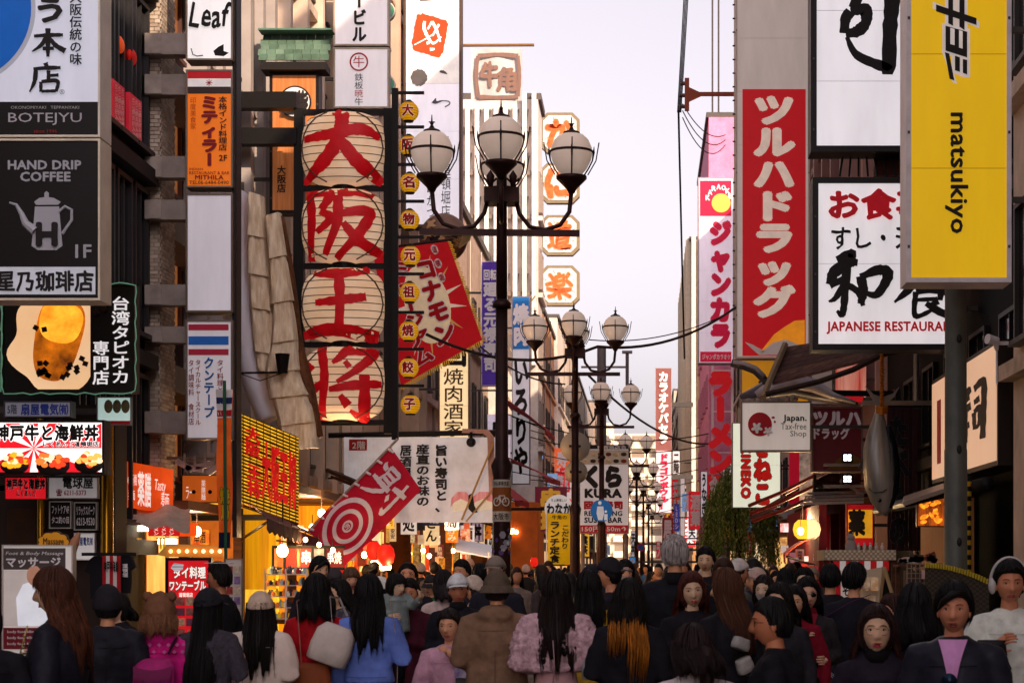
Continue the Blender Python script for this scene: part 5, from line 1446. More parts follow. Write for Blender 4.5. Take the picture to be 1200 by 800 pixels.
# ---------------------------------------------------------------- willow
t = thing('willow_tree', 'drooping green willow in front of the right-hand shops', 'tree', ((868-CX)*62/F, 62, 0))
bx_ = t.location.x
MB().tube([(bx_, 62, 0), (bx_+.05, 62, 1.5), (bx_-.1, 62.1, 2.8), (bx_+.1, 62, 4.0)], [.16, .13, .10, .05], 10).build('trunk', mat('#3a2c22', .9, bump=.5), t, smooth=True)
m = MB(); tips = []
for k in range(11):
    a = k*2.4; q = Vector((bx_+1.0*math.cos(a)*R.uniform(.5, 1), 62+.9*math.sin(a), R.uniform(3.7, 4.6)))
    m.tube([(bx_, 62, 2.5+.1*k), Vector((bx_, 62, 3.3)).lerp(q, .5)+Vector((0, 0, .3)), q], [.05, .03, .012], 6); tips.append(q)
m.build('limb', mat('#3a2c22', .9), t, smooth=True)
m = MB()
for k in range(520):
    b = R.choice(tips); a = R.random()*2*PI; rr = R.random()**.5
    p0 = Vector((bx_+1.05*rr*math.cos(a), 62+1.1*rr*math.sin(a), 4.75-1.1*rr*rr+R.uniform(-.3, .15)))
    L = R.uniform(1.0, 3.0)*(.6+.5*rr); ph = R.random()*6; out = Vector((math.cos(a), math.sin(a), 0))*.25
    n = int(L/.045)
    for j in range(n):
        e = j/n
        p = p0+out*e+Vector((.06*math.sin(e*5+ph), .06*math.cos(e*4+ph), -L*e))
        ang = R.random()*2*PI; d = Vector((math.cos(ang), math.sin(ang), -1.3)).normalized(); s_ = Vector((-math.sin(ang), math.cos(ang), 0))*.019
        l_ = R.uniform(.07, .12)
        m.mi = R.choice((0, 0, 1, 2)); m.add([p-s_, p+d*l_*.5-s_*1.1, p+d*l_, p+s_], [(0, 1, 2, 3)])
m.build('crown', [mat('#76883a', .7, var=.3), mat('#56682a', .7, var=.3), mat('#a09c58', .7, var=.3)], t, kind='stuff')

# ---------------------------------------------------------------- street-level shops, left side
glow = mat('#ffc46a', .5, emit=2.2, var=.15, scale=2)
tube_l = mat('#ffe4c0', .4, emit=7)
bulb_m = mat('#ffd48a', .4, emit=14)
wood = mat('#3c2216', .7, c2='#5c3820', scale=3, st=(1, 1, 6), bump=.3)
def awning(label, a, b, c, d, colr, stripes=0, group=None, fringe=True):
    """a,b: wall edge (far/near ends), c,d: outer edge"""
    a, b, c, d = map(Vector, (a, b, c, d))
    t = thing('awning', label, 'awning', tuple((c+d)/2), 0, group)
    def f(u, v):
        p = (a*(1-u)+b*u)*(1-v)+(c*(1-u)+d*u)*v
        return p+Vector((0, 0, .05*math.sin(v*PI)-.02*math.sin(u*9)*v))
    MB().sheet(f, 14, 6, (0, 0, .015)).build('canvas', mat(colr, .7, bump=.2, var=.2), t, smooth=40)
    if fringe:
        g = MB(); n = 18
        for k in range(n):
            p, q = c.lerp(d, k/n), c.lerp(d, (k+.92)/n)
            g.prism([p, q, q+Vector((0, 0, -.13)), (p+q)/2+Vector((0, 0, -.17)), p+Vector((0, 0, -.13))], [x+Vector((.015, .01, 0)) for x in (p, q, q+Vector((0, 0, -.13)), (p+q)/2+Vector((0, 0, -.17)), p+Vector((0, 0, -.13)))])
        g.build('valance', mat(colr, .7, var=.25), t)
    for e in (0.02, .98): MB().tube([a.lerp(b, e)+Vector((0, 0, -.5)), c.lerp(d, e)+Vector((0, 0, -.03))], .018, 6).build('strut', fm, t)
    return t

def stall(label, Y0, Y1, X0, X1, H, wallc, glowc='#e89a3a', em=1.2, shelf=True):
    """open shopfront at street level: back wall, side wall, lit interior"""
    t = thing('market_stall', label, 'shop', ((X0+X1)/2, (Y0+Y1)/2, 0))
    MB().box(X0-.6, X0-.45, Y0, Y1, 0, H).build('back_wall', mat(glowc, .7, emit=em*.35, var=.5, scale=1.6), t)
    MB().box(X0-.44, X1, Y1-.12, Y1, 0, H).build('side_wall', mat(wallc, .7, emit=.05, var=.3, scale=2), t)
    MB().box(X0-.44, X1, Y0, Y1-.13, H, H+.12).build('ceiling', wood, t)
    for y in (Y0+.07, Y1-.2):
        MB().box(X1-.12, X1, y-.06, y+.06, 0, H-.003).build('post', wood, t)
    if shelf:
        MB().box(X1-.75, X1-.14, Y0+.2, Y1-.3, .78, .84).build('counter_top', wood, t)
        MB().box(X1-.2, X1-.15, Y0+.2, Y1-.3, .05, .77).build('counter_front', mat(wallc, .7), t)
    return t

def bulb(label, p, L=.4, r=.045, power=0, group='warm bulbs hanging in the stalls', m_=None):
    t = thing('hanging_bulb', label, 'lamp', tuple(Vector(p)-Vector((0, 0, r))), 0, group)
    MB().ball(p, r, r, r*1.15, n=10, m=8).build('bulb', m_ or bulb_m, t, smooth=True)
    MB().tube([Vector(p)+Vector((0, 0, r)), Vector(p)+Vector((0, 0, r+L))], .006, 4).build('cord', wc, t)
    if power:
        l = bpy.data.lights.new('bulb_light', 'POINT'); l.energy = power; l.color = (1, .62, .28); l.shadow_soft_size = .06
        o = bpy.data.objects.new('bulb_light', l); col.objects.link(o); o.location = Vector(p)+Vector((.08, -.12, -.03)); 
    return t

# orange ramen-shop corner: two orange signs, canopy, tubes
st1 = stall('brightly lit shop under the orange sign', 25.8, 29.5, -6.5, -5.75, 2.35, '#c9782a', '#ffb050', 2.2)
for k in range(5):
    MB().box(-6.9+.28*k, -6.86+.28*k, 25.9, 25.95, 0, 2.3).build('glass_mullion', mat('#c9a060', .4, .5), st1)
MB().box(-6.94, -5.9, 25.97, 26.0, .3, 2.3).build('lit_panel', mat('#ffb860', .5, emit=.9, c2='#c8641c', scale=1.3, st=(4, 1, .4), var=.1), st1)
t = thing('orange_sign', 'slanted bright orange shop sign with white kanji, left of two', 'sign', tuple(P(175, 597, 25)))
oq = quad(P(147, 540, 24.6), P(203, 550, 25.8), P(147, 594, 24.6))
MB().prism([oq(0, 0), oq(1, 0), oq(1, 1), oq(0, 1)], [oq(a, b)+Vector((-.05, .22, 0)) for a, b in ((0, 0), (1, 0), (1, 1), (0, 1))]).build('face_panel', mat('#d8480c', .4, emit=.4, c2='#b83408', scale=1), t)
MB().prism([P(138, 538, 24.62), P(146.8, 540, 24.62), P(146.8, 648, 24.62), P(138, 648, 24.62)], [P(138, 538, 24.9), P(146.8, 540, 24.9), P(146.8, 648, 24.9), P(138, 648, 24.9)]).build('end_panel', mat('#4a1a10', .5), t)
oqf = lambda u, v: oq(u, v)+Vector((0, -.01, 0))
WS = mat('#efe0d6', .5, emit=.4)
text(t, '薬膳', (.26, .18, .53, .92), oqf, WS, bold=.02); text(t, '心斎橋', (.05, .25, .24, .5), oqf, WS, bold=.0); text(t, '麺', (.06, .6, .2, .82), oqf, WS, bold=0); text(t, 'Tasty', (.6, .28, .84, .6), oqf, WS, bold=0, shear=.2); text(t, '麺', (.74, .55, .92, .92), oqf, WS, bold=0)
t = sign('second orange shop sign with two round knobs, right of two', (213, 556, 256, 589), 29.2, .15, '#c65a1c', '#5a3018', 1, emit=.35, name='orange_sign')
for x_ in (227, 246): MB().ball(P(x_, 576, 29.15), .03, .03, .03).build('knob', fm, t)
text(t, '薬膳麺', (236, 562, 241, 586), 29.17, WS, bold=0, vert=True); text(t, 'ラー', (218, 570, 226, 584), 29.17, WS, bold=0)
t = thing('striplight_canopy', 'curved pale canopy with red menu board and strip lights', 'canopy', tuple(P(185, 640, 25.5)))
MB().sheet(lambda u, v: P(147+75*u, 592+3*u+14*v*v+6*v+8*u*v, 25.6-1.0*v)+Vector((0, 0, .03*math.sin(u*12))), 14, 6, (0, .02, .01)).build('canopy_shell', mat('#b9a290', .6, var=.2), t)
a, b = P(176, 628, 25.2), P(208, 607, 25.0); MB().box(a.x, b.x, 25.1, 25.14, a.z, b.z).build('red_menu', mat('#b81c18', .5, emit=.5), t)
for k in range(3): text(t, 'ラーメン', (180+k*9, 609, 186+k*9, 627), 25.09, WS, bold=.02, vert=True)
a, b = P(208, 628, 25.2), P(226, 612, 25.0); MB().box(a.x+.01, b.x, 25.2, 25.24, a.z, b.z).build('orange_panel', mat('#d8480c', .5, emit=.5), t)
for (x0, x1, y_) in ((151, 178, 619), (180, 204, 624), (138, 160, 630), (186, 206, 634)):
    tt = thing('strip_light', 'glowing strip light under the canopy, %s' % {151: 'large left one', 180: 'large right one', 138: 'small lower left one', 186: 'small lower right one'}[x0], 'lamp', tuple(P((x0+x1)/2, y_+4, 25.3)), group='strip lights under the pale canopy')
    MB().box(P(x0, 0, 25.3).x, P(x1, 0, 25.3).x, 25.26, 25.36, P(0, y_+3, 25.3).z, P(0, y_-3, 25.3).z).build('diffuser', tube_l, tt)
    MB().box(P(x0, 0, 25.3).x-.02, P(x1, 0, 25.3).x+.02, 25.25, 25.38, P(0, y_-3.2, 25.3).z, P(0, y_-4.4, 25.3).z).build('housing', fm, tt)
for x_ in (160, 163, 187, 191): MB().box(P(x_, 0, 25).x, P(x_+2.2, 0, 25).x, 25.0, 25.02, P(0, 643, 25).z, P(0, 630, 25).z).build('paper_tag', mat('#e0a018', .6, emit=.3), st1)
for k in range(4):
    c = P(216+k*12, 545+(k % 2)*4, 26.0)
    t = thing('spotlight', 'white clamp spotlight above the orange signs, %s from the left' % ('first', 'second', 'third', 'fourth')[k], 'lamp', tuple(c), group='white spotlights above the orange signs')
    M_ = Matrix.Rotation(.5-.35*k, 3, 'Y'); MB().obox(c, .22, .08, .07, M_).build('head', mat('#b9aca6', .5, .2), t)
    MB().tube([c, c+Vector((0, 0, .16))], .015, 6).build('stem', mat('#b9aca6', .5, .2), t)
t = thing('light_rail', 'grey rail above the orange signs carrying the spotlights', 'rail', tuple(P(200, 541, 26.05)))
MB().bar(P(134, 535, 26.05), P(262, 538, 26.05), .04).bar(P(134, 541, 26.4), P(262, 543, 26.4), .03).build('rail', mat('#8f8078', .5, .4), t)
# bulbed arch over the Thai board
t = thing('bulb_arch', 'gold arched marquee strip with round bulbs over the red Thai board', 'sign', tuple(P(225, 652, 24)))
m = MB(); poly(m, [(184, 650), (196, 637), (262, 639), (262, 652), (196, 652)], 24); m.build('strip', mat('#a87a34', .5, emit=.2), t)
for k in range(7): MB().ball(P(200+k*9.6, 645.5, 23.96), .022).build('bulb', mat('#ff9a50', .4, emit=5), t, smooth=True)
t = sign('red lit Thai food board in a black frame', (194, 653, 248, 780), 23.5, .12, '#c01018', '#120c0c', 3.5, emit=.55, name='menu_board')
text(t, 'タイ料理', (204, 664, 241, 677), 23.47, WS, bold=.04, outline=INK, ow=.05, wob=.02); text(t, 'ワンテーブル', (199, 680, 241, 691), 23.47, WS, bold=.05, outline=INK, ow=.05)
text(t, '道頓堀店', (210, 694, 226, 699), 23.47, WS, bold=.03)
for k in range(7):
    MB().box(*(lambda a, b: (a.x, b.x, 23.46, 23.48, a.z, b.z))(P(198+(k % 2)*21, 709+(k//2)*12, 23.5), P(217+(k % 2)*22, 700+(k//2)*12, 23.5))).build('dish_photo', mat(('#8c4a3a', '#b08a6a', '#5a2a3a')[k % 3], .5, emit=.2, c2='#4a2430', scale=18), t)
m = MB(); poly(m, [(200, 665), (204, 659), (215, 661), (214, 667), (206, 670)], 23.45, 0, .006); m.build('flag_print', mat('#e0d8dc', .5, emit=.3, c2='#2a2438', scale=4, st=(.1, 1, 6)), t)
# tall striped nobori with green pole, menu stand
t = thing('striped_banner', 'orange, white and green patterned nobori on a green pole', 'banner', ((266-CX)*22/F, 22, 0))
def ob(u, v): return P(253+(19-4*v)*u+3*v, 456+186*v, 22)+Vector((0, .05*math.sin(v*9+u*2), .0))
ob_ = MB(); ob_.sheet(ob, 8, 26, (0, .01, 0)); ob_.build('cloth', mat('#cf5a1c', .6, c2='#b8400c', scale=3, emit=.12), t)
obf = lambda u, v: ob(u, v)+Vector((0, -.012, 0))
for (v0, v1, c_) in ((.0, .18, '#d9d0ce'), (.13, .17, '#b3101c'), (.05, .09, '#1c2a5a'), (.9, 1, '#1a1c34')):
    MB().grid(lambda u, v: obf(u, v0+(v1-v0)*v)+Vector((0, -.003*(2 if v1-v0 < .1 else 1), 0)), 6, 3).build('stripe', mat(c_, .6), t)
text(t, '焼鳥', (.2, .62, .8, .82), obf, mat('#d8a818', .5), bold=.06, vert=True, outline=mat('#1c3a1c', .5), ow=.04)
MB().tube([P(263, 446, 21.95), (P(266, 0, 21.95).x, 21.95, 0)], .018, 8).build('banner_pole', mat('#2c5a40', .4), t)
t = sign('narrow leaning white menu board beside the green pole', (264, 654, 284, 770), 21.5, .05, '#b5a39c', '#7c6c64', 1, emit=.1, name='menu_stand')
for k in range(14): MB().box(*(lambda a, b: (a.x, b.x, 21.47, 21.49, a.z, b.z))(P(266+(k % 2)*9, 672+(k//2)*12, 21.5), P(273+(k % 2)*9, 663+(k//2)*12, 21.5))).build('dish_photo', mat(('#a0342a', '#c9b39a', '#5a6a4a', '#8a6a9a')[k % 4], .5, var=.5, scale=30), t)
# clothes rack and striped towel by the shopfront
t = thing('shirt_display', 'black t-shirt hanging on the storefront rack beside a red striped towel', 'clothing', tuple(P(150, 706, 19)))
m = MB(); m.mi = 0
def shirt(x, y, s_, Y): return [(x-9*s_, y), (x-4*s_, y-4*s_), (x+4*s_, y-4*s_), (x+9*s_, y), (x+15*s_, y+14*s_), (x+9*s_, y+17*s_), (x+8*s_, y+46*s_), (x-8*s_, y+46*s_), (x-9*s_, y+17*s_), (x-15*s_, y+14*s_)]
poly(m, shirt(144, 651, .95, 19), 19, 0, .07); m.build('shirt', mat('#15131a', .8, bump=.3), t)
text(t, '道頓堀', (144, 660, 150, 676), 18.98, WH, bold=.04, vert=True)
t = thing('shirt_display', 'plain black t-shirt hanging left of the striped towel', 'clothing', tuple(P(112, 706, 19.1)))
m = MB(); poly(m, shirt(114, 655, 1.0, 19.1), 19.1, 0, .07); m.build('shirt', mat('#15131a', .8, bump=.3), t)
t = thing('striped_towel', 'red and white striped souvenir towel hanging between black shirts', 'towel', tuple(P(130, 708, 18.8)))
for k in range(5):
    a, b = P(120+k*4.2, 708, 18.8), P(124.2+k*4.2, 651, 18.8); MB().box(a.x, b.x, 18.8, 18.82+.002*k, a.z, b.z).build('stripe', mat('#b0141c' if k % 2 == 0 else '#ddd2ce', .7), t)
text(t, '神戸牛海鮮', (122, 657, 139, 670), 18.795, BK, bold=.03)
MB().bar(P(96, 649, 19), P(160, 649, 19), .03).build('hanging_rail', fm, t)
# yellow-lit souvenir stall with maroon awning
st2 = stall('yellow-lit souvenir stall under the maroon awning', 30.5, 36, -5.9, -5.2, 2.75, '#8a5410', '#ffb02c', 1.8, shelf=True)
MB().box(-7.2, -5.35, 35.6, 35.8, 0, 2.7).build('yellow_curtain', mat('#d8900c', .6, emit=.45, c2='#a8600c', scale=1.2, st=(7, 1, .3)), st2)
MB().box(P(283, 0, 30.4).x, P(322, 0, 30.4).x, 30.42, 30.5, 1.3, 2.6).build('yellow_panel', mat('#dc980c', .6, emit=.5, c2='#b06a0c', scale=1.2, st=(9, 1, .3)), st2)
clutter(st2, P(322, 0, 35).x, -5.3, 1.4, 2.7, 35.4, 14)
clutter(st1, P(140, 0, 29.3).x, -5.85, 1.0, 2.3, 29.3, 10)
awning('long maroon sloping awning above the souvenir stall', P(300, 596, 36), P(283, 590, 29), P(400, 642, 31.5), P(312, 607, 24.5), '#5c2a34')
t = thing('picture_window', 'dark-framed window with red food pictures behind the crowd', 'window', tuple(P(355, 668, 27.5)))
for i, (x0, x1, c_) in enumerate(((321, 333, '#c07030'), (334, 347, '#a81c14'), (348, 351, '#d8a050'), (352, 366, '#b01818'), (367, 380, '#c8b49a'), (382, 402, '#5a1014'))):
    a, b = P(x0, 665, 27.5), P(x1, 642, 27.5); MB().box(a.x, b.x, 27.5, 27.55, a.z, b.z).build('pane', mat(c_, .5, emit=.7, c2='#5a1a0c', scale=5), t)
for y_ in (640.5, 666): MB().bar(P(319, y_, 27.45), P(404, y_, 27.45), .04).build('frame_bar', fm, t)
for x_ in (320, 333.5, 366.5, 381): MB().bar(P(x_, 642, 27.44), P(x_, 665, 27.44), .03).build('frame_bar', fm, t)
text(t, '串焼', (384, 646, 400, 660), 27.48, WS, bold=.02); text(t, '串', (354, 645, 364, 660), 27.48, WS, bold=.03)
bulb('bright bare bulb hanging in front of the picture window', P(331, 645, 27), .6, .075, 25)
for k in range(5): bulb('small warm bulb under the maroon awning edge, %s of the five' % ('leftmost', 'second from the left', 'middle', 'second from the right', 'rightmost')[k], P(326+k*16, 620+k*6, 27.2), .12, .03, 0)
# shelf of souvenirs
t = thing('goods_shelf', 'white wire shelf of small souvenirs in the stall', 'shelf', (P(345, 0, 26.5).x, 26.7, 0))
for j in range(5):
    z = P(0, 672+j*13, 26.5).z
    MB().box(P(311, 0, 26.5).x, P(384, 0, 26.5).x, 26.5, 26.8, z-.015, z).build('shelf_board', mat('#c9b8a8', .5), t)
for x_ in (311, 335, 359, 384): MB().bar(P(x_, 666, 26.48), (P(x_, 0, 26.48).x, 26.48, .05), .02).build('upright', WH, t)
sv = [mat(c_, .5, var=.3, emit=e_) for c_, e_ in (('#c9a02c', .2), ('#8c1c1c', .1), ('#2c3a5a', 0), ('#c8bcb0', .15), ('#3c3c46', 0), ('#c06a2c', .2), ('#8aa0a8', .1))]
SVM = {}
sg = 'small souvenirs on the wire shelf'
for j in range(5):
    z = P(0, 672+j*13, 26.5).z
    for k in range(22):
        h = R.uniform(.05, .10); w_ = .026; i_ = R.randrange(7); kk = (i_, R.randrange(3))
        if kk not in SVM:
            m = MB(); hh = (.06, .08, .10)[kk[1]]; m.lathe([(w_, 0), (w_*1.1, hh*.6), (w_*.5, hh*.8), (w_*.55, hh)], (0, 0, 0), 6+2*kk[1]); SVM[kk] = m.mesh('souvenir', sv[i_])
        o = bpy.data.objects.new('souvenir', SVM[kk]); col.objects.link(o); o.location = (P(313, 0, 26.5).x+k*.0355, 26.6+R.uniform(-.05, .12), z+.001)
        tag(o, 'small bright souvenir standing in rows on the wire shelf of the stall', 'souvenir', sg)
# wooden stalls with lanterns further along
for i, (Y0, Y1, X1, lab, wc_, gc) in enumerate(((37, 42.5, -4.85, 'wooden skewer stall with amber lights behind the tall looking-up man', '#5a2c14', '#ff9a30'),
        (43, 50, -4.7, 'second wooden stall with fiery orange display', '#4a2410', '#ff7a1c'), (51, 60, -4.6, 'third wooden stall beside the white tent', '#6a4426', '#ffa84c'))):
    s_ = stall(lab, Y0, Y1, X1-.8, X1, 2.7, wc_, gc, 1.5)
    MB().sheet(lambda u, v: Vector((X1-.9+1.35*v, Y0+(Y1-Y0)*u, 3.35-.55*v+.02*math.sin(u*40))), 30, 5, (0, 0, .06)).build('eave', mat('#4a362c', .8, c2='#2a1c18', scale=4, bump=.4), s_)
    for k in range(int((Y1-Y0)/.5)): MB().bar((X1-.85, Y0+.25+k*.5, 3.28), (X1+.42, Y0+.25+k*.5, 2.78), .05).build('rafter', wood, s_)
    for k in range(7):
        MB().box(X1-.55, X1-.5, Y0+.2+k*(Y1-Y0-.5)/7, Y0+.2+(k+.8)*(Y1-Y0-.5)/7, 1.55, 2.35).build('lit_sign_panel', mat(('#e8901c', '#c03a14', '#e8c070', '#a8280c')[(k+i) % 4], .5, emit=1.0, c2='#7a2408', scale=6, var=.3), s_)
    clutter(s_, X1-1.2, X1-.1, .9, 2.6, Y1-.14, 16)
    clutter(s_, X1-.5, X1+.35, 2.0, 2.75, Y0-.02, 7, wr=(.08, .25), hr=(.15, .4))
    for k in range(3):
        MB().box(X1-.5+.17*k, X1-.36+.17*k, Y0+.0, Y0+.04, 1.75-.1*k, 2.65).build('hanging_sheet', mat(('#c9a890', '#8c1c14', '#e0b060')[k], .6, emit=.25, c2='#5a2c14', scale=14), s_)
nb_ = 0
for (x_, y_, Y) in ((421, 641, 36), (427, 650, 36), (441, 660, 35), (446, 663, 35), (450, 664, 35), (455, 664, 35), (438, 659, 36), (472, 643, 44), (480, 648, 44), (488, 646, 44), (496, 645, 45), (503, 651, 46), (525, 650, 50), (531, 645, 50), (601, 621, 60), (605, 623, 60), (375, 630, 31), (366, 618, 31)):
    nb_ += 1
    bulb(('small glowing bulb in the wooden stalls, seen above the white-capped heads' if 430 < x_ < 510 else 'small glowing bulb among the left stalls'), P(x_, y_, Y), .15, .05, 12 if nb_ % 5 == 1 else 0)
def red_lantern(label, p, r, c_='#c81c10', group='red paper lanterns along the stalls', em=.5, stretch=1.15):
    t = thing('paper_lantern', label, 'lantern', tuple(Vector(p)-Vector((0, 0, r*stretch))), 0, group)
    MB().lathe([(r*.45, -r*stretch), (r*.85, -r*stretch*.6), (r, 0), (r*.85, r*stretch*.6), (r*.45, r*stretch)], p, 14).build('paper_shell', mat(c_, .5, emit=em), t, smooth=40)
    for s_ in (-1, 1): MB().lathe([(r*.47, -.012), (r*.47, .012)], Vector(p)+Vector((0, 0, s_*r*stretch)), 12).build('cap', ydk, t)
    return t
for k, (x_, y_, Y, r_) in enumerate(((438, 645, 35.5, .14), (452, 650, 35, .16), (432, 640, 36.2, .11), (626, 658, 44, .09), (664, 657, 40, .07), (560, 641, 52, .1), (397, 662, 33, .12))):
    red_lantern('round red paper lantern hanging %s' % ('left under the skewer stall eave', 'over the bulbs of the skewer stall', 'high in the skewer stall', 'beside the orange wall', 'under the yellow lunch banner', 'beside the white tent', 'at the maroon awning end')[k], P(x_, y_, Y), r_)
# white tent, orange wall, red awnings further down
t = thing('white_tent', 'white market tent roof above the heads left of the stickered post', 'tent', (P(560, 0, 48).x, 49, 0))
MB().sheet(lambda u, v: P(534+42*u, 638+8*u-6*v+8*(1-v), 48+3*v), 6, 4, (0, 0, .03)).build('roof_sheet', mat('#d8d2da', .6, emit=.1), t)
for (x_, y_) in ((-4.3, 48.1), (-3.65, 48.1), (-3.7, 50.8), (-4.4, 50.8)): MB().tube([(x_, y_, 0), (x_, y_, 2.0)], .03, 6).build('leg', WH, t)
t = thing('orange_house', 'low orange-walled shop with two wall lamps behind the stickered post', 'shop', (-4.1, 66, 0))
MB().box(-5.9, P(630, 0, 64).x, 64, 68, 0, P(0, 588, 64).z).build('wall', mat('#b8561c', .7, emit=.1, c2='#8a3c14', scale=1), t)
for (x_) in (599.5, 605): MB().ball(P(x_, 623, 63.9), .07).build('wall_lamp', mat('#ffc070', .4, emit=8), t, smooth=True)
awning('upper bright red shell awning left of the second lamp', (-4.7, 73, 7.2), (-4.7, 66, 7.2), (-3.2, 73, 6.3), (-3.2, 66, 6.1), '#b81c24')
awning('middle red awning above the maroon shop panel', (-4.7, 73, 5.3), (-4.7, 66, 5.3), (-3.0, 73, 4.7), (-3.2, 66, 4.55), '#a8161e')
awning('lower red awning beside the stickered post', (-4.8, 62, 4.5), (-4.8, 57, 4.5), (-3.5, 62, 3.6), (-3.6, 57, 3.5), '#b3141c')
for k in range(6):
    awning('small far awning over the left shops, %s of the six' % ('nearest', 'second nearest', 'third nearest', 'third farthest', 'second farthest', 'farthest')[k], (-5.2, 77+k*8, 3.6), (-5.2, 71+k*8, 3.6), (-3.7, 77+k*8, 2.9), (-3.7, 71+k*8, 2.9), ('#8c2a1c', '#b8501c', '#6a1a14')[k % 3], fringe=False)
# far lit frontages along both sides: many small lit signs and shop fronts
cols_ = ['#e8c8a0', '#d05a2c', '#e8e0dc', '#b81c24', '#d8a02c', '#c8b8c8', '#8a2c1c', '#f0d0a0', '#6a8ab0']
cnm = dict(zip(cols_, ['tan', 'orange', 'white', 'red', 'amber', 'lilac', 'dark red', 'cream', 'blue']))
for i in range(64):
    sd = -1 if i % 2 else 1
    Y = 64+i*3.2+R.uniform(-1, 1); X = (-5.1 if sd < 0 else 3.0)+R.uniform(-.2, .3)*(1 if sd < 0 else -1)
    if sd > 0 and Y < 110: X = 3.7
    w_ = R.uniform(.5, 1.1); h = R.uniform(.8, 2.6); z = R.uniform(2.4, 6.5 if i % 3 else 9)
    c_ = R.choice(cols_)
    s_ = ''.join(R.choice('酒肉寿司麺焼鳥串天丼茶薬') for _ in range(max(1, int(h/w_))))
    t = thing('far_sign', 'small distant %s shop sign with %s lettering, %s, %s' % (cnm[c_], s_, 'left side' if sd < 0 else 'right side', 'high up' if z > 4.5 else 'low down'), 'sign', (X, Y, z), 0, 'distant shop signs, %s side' % ('left' if sd < 0 else 'right'))
    MB().box(X-w_/2, X+w_/2, Y, Y+.2, z, z+h).build('sign_box', mat(c_, .5, emit=.35, var=.2), t)
    px_, py_ = CX+X*F/Y, CY-(z+h-CZ)*F/Y
    text(t, s_, (px_-w_*.35*F/Y, py_+.08*h*F/Y, px_+w_*.35*F/Y, py_+.92*h*F/Y), Y-.01, INK if lin(c_)[1] > .35 else WH, bold=.05, vert=len(s_) > 1)
    MB().bar((X, Y+.1, z+h*.6), ((-6.2 if sd < 0 else 4.6), Y+.1, z+h*.6), .05).build('bracket_arm', fm, t)
for i in range(26):
    sd = -1 if i % 2 else 1
    Y = 66+i*6; X = -5.3 if sd < 0 else 3.3
    if sd > 0 and Y < 120: X = 4.0
    t = thing('far_shopfront', 'small lit shopfront far down the %s side above the heads' % ('left' if sd < 0 else 'right'), 'shop', (X, Y, 0), 0, 'distant lit shopfronts, %s side' % ('left' if sd < 0 else 'right'))
    MB().box(min(X, X+sd), max(X, X+sd), Y, Y+5, 0, 3.3).build('frontage', mat(R.choice(('#6a4a34', '#8a6a50', '#a87a4a', '#7a2a20')), .6), t)
    MB().box(X+(.15 if sd > 0 else -.9), X+(.9 if sd > 0 else -.15), Y-.04, Y-.003, .4, 2.6).build('lit_window', mat(R.choice(('#ffc070', '#ffe0b0', '#ff9a48')), .5, emit=.7, c2='#7a3c1c', scale=3), t)
    xx = X-sd*.03; MB().box(min(xx, X-sd*.003), max(xx, X-sd*.003), Y+.5, Y+4.5, .4, 2.5).build('lit_window', mat('#ffc890', .5, emit=.6, c2='#8a4c2c', scale=2), t)

# ---------------------------------------------------------------- right side street level
# whale sculpture with boat-like wooden roof
t = thing('whale_sculpture', 'grey and white whale sculpture with barnacled jaw above the tax-free sign', 'sculpture', tuple(P(935, 480, 37)))
w1 = [(868, 468, 6), (885, 462, 9), (905, 455, 13), (930, 450, 15), (955, 458, 12), (980, 468, 6), (1004, 474, 3)]
m = MB(); m.tube([P(x, y, 37) for x, y, r_ in w1], [(.24, r_*37/F) for x, y, r_ in w1], 14); m.build('body', mat('#564e56', .35, var=.3), t, smooth=True)
w2 = [(886, 464, 6), (905, 453, 9), (928, 447, 10), (952, 452, 9), (975, 464, 5), (1002, 472, 2)]
m = MB(); m.tube([P(x, y, 36.86) for x, y, r_ in w2], [(.2, r_*37/F) for x, y, r_ in w2], 12); m.build('pale_back', mat('#cfc6cf', .3, c2='#948890', scale=1.5), t, smooth=True)
m = MB()
for k in range(20): m.ball(P(870+k*3.3, 470-(.0+.02*k)*k*.4+R.uniform(-1, 1), 36.7), R.uniform(.035, .06))
m.build('barnacles', mat('#5c4c48', .7, c2='#a89890', scale=20), t, smooth=True)
m = MB(); f1 = [(857, 425, 1.5), (872, 429, 3.5), (885, 434, 5), (897, 446, 5), (900, 456, 4)]
m.tube([P(x, y, 36.8) for x, y, r_ in f1], [(r_*37/F, .07) for x, y, r_ in f1], 8); m.build('flipper', mat('#3c383e', .3, var=.3), t, smooth=True)
m = MB(); f2 = [(859, 424, 1), (873, 426, 2), (886, 431, 2.6), (896, 441, 2)]
m.tube([P(x, y, 36.72) for x, y, r_ in f2], [(r_*37/F, .04) for x, y, r_ in f2], 6); m.build('flipper_edge', mat('#9a909a', .3), t, smooth=True)
MB().bar(P(950, 460, 37.2), Vector((4.8, 37.3, P(0, 460, 37).z)), .1).build('bracket_arm', fm, t)
t = thing('plank_roof', 'tilted weathered plank roof hanging over the whale sculpture', 'roof', tuple(P(960, 450, 34)))
def pr(u, v): return P(894+122*u+24*(1-v)*(1-u), 452-58*u*(.5 if v > .5 else 1)-46*(1-v)*(1-u)-0*v-6*u*v, 34.5+1.2*(1-v))
r00, r10, r11, r01 = P(916, 410, 36), P(1000, 398, 34.6), P(1040, 418, 33.4), P(905, 452, 34.6)
for k in range(7):
    a, b = k/7, (k+.9)/7
    q = [r00.lerp(r01, a), r10.lerp(r11, a), r10.lerp(r11, b), r00.lerp(r01, b)]
    MB().prism(q, [p+Vector((0, .02, .05)) for p in q]).build('plank', mat(R.choice(('#5a3a32', '#4c302a', '#6a463a')), .8, c2='#2c1a16', scale=3, st=(1, 4, 4), bump=.4), t)
MB().tube([P(894, 466, 34.4), P(906, 436, 34.8), P(920, 404, 35.8)], .06, 6).build('end_beam', mat('#8a7258', .7), t)
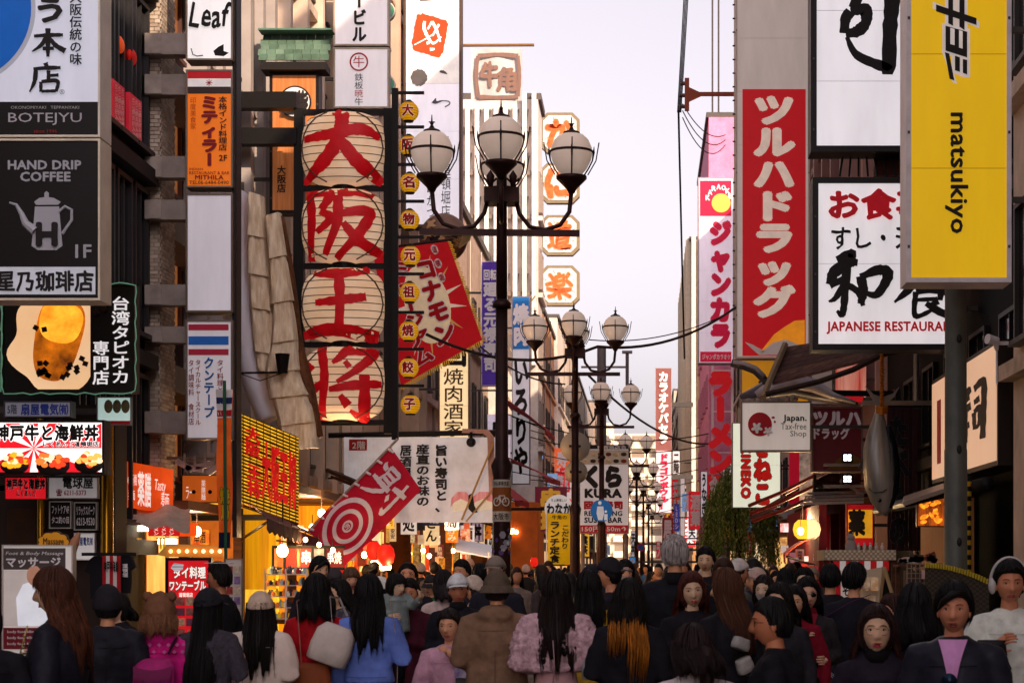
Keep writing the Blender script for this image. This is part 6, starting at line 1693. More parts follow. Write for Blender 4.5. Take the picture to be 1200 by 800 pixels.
MB().tube([P(898, 462, 34.3), P(960, 447, 34.0), P(1000, 433, 33.7), P(1040, 412, 33.4)], .05, 6).build('lower_beam', mat('#2a1c1a', .7), t)
MB().bar(P(1035, 413, 33.5), Vector((4.7, 33.6, P(0, 405, 33.5).z)), .12).build('bracket_arm', fm, t)
t = sign('red and pale streaked lit panel between the plank roof and the tuna', (978, 415, 1016, 474), 41, .15, '#b03428', '#4a2420', 1, emit=.3, side='R', arms=1, reach=4.7, facekw=dict(c2='#d8a08c', scale=1.5, st=(6, 1, .4)))
t = sign('plain grey-beige panel left of the red streaked panel', (950, 420, 976, 474), 41.5, .15, '#8a7c78', '#4a403c', 1, emit=.12, side='R', arms=1, reach=4.7)
t = sign('short white-lettered red strip under the red streaked panel', (975, 462, 1012, 472), 40.4, .1, '#b0141c', '#4a2420', .6, emit=.3, side='R', arms=1, reach=4.7)
# hanging tuna
t = thing('tuna_sculpture', 'life-size silver-grey tuna hanging head down on orange rope', 'sculpture', tuple(P(1033, 606, 31)))
tn = [(1031, 478, 4, 2.5), (1030, 488, 6.5, 5), (1029, 505, 12, 9), (1028, 525, 16, 12), (1029, 548, 18, 14), (1031, 568, 18, 14), (1034, 585, 14, 11), (1037, 597, 8, 7), (1039, 604, 2, 2)]
m = MB(); m.tube([P(x, y, 31) for x, y, a, b in tn], [(b*31/F, a*31/F) for x, y, a, b in tn], 20)
m.build('body', mat('#b8b2a6', .3, .25, c2='#5c5e60', scale=1.1, st=(5, 1, .5), var=.1, bump=.1, spec=.6), t, smooth=True)
m = MB(); d_ = [(1040, 500, 5), (1044, 525, 8), (1046, 550, 9), (1045, 575, 8), (1042, 595, 4)]
m.tube([P(x, y, 31.03) for x, y, r_ in d_], [(.12, r_*31/F) for x, y, r_ in d_], 12); m.build('dark_back', mat('#1c2026', .25, .3), t, smooth=True)
m = MB()
for q in ([(1031, 478), (1024, 470), (1017, 458), (1014, 452), (1024, 462), (1034, 465), (1046, 461), (1054, 453), (1048, 465), (1038, 473), (1034, 480)],):
    poly(m, q, 31, 0, .03)
m.build('tail_fin', mat('#8a8580', .4, .2), t)
m = MB()
for q in ([(1047, 520), (1060, 527), (1050, 534)], [(1046, 545), (1056, 556), (1050, 560)], [(1012, 535), (1006, 548), (1014, 550)]):
    poly(m, q, 31, -.02, .02)
for k in range(7): poly(m, [(1041+k*.6, 498+k*3.5), (1044.5+k*.6, 499+k*3.5), (1042+k*.6, 500.5+k*3.5)], 31, 0, .015)
m.build('fins', mat('#3a3630', .4, .3), t)
MB().ball(P(1031, 586, 30.78), .03, .015, .03).build('eye', mat('#0c0c0e', .1), t, smooth=True)
MB().tube([P(1018, 572, 30.86), P(1024, 577, 30.79), P(1034, 576, 30.8), P(1044, 570, 30.9)], .008, 5).build('gill_line', mat('#3a3630', .5), t)
rope_ = []
for k in range(90):
    e = k/89; rope_.append(P(1033.5+1.6*math.sin(k*1.3), 405+72*e, 30.9)+Vector((0, .03*math.cos(k*1.3), 0)))
MB().tube(rope_, .02, 5).build('rope', mat('#b06a1c', .8), t)
for k in range(5): MB().tube([P(1027, 476+k*1.7, 30.85), P(1034, 478+k*1.7, 30.78), P(1040, 476+k*1.7, 30.86)], .015, 5).build('rope_lashing', mat('#b06a1c', .8), t)
MB().bar(P(1010, 472, 31.4), Vector((4.7, 31.4, P(0, 472, 31.4).z)), .07).build('hanging_bar', mat('#9a8878', .5, .3), t)
MB().bar(P(1012, 403, 31.2), Vector((4.7, 31.2, P(0, 403, 31.2).z)), .07).build('upper_bar', mat('#3a3030', .5, .3), t)
# black hanging cloth with pale brush kana and striped noren
t = thing('dark_noren', 'dark red and black shop curtain with grey brush kana behind the tuna', 'curtain', tuple(P(1050, 645, 33.5)))
for k in range(8):
    a, b = P(1040+k*5, 645, 33.5), P(1044.6+k*5, 478, 33.5); MB().box(a.x, b.x, 33.5, 33.52+.003*k, a.z, b.z).build('cloth_stripe', mat('#2a1214' if k % 2 else '#3c161a', .8), t)
text(t, 'たべもの', (1042, 485, 1064, 640), 33.48, mat('#120e10', .6), bold=.06, vert=True, outline=mat('#5c4a4c', .6), ow=.015, wob=.03)
MB().bar(P(1036, 476, 33.6), Vector((4.7, 33.6, P(0, 476, 33.6).z)), .05).build('curtain_rod', fm, t)
t = sign('yellow and red medicine sign with one black kanji', (992, 590, 1024, 640), 38, .2, '#a8141c', '#5a1014', 1, emit=.3, reach=4.7, side='R', arms=1)
MB().box(*(lambda a, b: (a.x, b.x, 37.96, 37.99, a.z, b.z))(P(994, 630, 38), P(1022, 597, 38))).build('yellow_panel', mat('#d0901c', .5, emit=.4), t)
text(t, '薬', (995, 598, 1013, 626), 37.95, INK, bold=.06)
for i, x_ in enumerate((941, 950)):
    red_lantern(('left' if i == 0 else 'right')+' of two glowing yellow barrel lanterns under the maroon awning', P(x_, 620, 40), .20, '#f0a428' if i == 0 else '#f0c088', 'yellow barrel lanterns', .9, .95)
st3 = stall('dark red-roofed sweets stall under the lucky-cat sign', 41, 50, 4.1, 4.75, 2.9, '#8c1418', '#5a1418', .5)
for k in range(9): MB().box(3.3+R.uniform(-.05, .05), 3.5, 41.2+k*.9, 41.8+k*.9, .9, 1.5+R.uniform(0, .25)).build('goods_box', mat(R.choice(('#c8342c', '#d8c8b8', '#e8a868', '#a8384c')), .5, emit=.3, c2='#5a2020', scale=10), st3)
clutter(st3, 3.3, 4.6, .9, 2.8, 49.8, 16, pal=('#c8342c', '#e8dcd8', '#e8a8a0', '#8c1418', '#e8c890'), em=.8)
clutter(st3, 2.9, 4.0, 1.0, 2.2, 42.5, 16, pal=('#e8dcd8', '#d8a8a8', '#c8342c', '#b89aa8', '#f0e0c0'), em=.7, wr=(.1, .25), hr=(.1, .3))
awning('dark maroon awning over the sweets stall', Vector((4.6, 58, 3.9)), Vector((4.6, 40, 3.9)), Vector((2.9, 56, 3.0)), Vector((2.75, 40, 3.05)), '#4c1218')
awning('small red and cream awning low over the sweets stall', P(948, 632, 42), P(955, 630, 38), P(918, 648, 42), P(920, 650, 38), '#b8402c')
t = thing('folding_awning_frame', 'maroon folding awning frame of three jointed arms beside the floodlights', 'awning frame', tuple(P(915, 600, 37)))
for k in range(3):
    a, b = P(878+k*2, 592+k*9, 38), P(955, 557+k*12, 36)
    MB().tube([a, (a+b)/2+Vector((0, 0, -.03)), b], .035, 6).build('arm', mat('#7c2420', .5, .2), t)
MB().bar(P(955, 557, 36), P(955, 581, 36), .05).build('pivot', fm, t); MB().bar(P(955, 570, 36), Vector((4.7, 36, P(0, 570, 36).z)), .05).build('bracket', fm, t)
t = thing('metal_rack', 'grey slatted metal rack jutting out below the floodlights', 'rack', tuple(P(980, 590, 36)))
for k in range(4): MB().bar(P(938+k*3, 590-k*4, 35.4), P(1012, 588-k*4, 35.4+k*.2), .045).build('slat', mat('#a08e84', .5, .3), t)
MB().bar(P(985, 562, 35.8), P(1012, 580, 35.8), .05).build('brace', mat('#a08e84', .5, .3), t); MB().bar(P(1008, 580, 36), Vector((4.7, 36.2, P(0, 580, 36).z)), .06).build('bracket_arm', fm, t)
t = thing('shop_poster', 'poster of a white-coated figure behind the floodlights', 'poster', tuple(P(944, 590, 38)))
a, b = P(937, 590, 38), P(952, 528, 38); MB().box(a.x, b.x, 38, 38.06, a.z, b.z).build('print', mat('#b9aaa4', .5, emit=.15, c2='#4a2c28', scale=5), t)
MB().bar(P(945, 535, 38.1), Vector((4.8, 38.1, P(0, 535, 38).z)), .05).build('bracket_arm', fm, t)
# food cart with checkered top, red-white valance
t = thing('food_cart', 'cream lattice-topped food cart with red and white valance', 'cart', (P(1008, 0, 26).x, 26.3, 0))
a, b = P(965, 656, 26), P(1050, 644, 26)
MB().box(a.x, b.x, 26.0, 27.0, a.z, b.z).build('roof', mat('#a89478', .7), t)
for k in range(30):
    for j in range(4):
        if (k+j) % 2: MB().box(a.x+.02+k*.03, a.x+.048+k*.03, 25.985, 26.0, a.z+.005+j*.031, a.z+.032+j*.031).build('lattice_tile', mat('#d8c8ae', .7), t)
for k in range(9):
    a, b = P(977+k*7.2, 668, 25.96), P(984+k*7.2, 657, 25.96); MB().box(a.x, b.x, 25.95, 25.97, a.z, b.z).build('valance_piece', mat('#b8181c' if k % 2 == 0 else '#e0d6d0', .6, emit=.1), t)
for x_ in (967, 1047): MB().bar((P(x_, 0, 26.1).x, 26.1, 0), P(x_, 656, 26.1), .05).build('post', wood, t)
a, b = P(977, 720, 26), P(985, 668, 26); MB().box(a.x, b.x, 25.98, 26.02, a.z, b.z).build('red_side_cloth', mat('#b0141c', .6, emit=.1), t)
a, b = P(985, 715, 26.2), P(1040, 668, 26.2); MB().box(a.x, b.x, 26.2, 26.24, a.z, b.z).build('inside_panel', mat('#d8ccc2', .6, emit=.12), t)
text(t, '焼そば', (987, 672, 996, 712), 26.18, INK, bold=.03, vert=True)
MB().box(P(967, 0, 26).x, P(1047, 0, 26).x, 26.0, 26.9, .0, .9).build('counter', mat('#5a3a24', .7), t)
c = P(997, 638, 26.4)
tf = thing('cat_figurine', 'small grey figurine standing on top of the food cart', 'figurine', (c.x, c.y, P(0, 644, 26.4).z))
m = MB(); m.lathe([(.07, -.07), (.075, 0), (.05, .06)], c, 12); m.ball(c+Vector((0, 0, .09)), .055); m.obox(c+Vector((-.03, 0, .15)), .02, .02, .03).obox(c+Vector((.03, 0, .15)), .02, .02, .03); m.build('body', mat('#8a807c', .6), tf, smooth=40)
for k in range(5):
    c = P(1006+k*7, 640, 26.4); o = MB().lathe([(.02, -.05), (.025, 0), (.012, .02), (.012, .05)], c, 8).build('small_bottle', mat('#b9aca4', .3), None)
    tag(o, 'small pale bottle in the row on top of the food cart', 'bottle', 'bottles on the food cart roof')
# menu boards by the cart
t = thing('menu_easel', 'folding easel board with food photos, black back panel at right', 'menu board', (P(1035, 0, 24).x, 24.2, 0))
q = [P(1012, 668, 24), P(1034, 664, 24), P(1026, 752, 23.8), P(1000, 752, 23.8)]
MB().prism(q, [p+Vector((.01, .04, 0)) for p in q]).build('board', mat('#b9a488', .6), t)
for k in range(6):
    xx, yy = 1011-(k//2)*3.5, 676+(k//2)*22
    a, b = P(xx+(k % 2)*10, yy+16, 23.75), P(xx+9+(k % 2)*10, yy, 23.75); MB().box(a.x, b.x, 23.8, 23.82, a.z, b.z).build('food_photo', mat(('#6a3a1c', '#a86a3a', '#4a2c20')[k % 3], .5, emit=.15, c2='#c8b090', scale=14), t)
for (x0, y0, x1, y1) in ((1036, 664, 1024, 752), (1036, 664, 1056, 730), (1013, 666, 1000, 752)): MB().bar(P(x0, y0, 24.1), P(x1, y1, 24.0), .035).build('frame_bar', mat('#b8996c', .6), t)
q = [P(1037, 672, 24.2), P(1052, 728, 24.3), P(1030, 728, 24.3)]; MB().prism(q, [p+Vector((0, .03, 0)) for p in q]).build('black_panel', mat('#17151a', .6), t)
# wire basket crate, hazard tape net
t = thing('wire_basket', 'square wire mesh basket beside the grey pole', 'basket', (P(1085, 0, 22.6).x, 22.8, P(0, 700, 22.6).z))
for k in range(9): MB().bar(P(1063+k*5, 660, 22.6), P(1063+k*5, 700, 22.6), .010).build('wire', mat('#8a7460', .5, .4), t)
for k in range(8): MB().bar(P(1062, 660+k*5.7, 22.59), P(1104, 660+k*5.7, 22.59), .010).build('wire', mat('#8a7460', .5, .4), t)
MB().box(P(1064, 0, 22.7).x, P(1102, 0, 22.7).x, 22.7, 23.1, P(0, 700, 22.6).z, P(0, 668, 22.6).z).build('liner', mat('#5a4638', .8, c2='#2c221e', scale=9), t)
for k in range(3): MB().bar(P(1063+k*20, 700, 22.7), (P(1063+k*20, 0, 22.7).x, 22.7, 0), .03).build('leg', fm, t)
a, b = P(1080, 678, 22.5), P(1095, 668, 22.5); MB().box(a.x, b.x, 22.5, 22.51, a.z, b.z).build('paper_tag', mat('#d0a49c', .6), t)
t = thing('barrier_net', 'dark netting barrier topped with yellow and black hazard tape', 'barrier', (P(1130, 0, 21).x, 21, 0))
MB().sheet(lambda u, v: Vector((P(1084, 0, 21.3).x+(P(1165, 0, 20).x-P(1084, 0, 21.3).x)*u, 21.3-1.0*u, P(0, 664+20*u*u, 21.3-1.0*u).z*(1-v)+.02)), 16, 6, (0, .01, 0)).build('netting', mat('#2c2722', .9, c2='#453a30', scale=40, kind='check'), t)
for k in range(24):
    u0, u1 = k/24, (k+.5)/24
    f = lambda u: Vector((P(1084, 0, 21.3).x+(P(1165, 0, 20).x-P(1084, 0, 21.3).x)*u, 21.28-1.0*u, P(0, 662+20*u*u, 21.3-1.0*u).z))
    MB().bar(f(u0), f(u1), .012, .05).build('tape_band', mat('#b8a01c', .5), t)
# food plates heap behind basket
for k in range(14):
    c = P(1052+R.random()*45, 655-R.random()*5+R.random()*6, 24.5)
    o = MB().obox(c, R.uniform(.06, .14), .08, R.uniform(.03, .09), Matrix.Rotation(R.uniform(-.5, .5), 3, 'Y')).build('food_packet', mat(R.choice(('#c8a890', '#7a3c2c', '#c8b8a8', '#4a3a34')), .5, var=.3), None)
    tag(o, 'small food packet in the heap on the display behind the wire basket', 'packet', 'food packets heaped behind the basket')
dsp = thing('display_table', 'low display table behind the wire basket', 'table', (P(1075, 0, 24.5).x, 24.5, 0))
MB().box(P(1050, 0, 24.5).x, P(1100, 0, 24.5).x, 24.3, 24.8, P(0, 664, 24.5).z, P(0, 661, 24.5).z).build('table_top', wood, dsp)
for x_ in (1052, 1098): MB().bar((P(x_, 0, 24.5).x, 24.5, 0), P(x_, 664, 24.5), .05).build('leg', wood, dsp)
# more hanging boards and posters fringing both sides of the street, each its own
pal_ = [('#c8301c', '脂'), ('#e8dcd0', '麺処'), ('#d8981c', '串かつ'), ('#2c2a3a', '酒場'), ('#b8121c', 'たこ焼'), ('#f0d8a8', 'うどん'), ('#8c1c24', '焼肉'), ('#e8e4e8', '薬局'), ('#1c5a8c', '両替'), ('#e07818', 'お好み')]
cn_ = ['red', 'white', 'amber', 'dark blue', 'crimson', 'cream', 'wine', 'pale', 'blue', 'orange']
for i in range(34):
    sd = -1 if i % 2 else 1
    Y = 39+i*1.05+R.random(); c_, tx = pal_[i % 10]
    if sd < 0: X = -4.55+R.uniform(-.15, .15); z = R.uniform(1.95, 2.5)
    else: X = 3.15+R.uniform(-.2, .5); z = R.uniform(1.95, 3.4)
    w_, h = R.uniform(.25, .42), R.uniform(.55, 1.1)
    if sd > 0 and Y < 62: continue
    t = thing('hanging_board', 'small %s hanging board reading %s under the %s eaves, %s' % (cn_[i % 10], tx, 'left' if sd < 0 else 'right', ('near', 'middle', 'far')[min(2, i//12)]), 'sign', (X, Y, z), 0, 'small boards hanging along the eaves')
    MB().box(X-w_/2, X+w_/2, Y, Y+.06, z, z+h).build('board', mat(c_, .6, emit=.3, var=.2), t)
    q_ = F/Y; px_, py_ = CX+X*q_, CY-(z+h-CZ)*q_
    text(t, tx, (px_-w_*.35*q_, py_+.06*h*q_, px_+w_*.35*q_, py_+.94*h*q_), Y-.01, INK if lin(c_)[1] > .2 else WH, bold=.03, vert=True)
    MB().bar((X, Y+.03, z+h), (X, Y+.03, z+h+.3), .02).build('hanger', fm, t)
    MB().bar((X, Y+.03, z+h+.3), ((-6.2 if sd < 0 else 4.7), Y+.03, z+h+.3), .03).build('rod', fm, t)
for i, (x, y, z, e_) in enumerate(((3.4, 44, 2.6, 120), (-5.2, 33, 2.5, 140), (-4.9, 47, 2.5, 120), (-5.9, 27, 2.1, 110), (2.9, 38, 2.3, 40), )):
    l = bpy.data.lights.new('shop_lamp_light', 'POINT'); l.energy = e_; l.color = (1, .66, .34); l.shadow_soft_size = .15
    o = bpy.data.objects.new('shop_lamp_light', l); col.objects.link(o); o.location = (x, y-.2, z)
    bulb('frosted shop lamp %s' % ('over the sweets stall counter', 'inside the yellow-lit souvenir stall', 'inside the second wooden stall', 'under the strip light canopy', 'by the food cart on the right', 'deep in the sweets stall')[i], (x, y, z), .3, .06, 0, 'frosted shop lamps')
# ---------------------------------------------------------------- people
def fdy(x, z):
    g = lambda a, s: math.exp(-(a/s)**2)
    ax = abs(x)
    r = 0.
    if z < .02:
        ramp = min(1, (.02-z)/.055)
        if z < -.044: ramp *= max(0, 1-(-.044-z)/.010)
        r += .030*ramp*g(x, .0075+.0055*ramp)
    r -= .0075*g(ax-.031, .017)*g(z, .011)
    r += .0045*g(z-.022, .010)*g(x, .055)
    r += .004*g(ax-.042, .018)*g(z+.03, .02)
    r += .0065*g(x, .024)*(g(z+.064, .0055)+g(z+.078, .006))
    r += .007*g(x, .022)*g(z+.102, .014)
    r -= .004*g(x, .03)*g(z+.090, .006)
    r -= .003*g(ax-.021, .006)*g(z+.052, .012)
    return r
HA, HB, HC = .073, .092, .115
def hshape(x, y, z):
    if z < 0:
        t = -z/HC
        x *= 1-.27*t**1.8
        y *= (1-.06*t) if y > 0 else (1-.42*t**1.2)
    return x, y, z
def surfy(x, z):
    q = max(0., 1-(x/HA)**2-(z/HC)**2)
    return hshape(0, HB*math.sqrt(q), z)[1]+fdy(x, z)
def head_grid(nph, nth, fn):
    vs = []
    for j in range(nth+1):
        th = PI*j/nth
        for i in range(nph):
            ph = 2*PI*i/nph
            ph = ph+.35*math.sin(2*ph-PI)*.5 if nph > 20 else ph
            vs.append(fn(math.sin(th)*math.cos(ph), math.sin(th)*math.sin(ph), -math.cos(th)))
    fs = [(j*nph+i, j*nph+(i+1) % nph, (j+1)*nph+(i+1) % nph, (j+1)*nph+i) for j in range(nth) for i in range(nph)]
    return vs, fs
def headfn(dx, dy, dz):
    x, y, z = HA*dx, HB*dy, HC*dz
    fx = fdy(x, z)*max(0, dy)**1.2 if dy > 0 else 0
    x, y, z = hshape(x, y, z)
    return (x, y+fx, z)
HEADS = {0: head_grid(44, 46, headfn), 1: head_grid(24, 24, headfn), 2: head_grid(14, 12, headfn)}

def br_(c, f=1.7):
    v = lin(c)
    return tuple(min(.8, x*(f if max(v) > .03 else 2.6)) for x in v)

def sst(a, b, x):
    t = min(1, max(0, (x-a)/(b-a))); return t*t*(3-2*t)
def interp(x, pts):
    if x <= pts[0][0]: return pts[0][1]
    for (a, b), (c, d) in zip(pts, pts[1:]):
        if x <= c: return b+(d-b)*(x-a)/(c-a)
    return pts[-1][1]
LINES = {
 'short': ((-.1, -.075), (-.03, -.062), (-.008, -.02), (.012, -.012), (.035, .03), (.06, .050), (.1, .060)),
 'bangs': ((-.1, -.10), (-.03, -.10), (.0, -.10), (.025, -.06), (.045, .0), (.07, .022), (.1, .027)),
 'long': ((-.1, -.11), (-.03, -.11), (.005, -.11), (.03, -.05), (.05, .02), (.07, .052), (.1, .066)),
 'cap': ((-.1, .0), (-.02, .01), (.02, .022), (.06, .035), (.1, .040)),
 'beanie': ((-.1, -.03), (-.02, -.015), (.02, .0), (.06, .03), (.1, .036)),
 'hood': ((-.1, -.13), (.0, -.13), (.035, -.10), (.055, .02), (.07, .05), (.1, .06))}
def cap_fn(style, t, ns, seed, up=.008):
    ln = LINES[style]
    def f(dx, dy, dz):
        x, y, z = HA*dx, HB*dy, HC*dz
        m = sst(-.006, .006, z-interp(y, ln))
        n = noise.noise(Vector((dx*5+seed, dy*5, dz*2.2)))*ns+noise.noise(Vector((dx*14, dy*14+seed, dz*3)))*ns*.5
        T = t+n
        X, Y_, Z = (HA+T)*dx, (HB+T)*dy, (HC+T*.8+up*max(0, dz))*dz
        if z < 0:
            q = -z/HC; Y_ *= 1 if dy > 0 else 1-.18*q; X *= 1-.05*q
            if z < -.09: Z = -HC*.98
        x, y, z = hshape(x, y, z)
        s = .88
        return (x*s*(1-m)+X*m, y*s*(1-m)+Y_*m, z*(1-m)+Z*m)
    return f

def loft(mb, rings, n=16):
    """rings: (x, y, z, rx, ry)"""
    vs = []
    for (x, y, z, rx, ry) in rings:
        for k in range(n):
            a = 2*PI*k/n
            vs.append((x+rx*math.cos(a), y+ry*math.sin(a), z))
    fs = [(i*n+k, i*n+(k+1) % n, (i+1)*n+(k+1) % n, (i+1)*n+k) for i in range(len(rings)-1) for k in range(n)]
    fs += [tuple(range(n))[::-1], tuple((len(rings)-1)*n+k for k in range(n))]
    return mb.add(vs, fs)

def remesh(mb, vox, smooth=3):
    me = mb.mesh('r', [])
    me.update()
    o = bpy.data.objects.new('r', me)
    r = o.modifiers.new('r', 'REMESH'); r.mode = 'VOXEL'; r.voxel_size = vox
    if smooth:
        s = o.modifiers.new('s', 'SMOOTH'); s.iterations = smooth; s.factor = .5
    out = bake(o)
    v = np.empty(len(out.vertices)*3); out.vertices.foreach_get('co', v)
    f = [tuple(p.vertices) for p in out.polygons]
    bpy.data.meshes.remove(out); bpy.data.meshes.remove(me)
    return v.reshape(-1, 3), f

def hand(mb, p, d, s, n, k=1., curl=.5, lod=0):
    p, d, s, n = Vector(p), Vector(d).normalized(), Vector(s).normalized(), Vector(n).normalized()
    nn = 8 if lod == 0 else 5
    c = p+d*.04*k
    mb.tube([p-d*.02*k, p+d*.005*k, p+d*.05*k, p+d*.088*k], [(.018*k, .018*k)]*1+[(.017*k, .022*k), (.015*k, .036*k), (.011*k, .034*k)] if abs(d.z) > 5 else [.019*k, .022*k, .029*k, .024*k], nn)
    L = (.068, .076, .071, .056)
    for i in range(4):
        b = p+d*.080*k+s*(-.027+.018*i)*k
        a1, a2, a3 = curl*.7, curl*1.6, curl*2.4
        q = [b]; l = L[i]*k
        for a, e in ((a1, .42), (a2, .32), (a3, .26)):
            q.append(q[-1]+(d*math.cos(a)+n*math.sin(a))*l*e)
        mb.tube(q, [.0088*k, .0084*k, .0075*k, .0052*k], max(5, nn-2))
    b = p+d*.022*k-s*.026*k
    t1 = (-s*.75+d*.6+n*.35).normalized(); t2 = (-s*.25+d*.85+n*.5).normalized()
    mb.tube([b, b+t1*.032*k, b+t1*.032*k+t2*.028*k, b+t1*.032*k+t2*.05*k], [.012*k, .0108*k, .0092*k, .006*k], max(5, nn-2))

ARMS = {  # elbow, wrist, relative to the shoulder; x outward
 'down': ((.07, -.03, -.28), (.09, .03, -.52)),
 'bent': ((.07, -.05, -.27), (-.03, .20, -.28)),
 'chest': ((.07, .0, -.27), (-.08, .21, -.12)),
 'phone': ((.07, .02, -.26), (-.02, .27, -.02)),
 'bag': ((.10, -.04, -.26), (.02, .16, -.16)),
 'cross': ((.08, .0, -.27), (-.20, .20, -.20)),
 'chin': ((.06, .10, -.25), (-.10, .20, -.02)),
 'reach': ((.10, .12, -.14), (.12, .36, -.02)),
 'low': ((.07, .05, -.27), (.0, .24, -.40))}
HM = lambda c, c2=None: mat(tuple(v*2.0 for v in lin(c)), .5, c2=c2, scale=5, st=(14, 14, 1.2), var=.5, bump=.25, spec=.18)

def person(label, px, ytop, Y, yaw=0, coat='#17151a', hair='#120d0c', style='short', skin='#b07c5e', trousers='#141318', arms=('down', 'down'), hem=.82, bulk=1.,
           hat=None, hatc='#b9a89a', hood=False, collar=None, glasses=None, mouth='#7c3434', mopen=0, hl=.0, wide=.0, tilt=0., turn=0., coatkw=None, sit=False, dz=None,
           k=None, sw=None, hairc2=None, inner=None, skirt=None, mask=None, fuzz=.0, lod=None, x=None, name='person', group=None, lean=0., faceup=0., sleevew=1., strap=None):
    H = CZ+(CY-ytop)*Y/F
    topadd = .018+(.02 if hat else 0)
    if k is None: k = (H-topadd)/1.70
    zz = (H-topadd-1.70*k) if dz is None else dz
    X0 = (px-CX)*Y/F
    if lod is None: lod = 0 if Y < 15.5 else (1 if Y < 24 else 2)
    t = thing(name, label, 'person', (X0, Y, 0), math.radians(yaw), group)
    seed = abs(hash_(label)) % 97
    vox = (.017, .024, .034)[lod]
    sw = sw or (.175 if style in ('long', 'bangs') else .195)
    sh = 1.368
    def S(p): return (p[0]*k, p[1]*k, p[2]*k+zz)
    def rest(pts): return [S(p) for p in pts]
    cw = (bulk*.02)
    # clothing ---------------------------------------------------
    m = MB()
    tw = .155*bulk
    rings = [(0, -.0, hem, .165*bulk+(.03 if hem < .7 else .0), .125*bulk), (0, 0, .95, .165*bulk, .125*bulk), (0, 0, 1.08, .150*bulk, .115*bulk), (0, -.005, 1.22, .165*bulk+(sw-.19), .125*bulk),
             (0, -.01, 1.33, sw-.01, .11*bulk), (0, -.012, 1.395, sw*.82, .080), (0, -.012, 1.425, sw*.55, .068), (0, -.012, 1.445, .075, .062)]
    if hem > .95: rings = [(0, 0, hem, .15*bulk, .115*bulk)]+[r_ for r_ in rings[1:] if r_[2] > hem+.03]
    if sit: rings[0] = (0, 0, .86, .18*bulk, .15*bulk)
    lm_ = lambda z: lean*max(0, (z-.9))
    loft(m, [(a*k, (b+lm_(z))*k, z*k+zz, rx*k, ry*k) for a, b, z, rx, ry in rings], 18)
    JT = []
    for s_, an in ((-1, arms[0]), (1, arms[1])):
        e, wv = ARMS[an]
        s0 = Vector((s_*(sw-.012), -.01+lm_(1.38), sh-.012)); el = s0+Vector((s_*e[0], e[1], e[2])); wr = s0+Vector((s_*wv[0], wv[1], wv[2]))
        JT.append((s0, el, wr))
        mid = el.lerp(wr, .5)
        m.tube(rest([s0-Vector((s_*.05, 0, -.005)), s0, s0.lerp(el, .5), el, mid, wr.lerp(el, .06)]), [.050*k*bulk, .056*k*bulk*sleevew, .058*k*bulk*sleevew, .053*k*bulk*sleevew, .050*k*bulk*sleevew, .040*k*bulk*sleevew**.5], 10)
    if hood:
        loft(m, [(0, (-.07+lm_(1.4))*k, 1.33*k+zz, .09*k, .06*k), (0, (-.085+lm_(1.4))*k, 1.39*k+zz, .13*k, .085*k), (0, (-.065+lm_(1.4))*k, 1.45*k+zz, .12*k, .08*k), (0, (-.03+lm_(1.4))*k, 1.475*k+zz, .08*k, .06*k)], 14)
    v, f = remesh(m, vox*k**.5, 3 if lod < 2 else 2)
    ck = dict(rough=.8, bump=.45, scale=14, var=.28, spec=.12); ck.update(coatkw or {})
    if 'c2' in ck: ck['c2'] = br_(ck['c2'])
    out = []
    amp = (.016 if fuzz == 0 else .013+fuzz)*k
    for p in v:
        q = Vector(p)
        nz = noise.noise(Vector((q.x*7+seed, q.y*7, q.z*4)))+.5*noise.noise(Vector((q.x*16, q.y*16+seed, q.z*22)))+(.9*noise.noise(q*60) if fuzz else 0)
        d = Vector((q.x, q.y, 0)); d = d.normalized() if d.length > .01 else d
        q = q+d*nz*amp; q.z += amp*.5*noise.noise(Vector((q.x*10, q.y*10, q.z*9+seed)))
        out.append(tuple(q))
    m = MB(); m.add(out, f); m.build('coat' if hem < .9 else 'top', mat(br_(coat), **ck), t, smooth=True, local=True)
    # trousers or skirt, shoes ------------------------------------
    m = MB()
    if sit:
        for s_ in (-1, 1):
            m.tube([(s_*.09*k, 0, .88*k+zz), (s_*.11*k, .25*k, .89*k+zz), (s_*.11*k, .44*k, .88*k+zz), (s_*.11*k, .46*k, .6*k+zz), (s_*.11*k, .45*k, .08)], [.10*k, .09*k, .07*k, .058*k, .055*k], 10)
        loft(m, [(0, 0, .80*k+zz, .14*k, .12*k), (0, 0, .95*k+zz, .15*k, .12*k)], 14)
    elif skirt:
        loft(m, [(0, 0, skirt*k+zz, .22*k, .19*k), (0, 0, .8*k+zz, .18*k, .14*k), (0, 0, 1.0*k+zz, .14*k, .11*k), (0, 0, 1.08*k+zz, .13*k, .10*k)], 18)
    else:
        loft(m, [(0, 0, .82*k+zz, .15*k, .115*k), (0, 0, .93*k+zz, .15*k, .11*k), (0, 0, 1.0*k+zz, .135*k, .10*k)], 14)
        st_ = .05 if lod < 2 else .03
        for s_ in (-1, 1):
            m.tube([(s_*.085*k, 0, .9*k+zz), (s_*.10*k, .01+s_*st_*.5, .5*k+zz), (s_*.10*k, -.01+s_*st_, .06*k+zz)], [.092*k, .068*k, .055*k], 10)
    m.build('skirt' if skirt else 'trousers', mat(br_(trousers, 1.5), .85, bump=.3, scale=10, var=.25, spec=.2), t, smooth=True, local=True)
    if zz < .3 or sit:
        for s_ in (-1, 1):
            fy = .45*k if sit else (s_*.03)
            m = MB(); z0 = 0 if not sit else 0
            loft(m, [(s_*.10*k, fy+.05, z0+.002, .045, .13), (s_*.10*k, fy+.05, z0+.03, .046, .13), (s_*.10*k, fy+.03, z0+.07, .038, .09), (s_*.10*k, fy, z0+.10, .034, .045)], 12)
            m.build('shoe', mat('#1a1614', .5), t, smooth=True, local=True)
    # body: one skin from neck to limbs, with head and hands ---------
    m = MB()
    hz = 1.575+.0
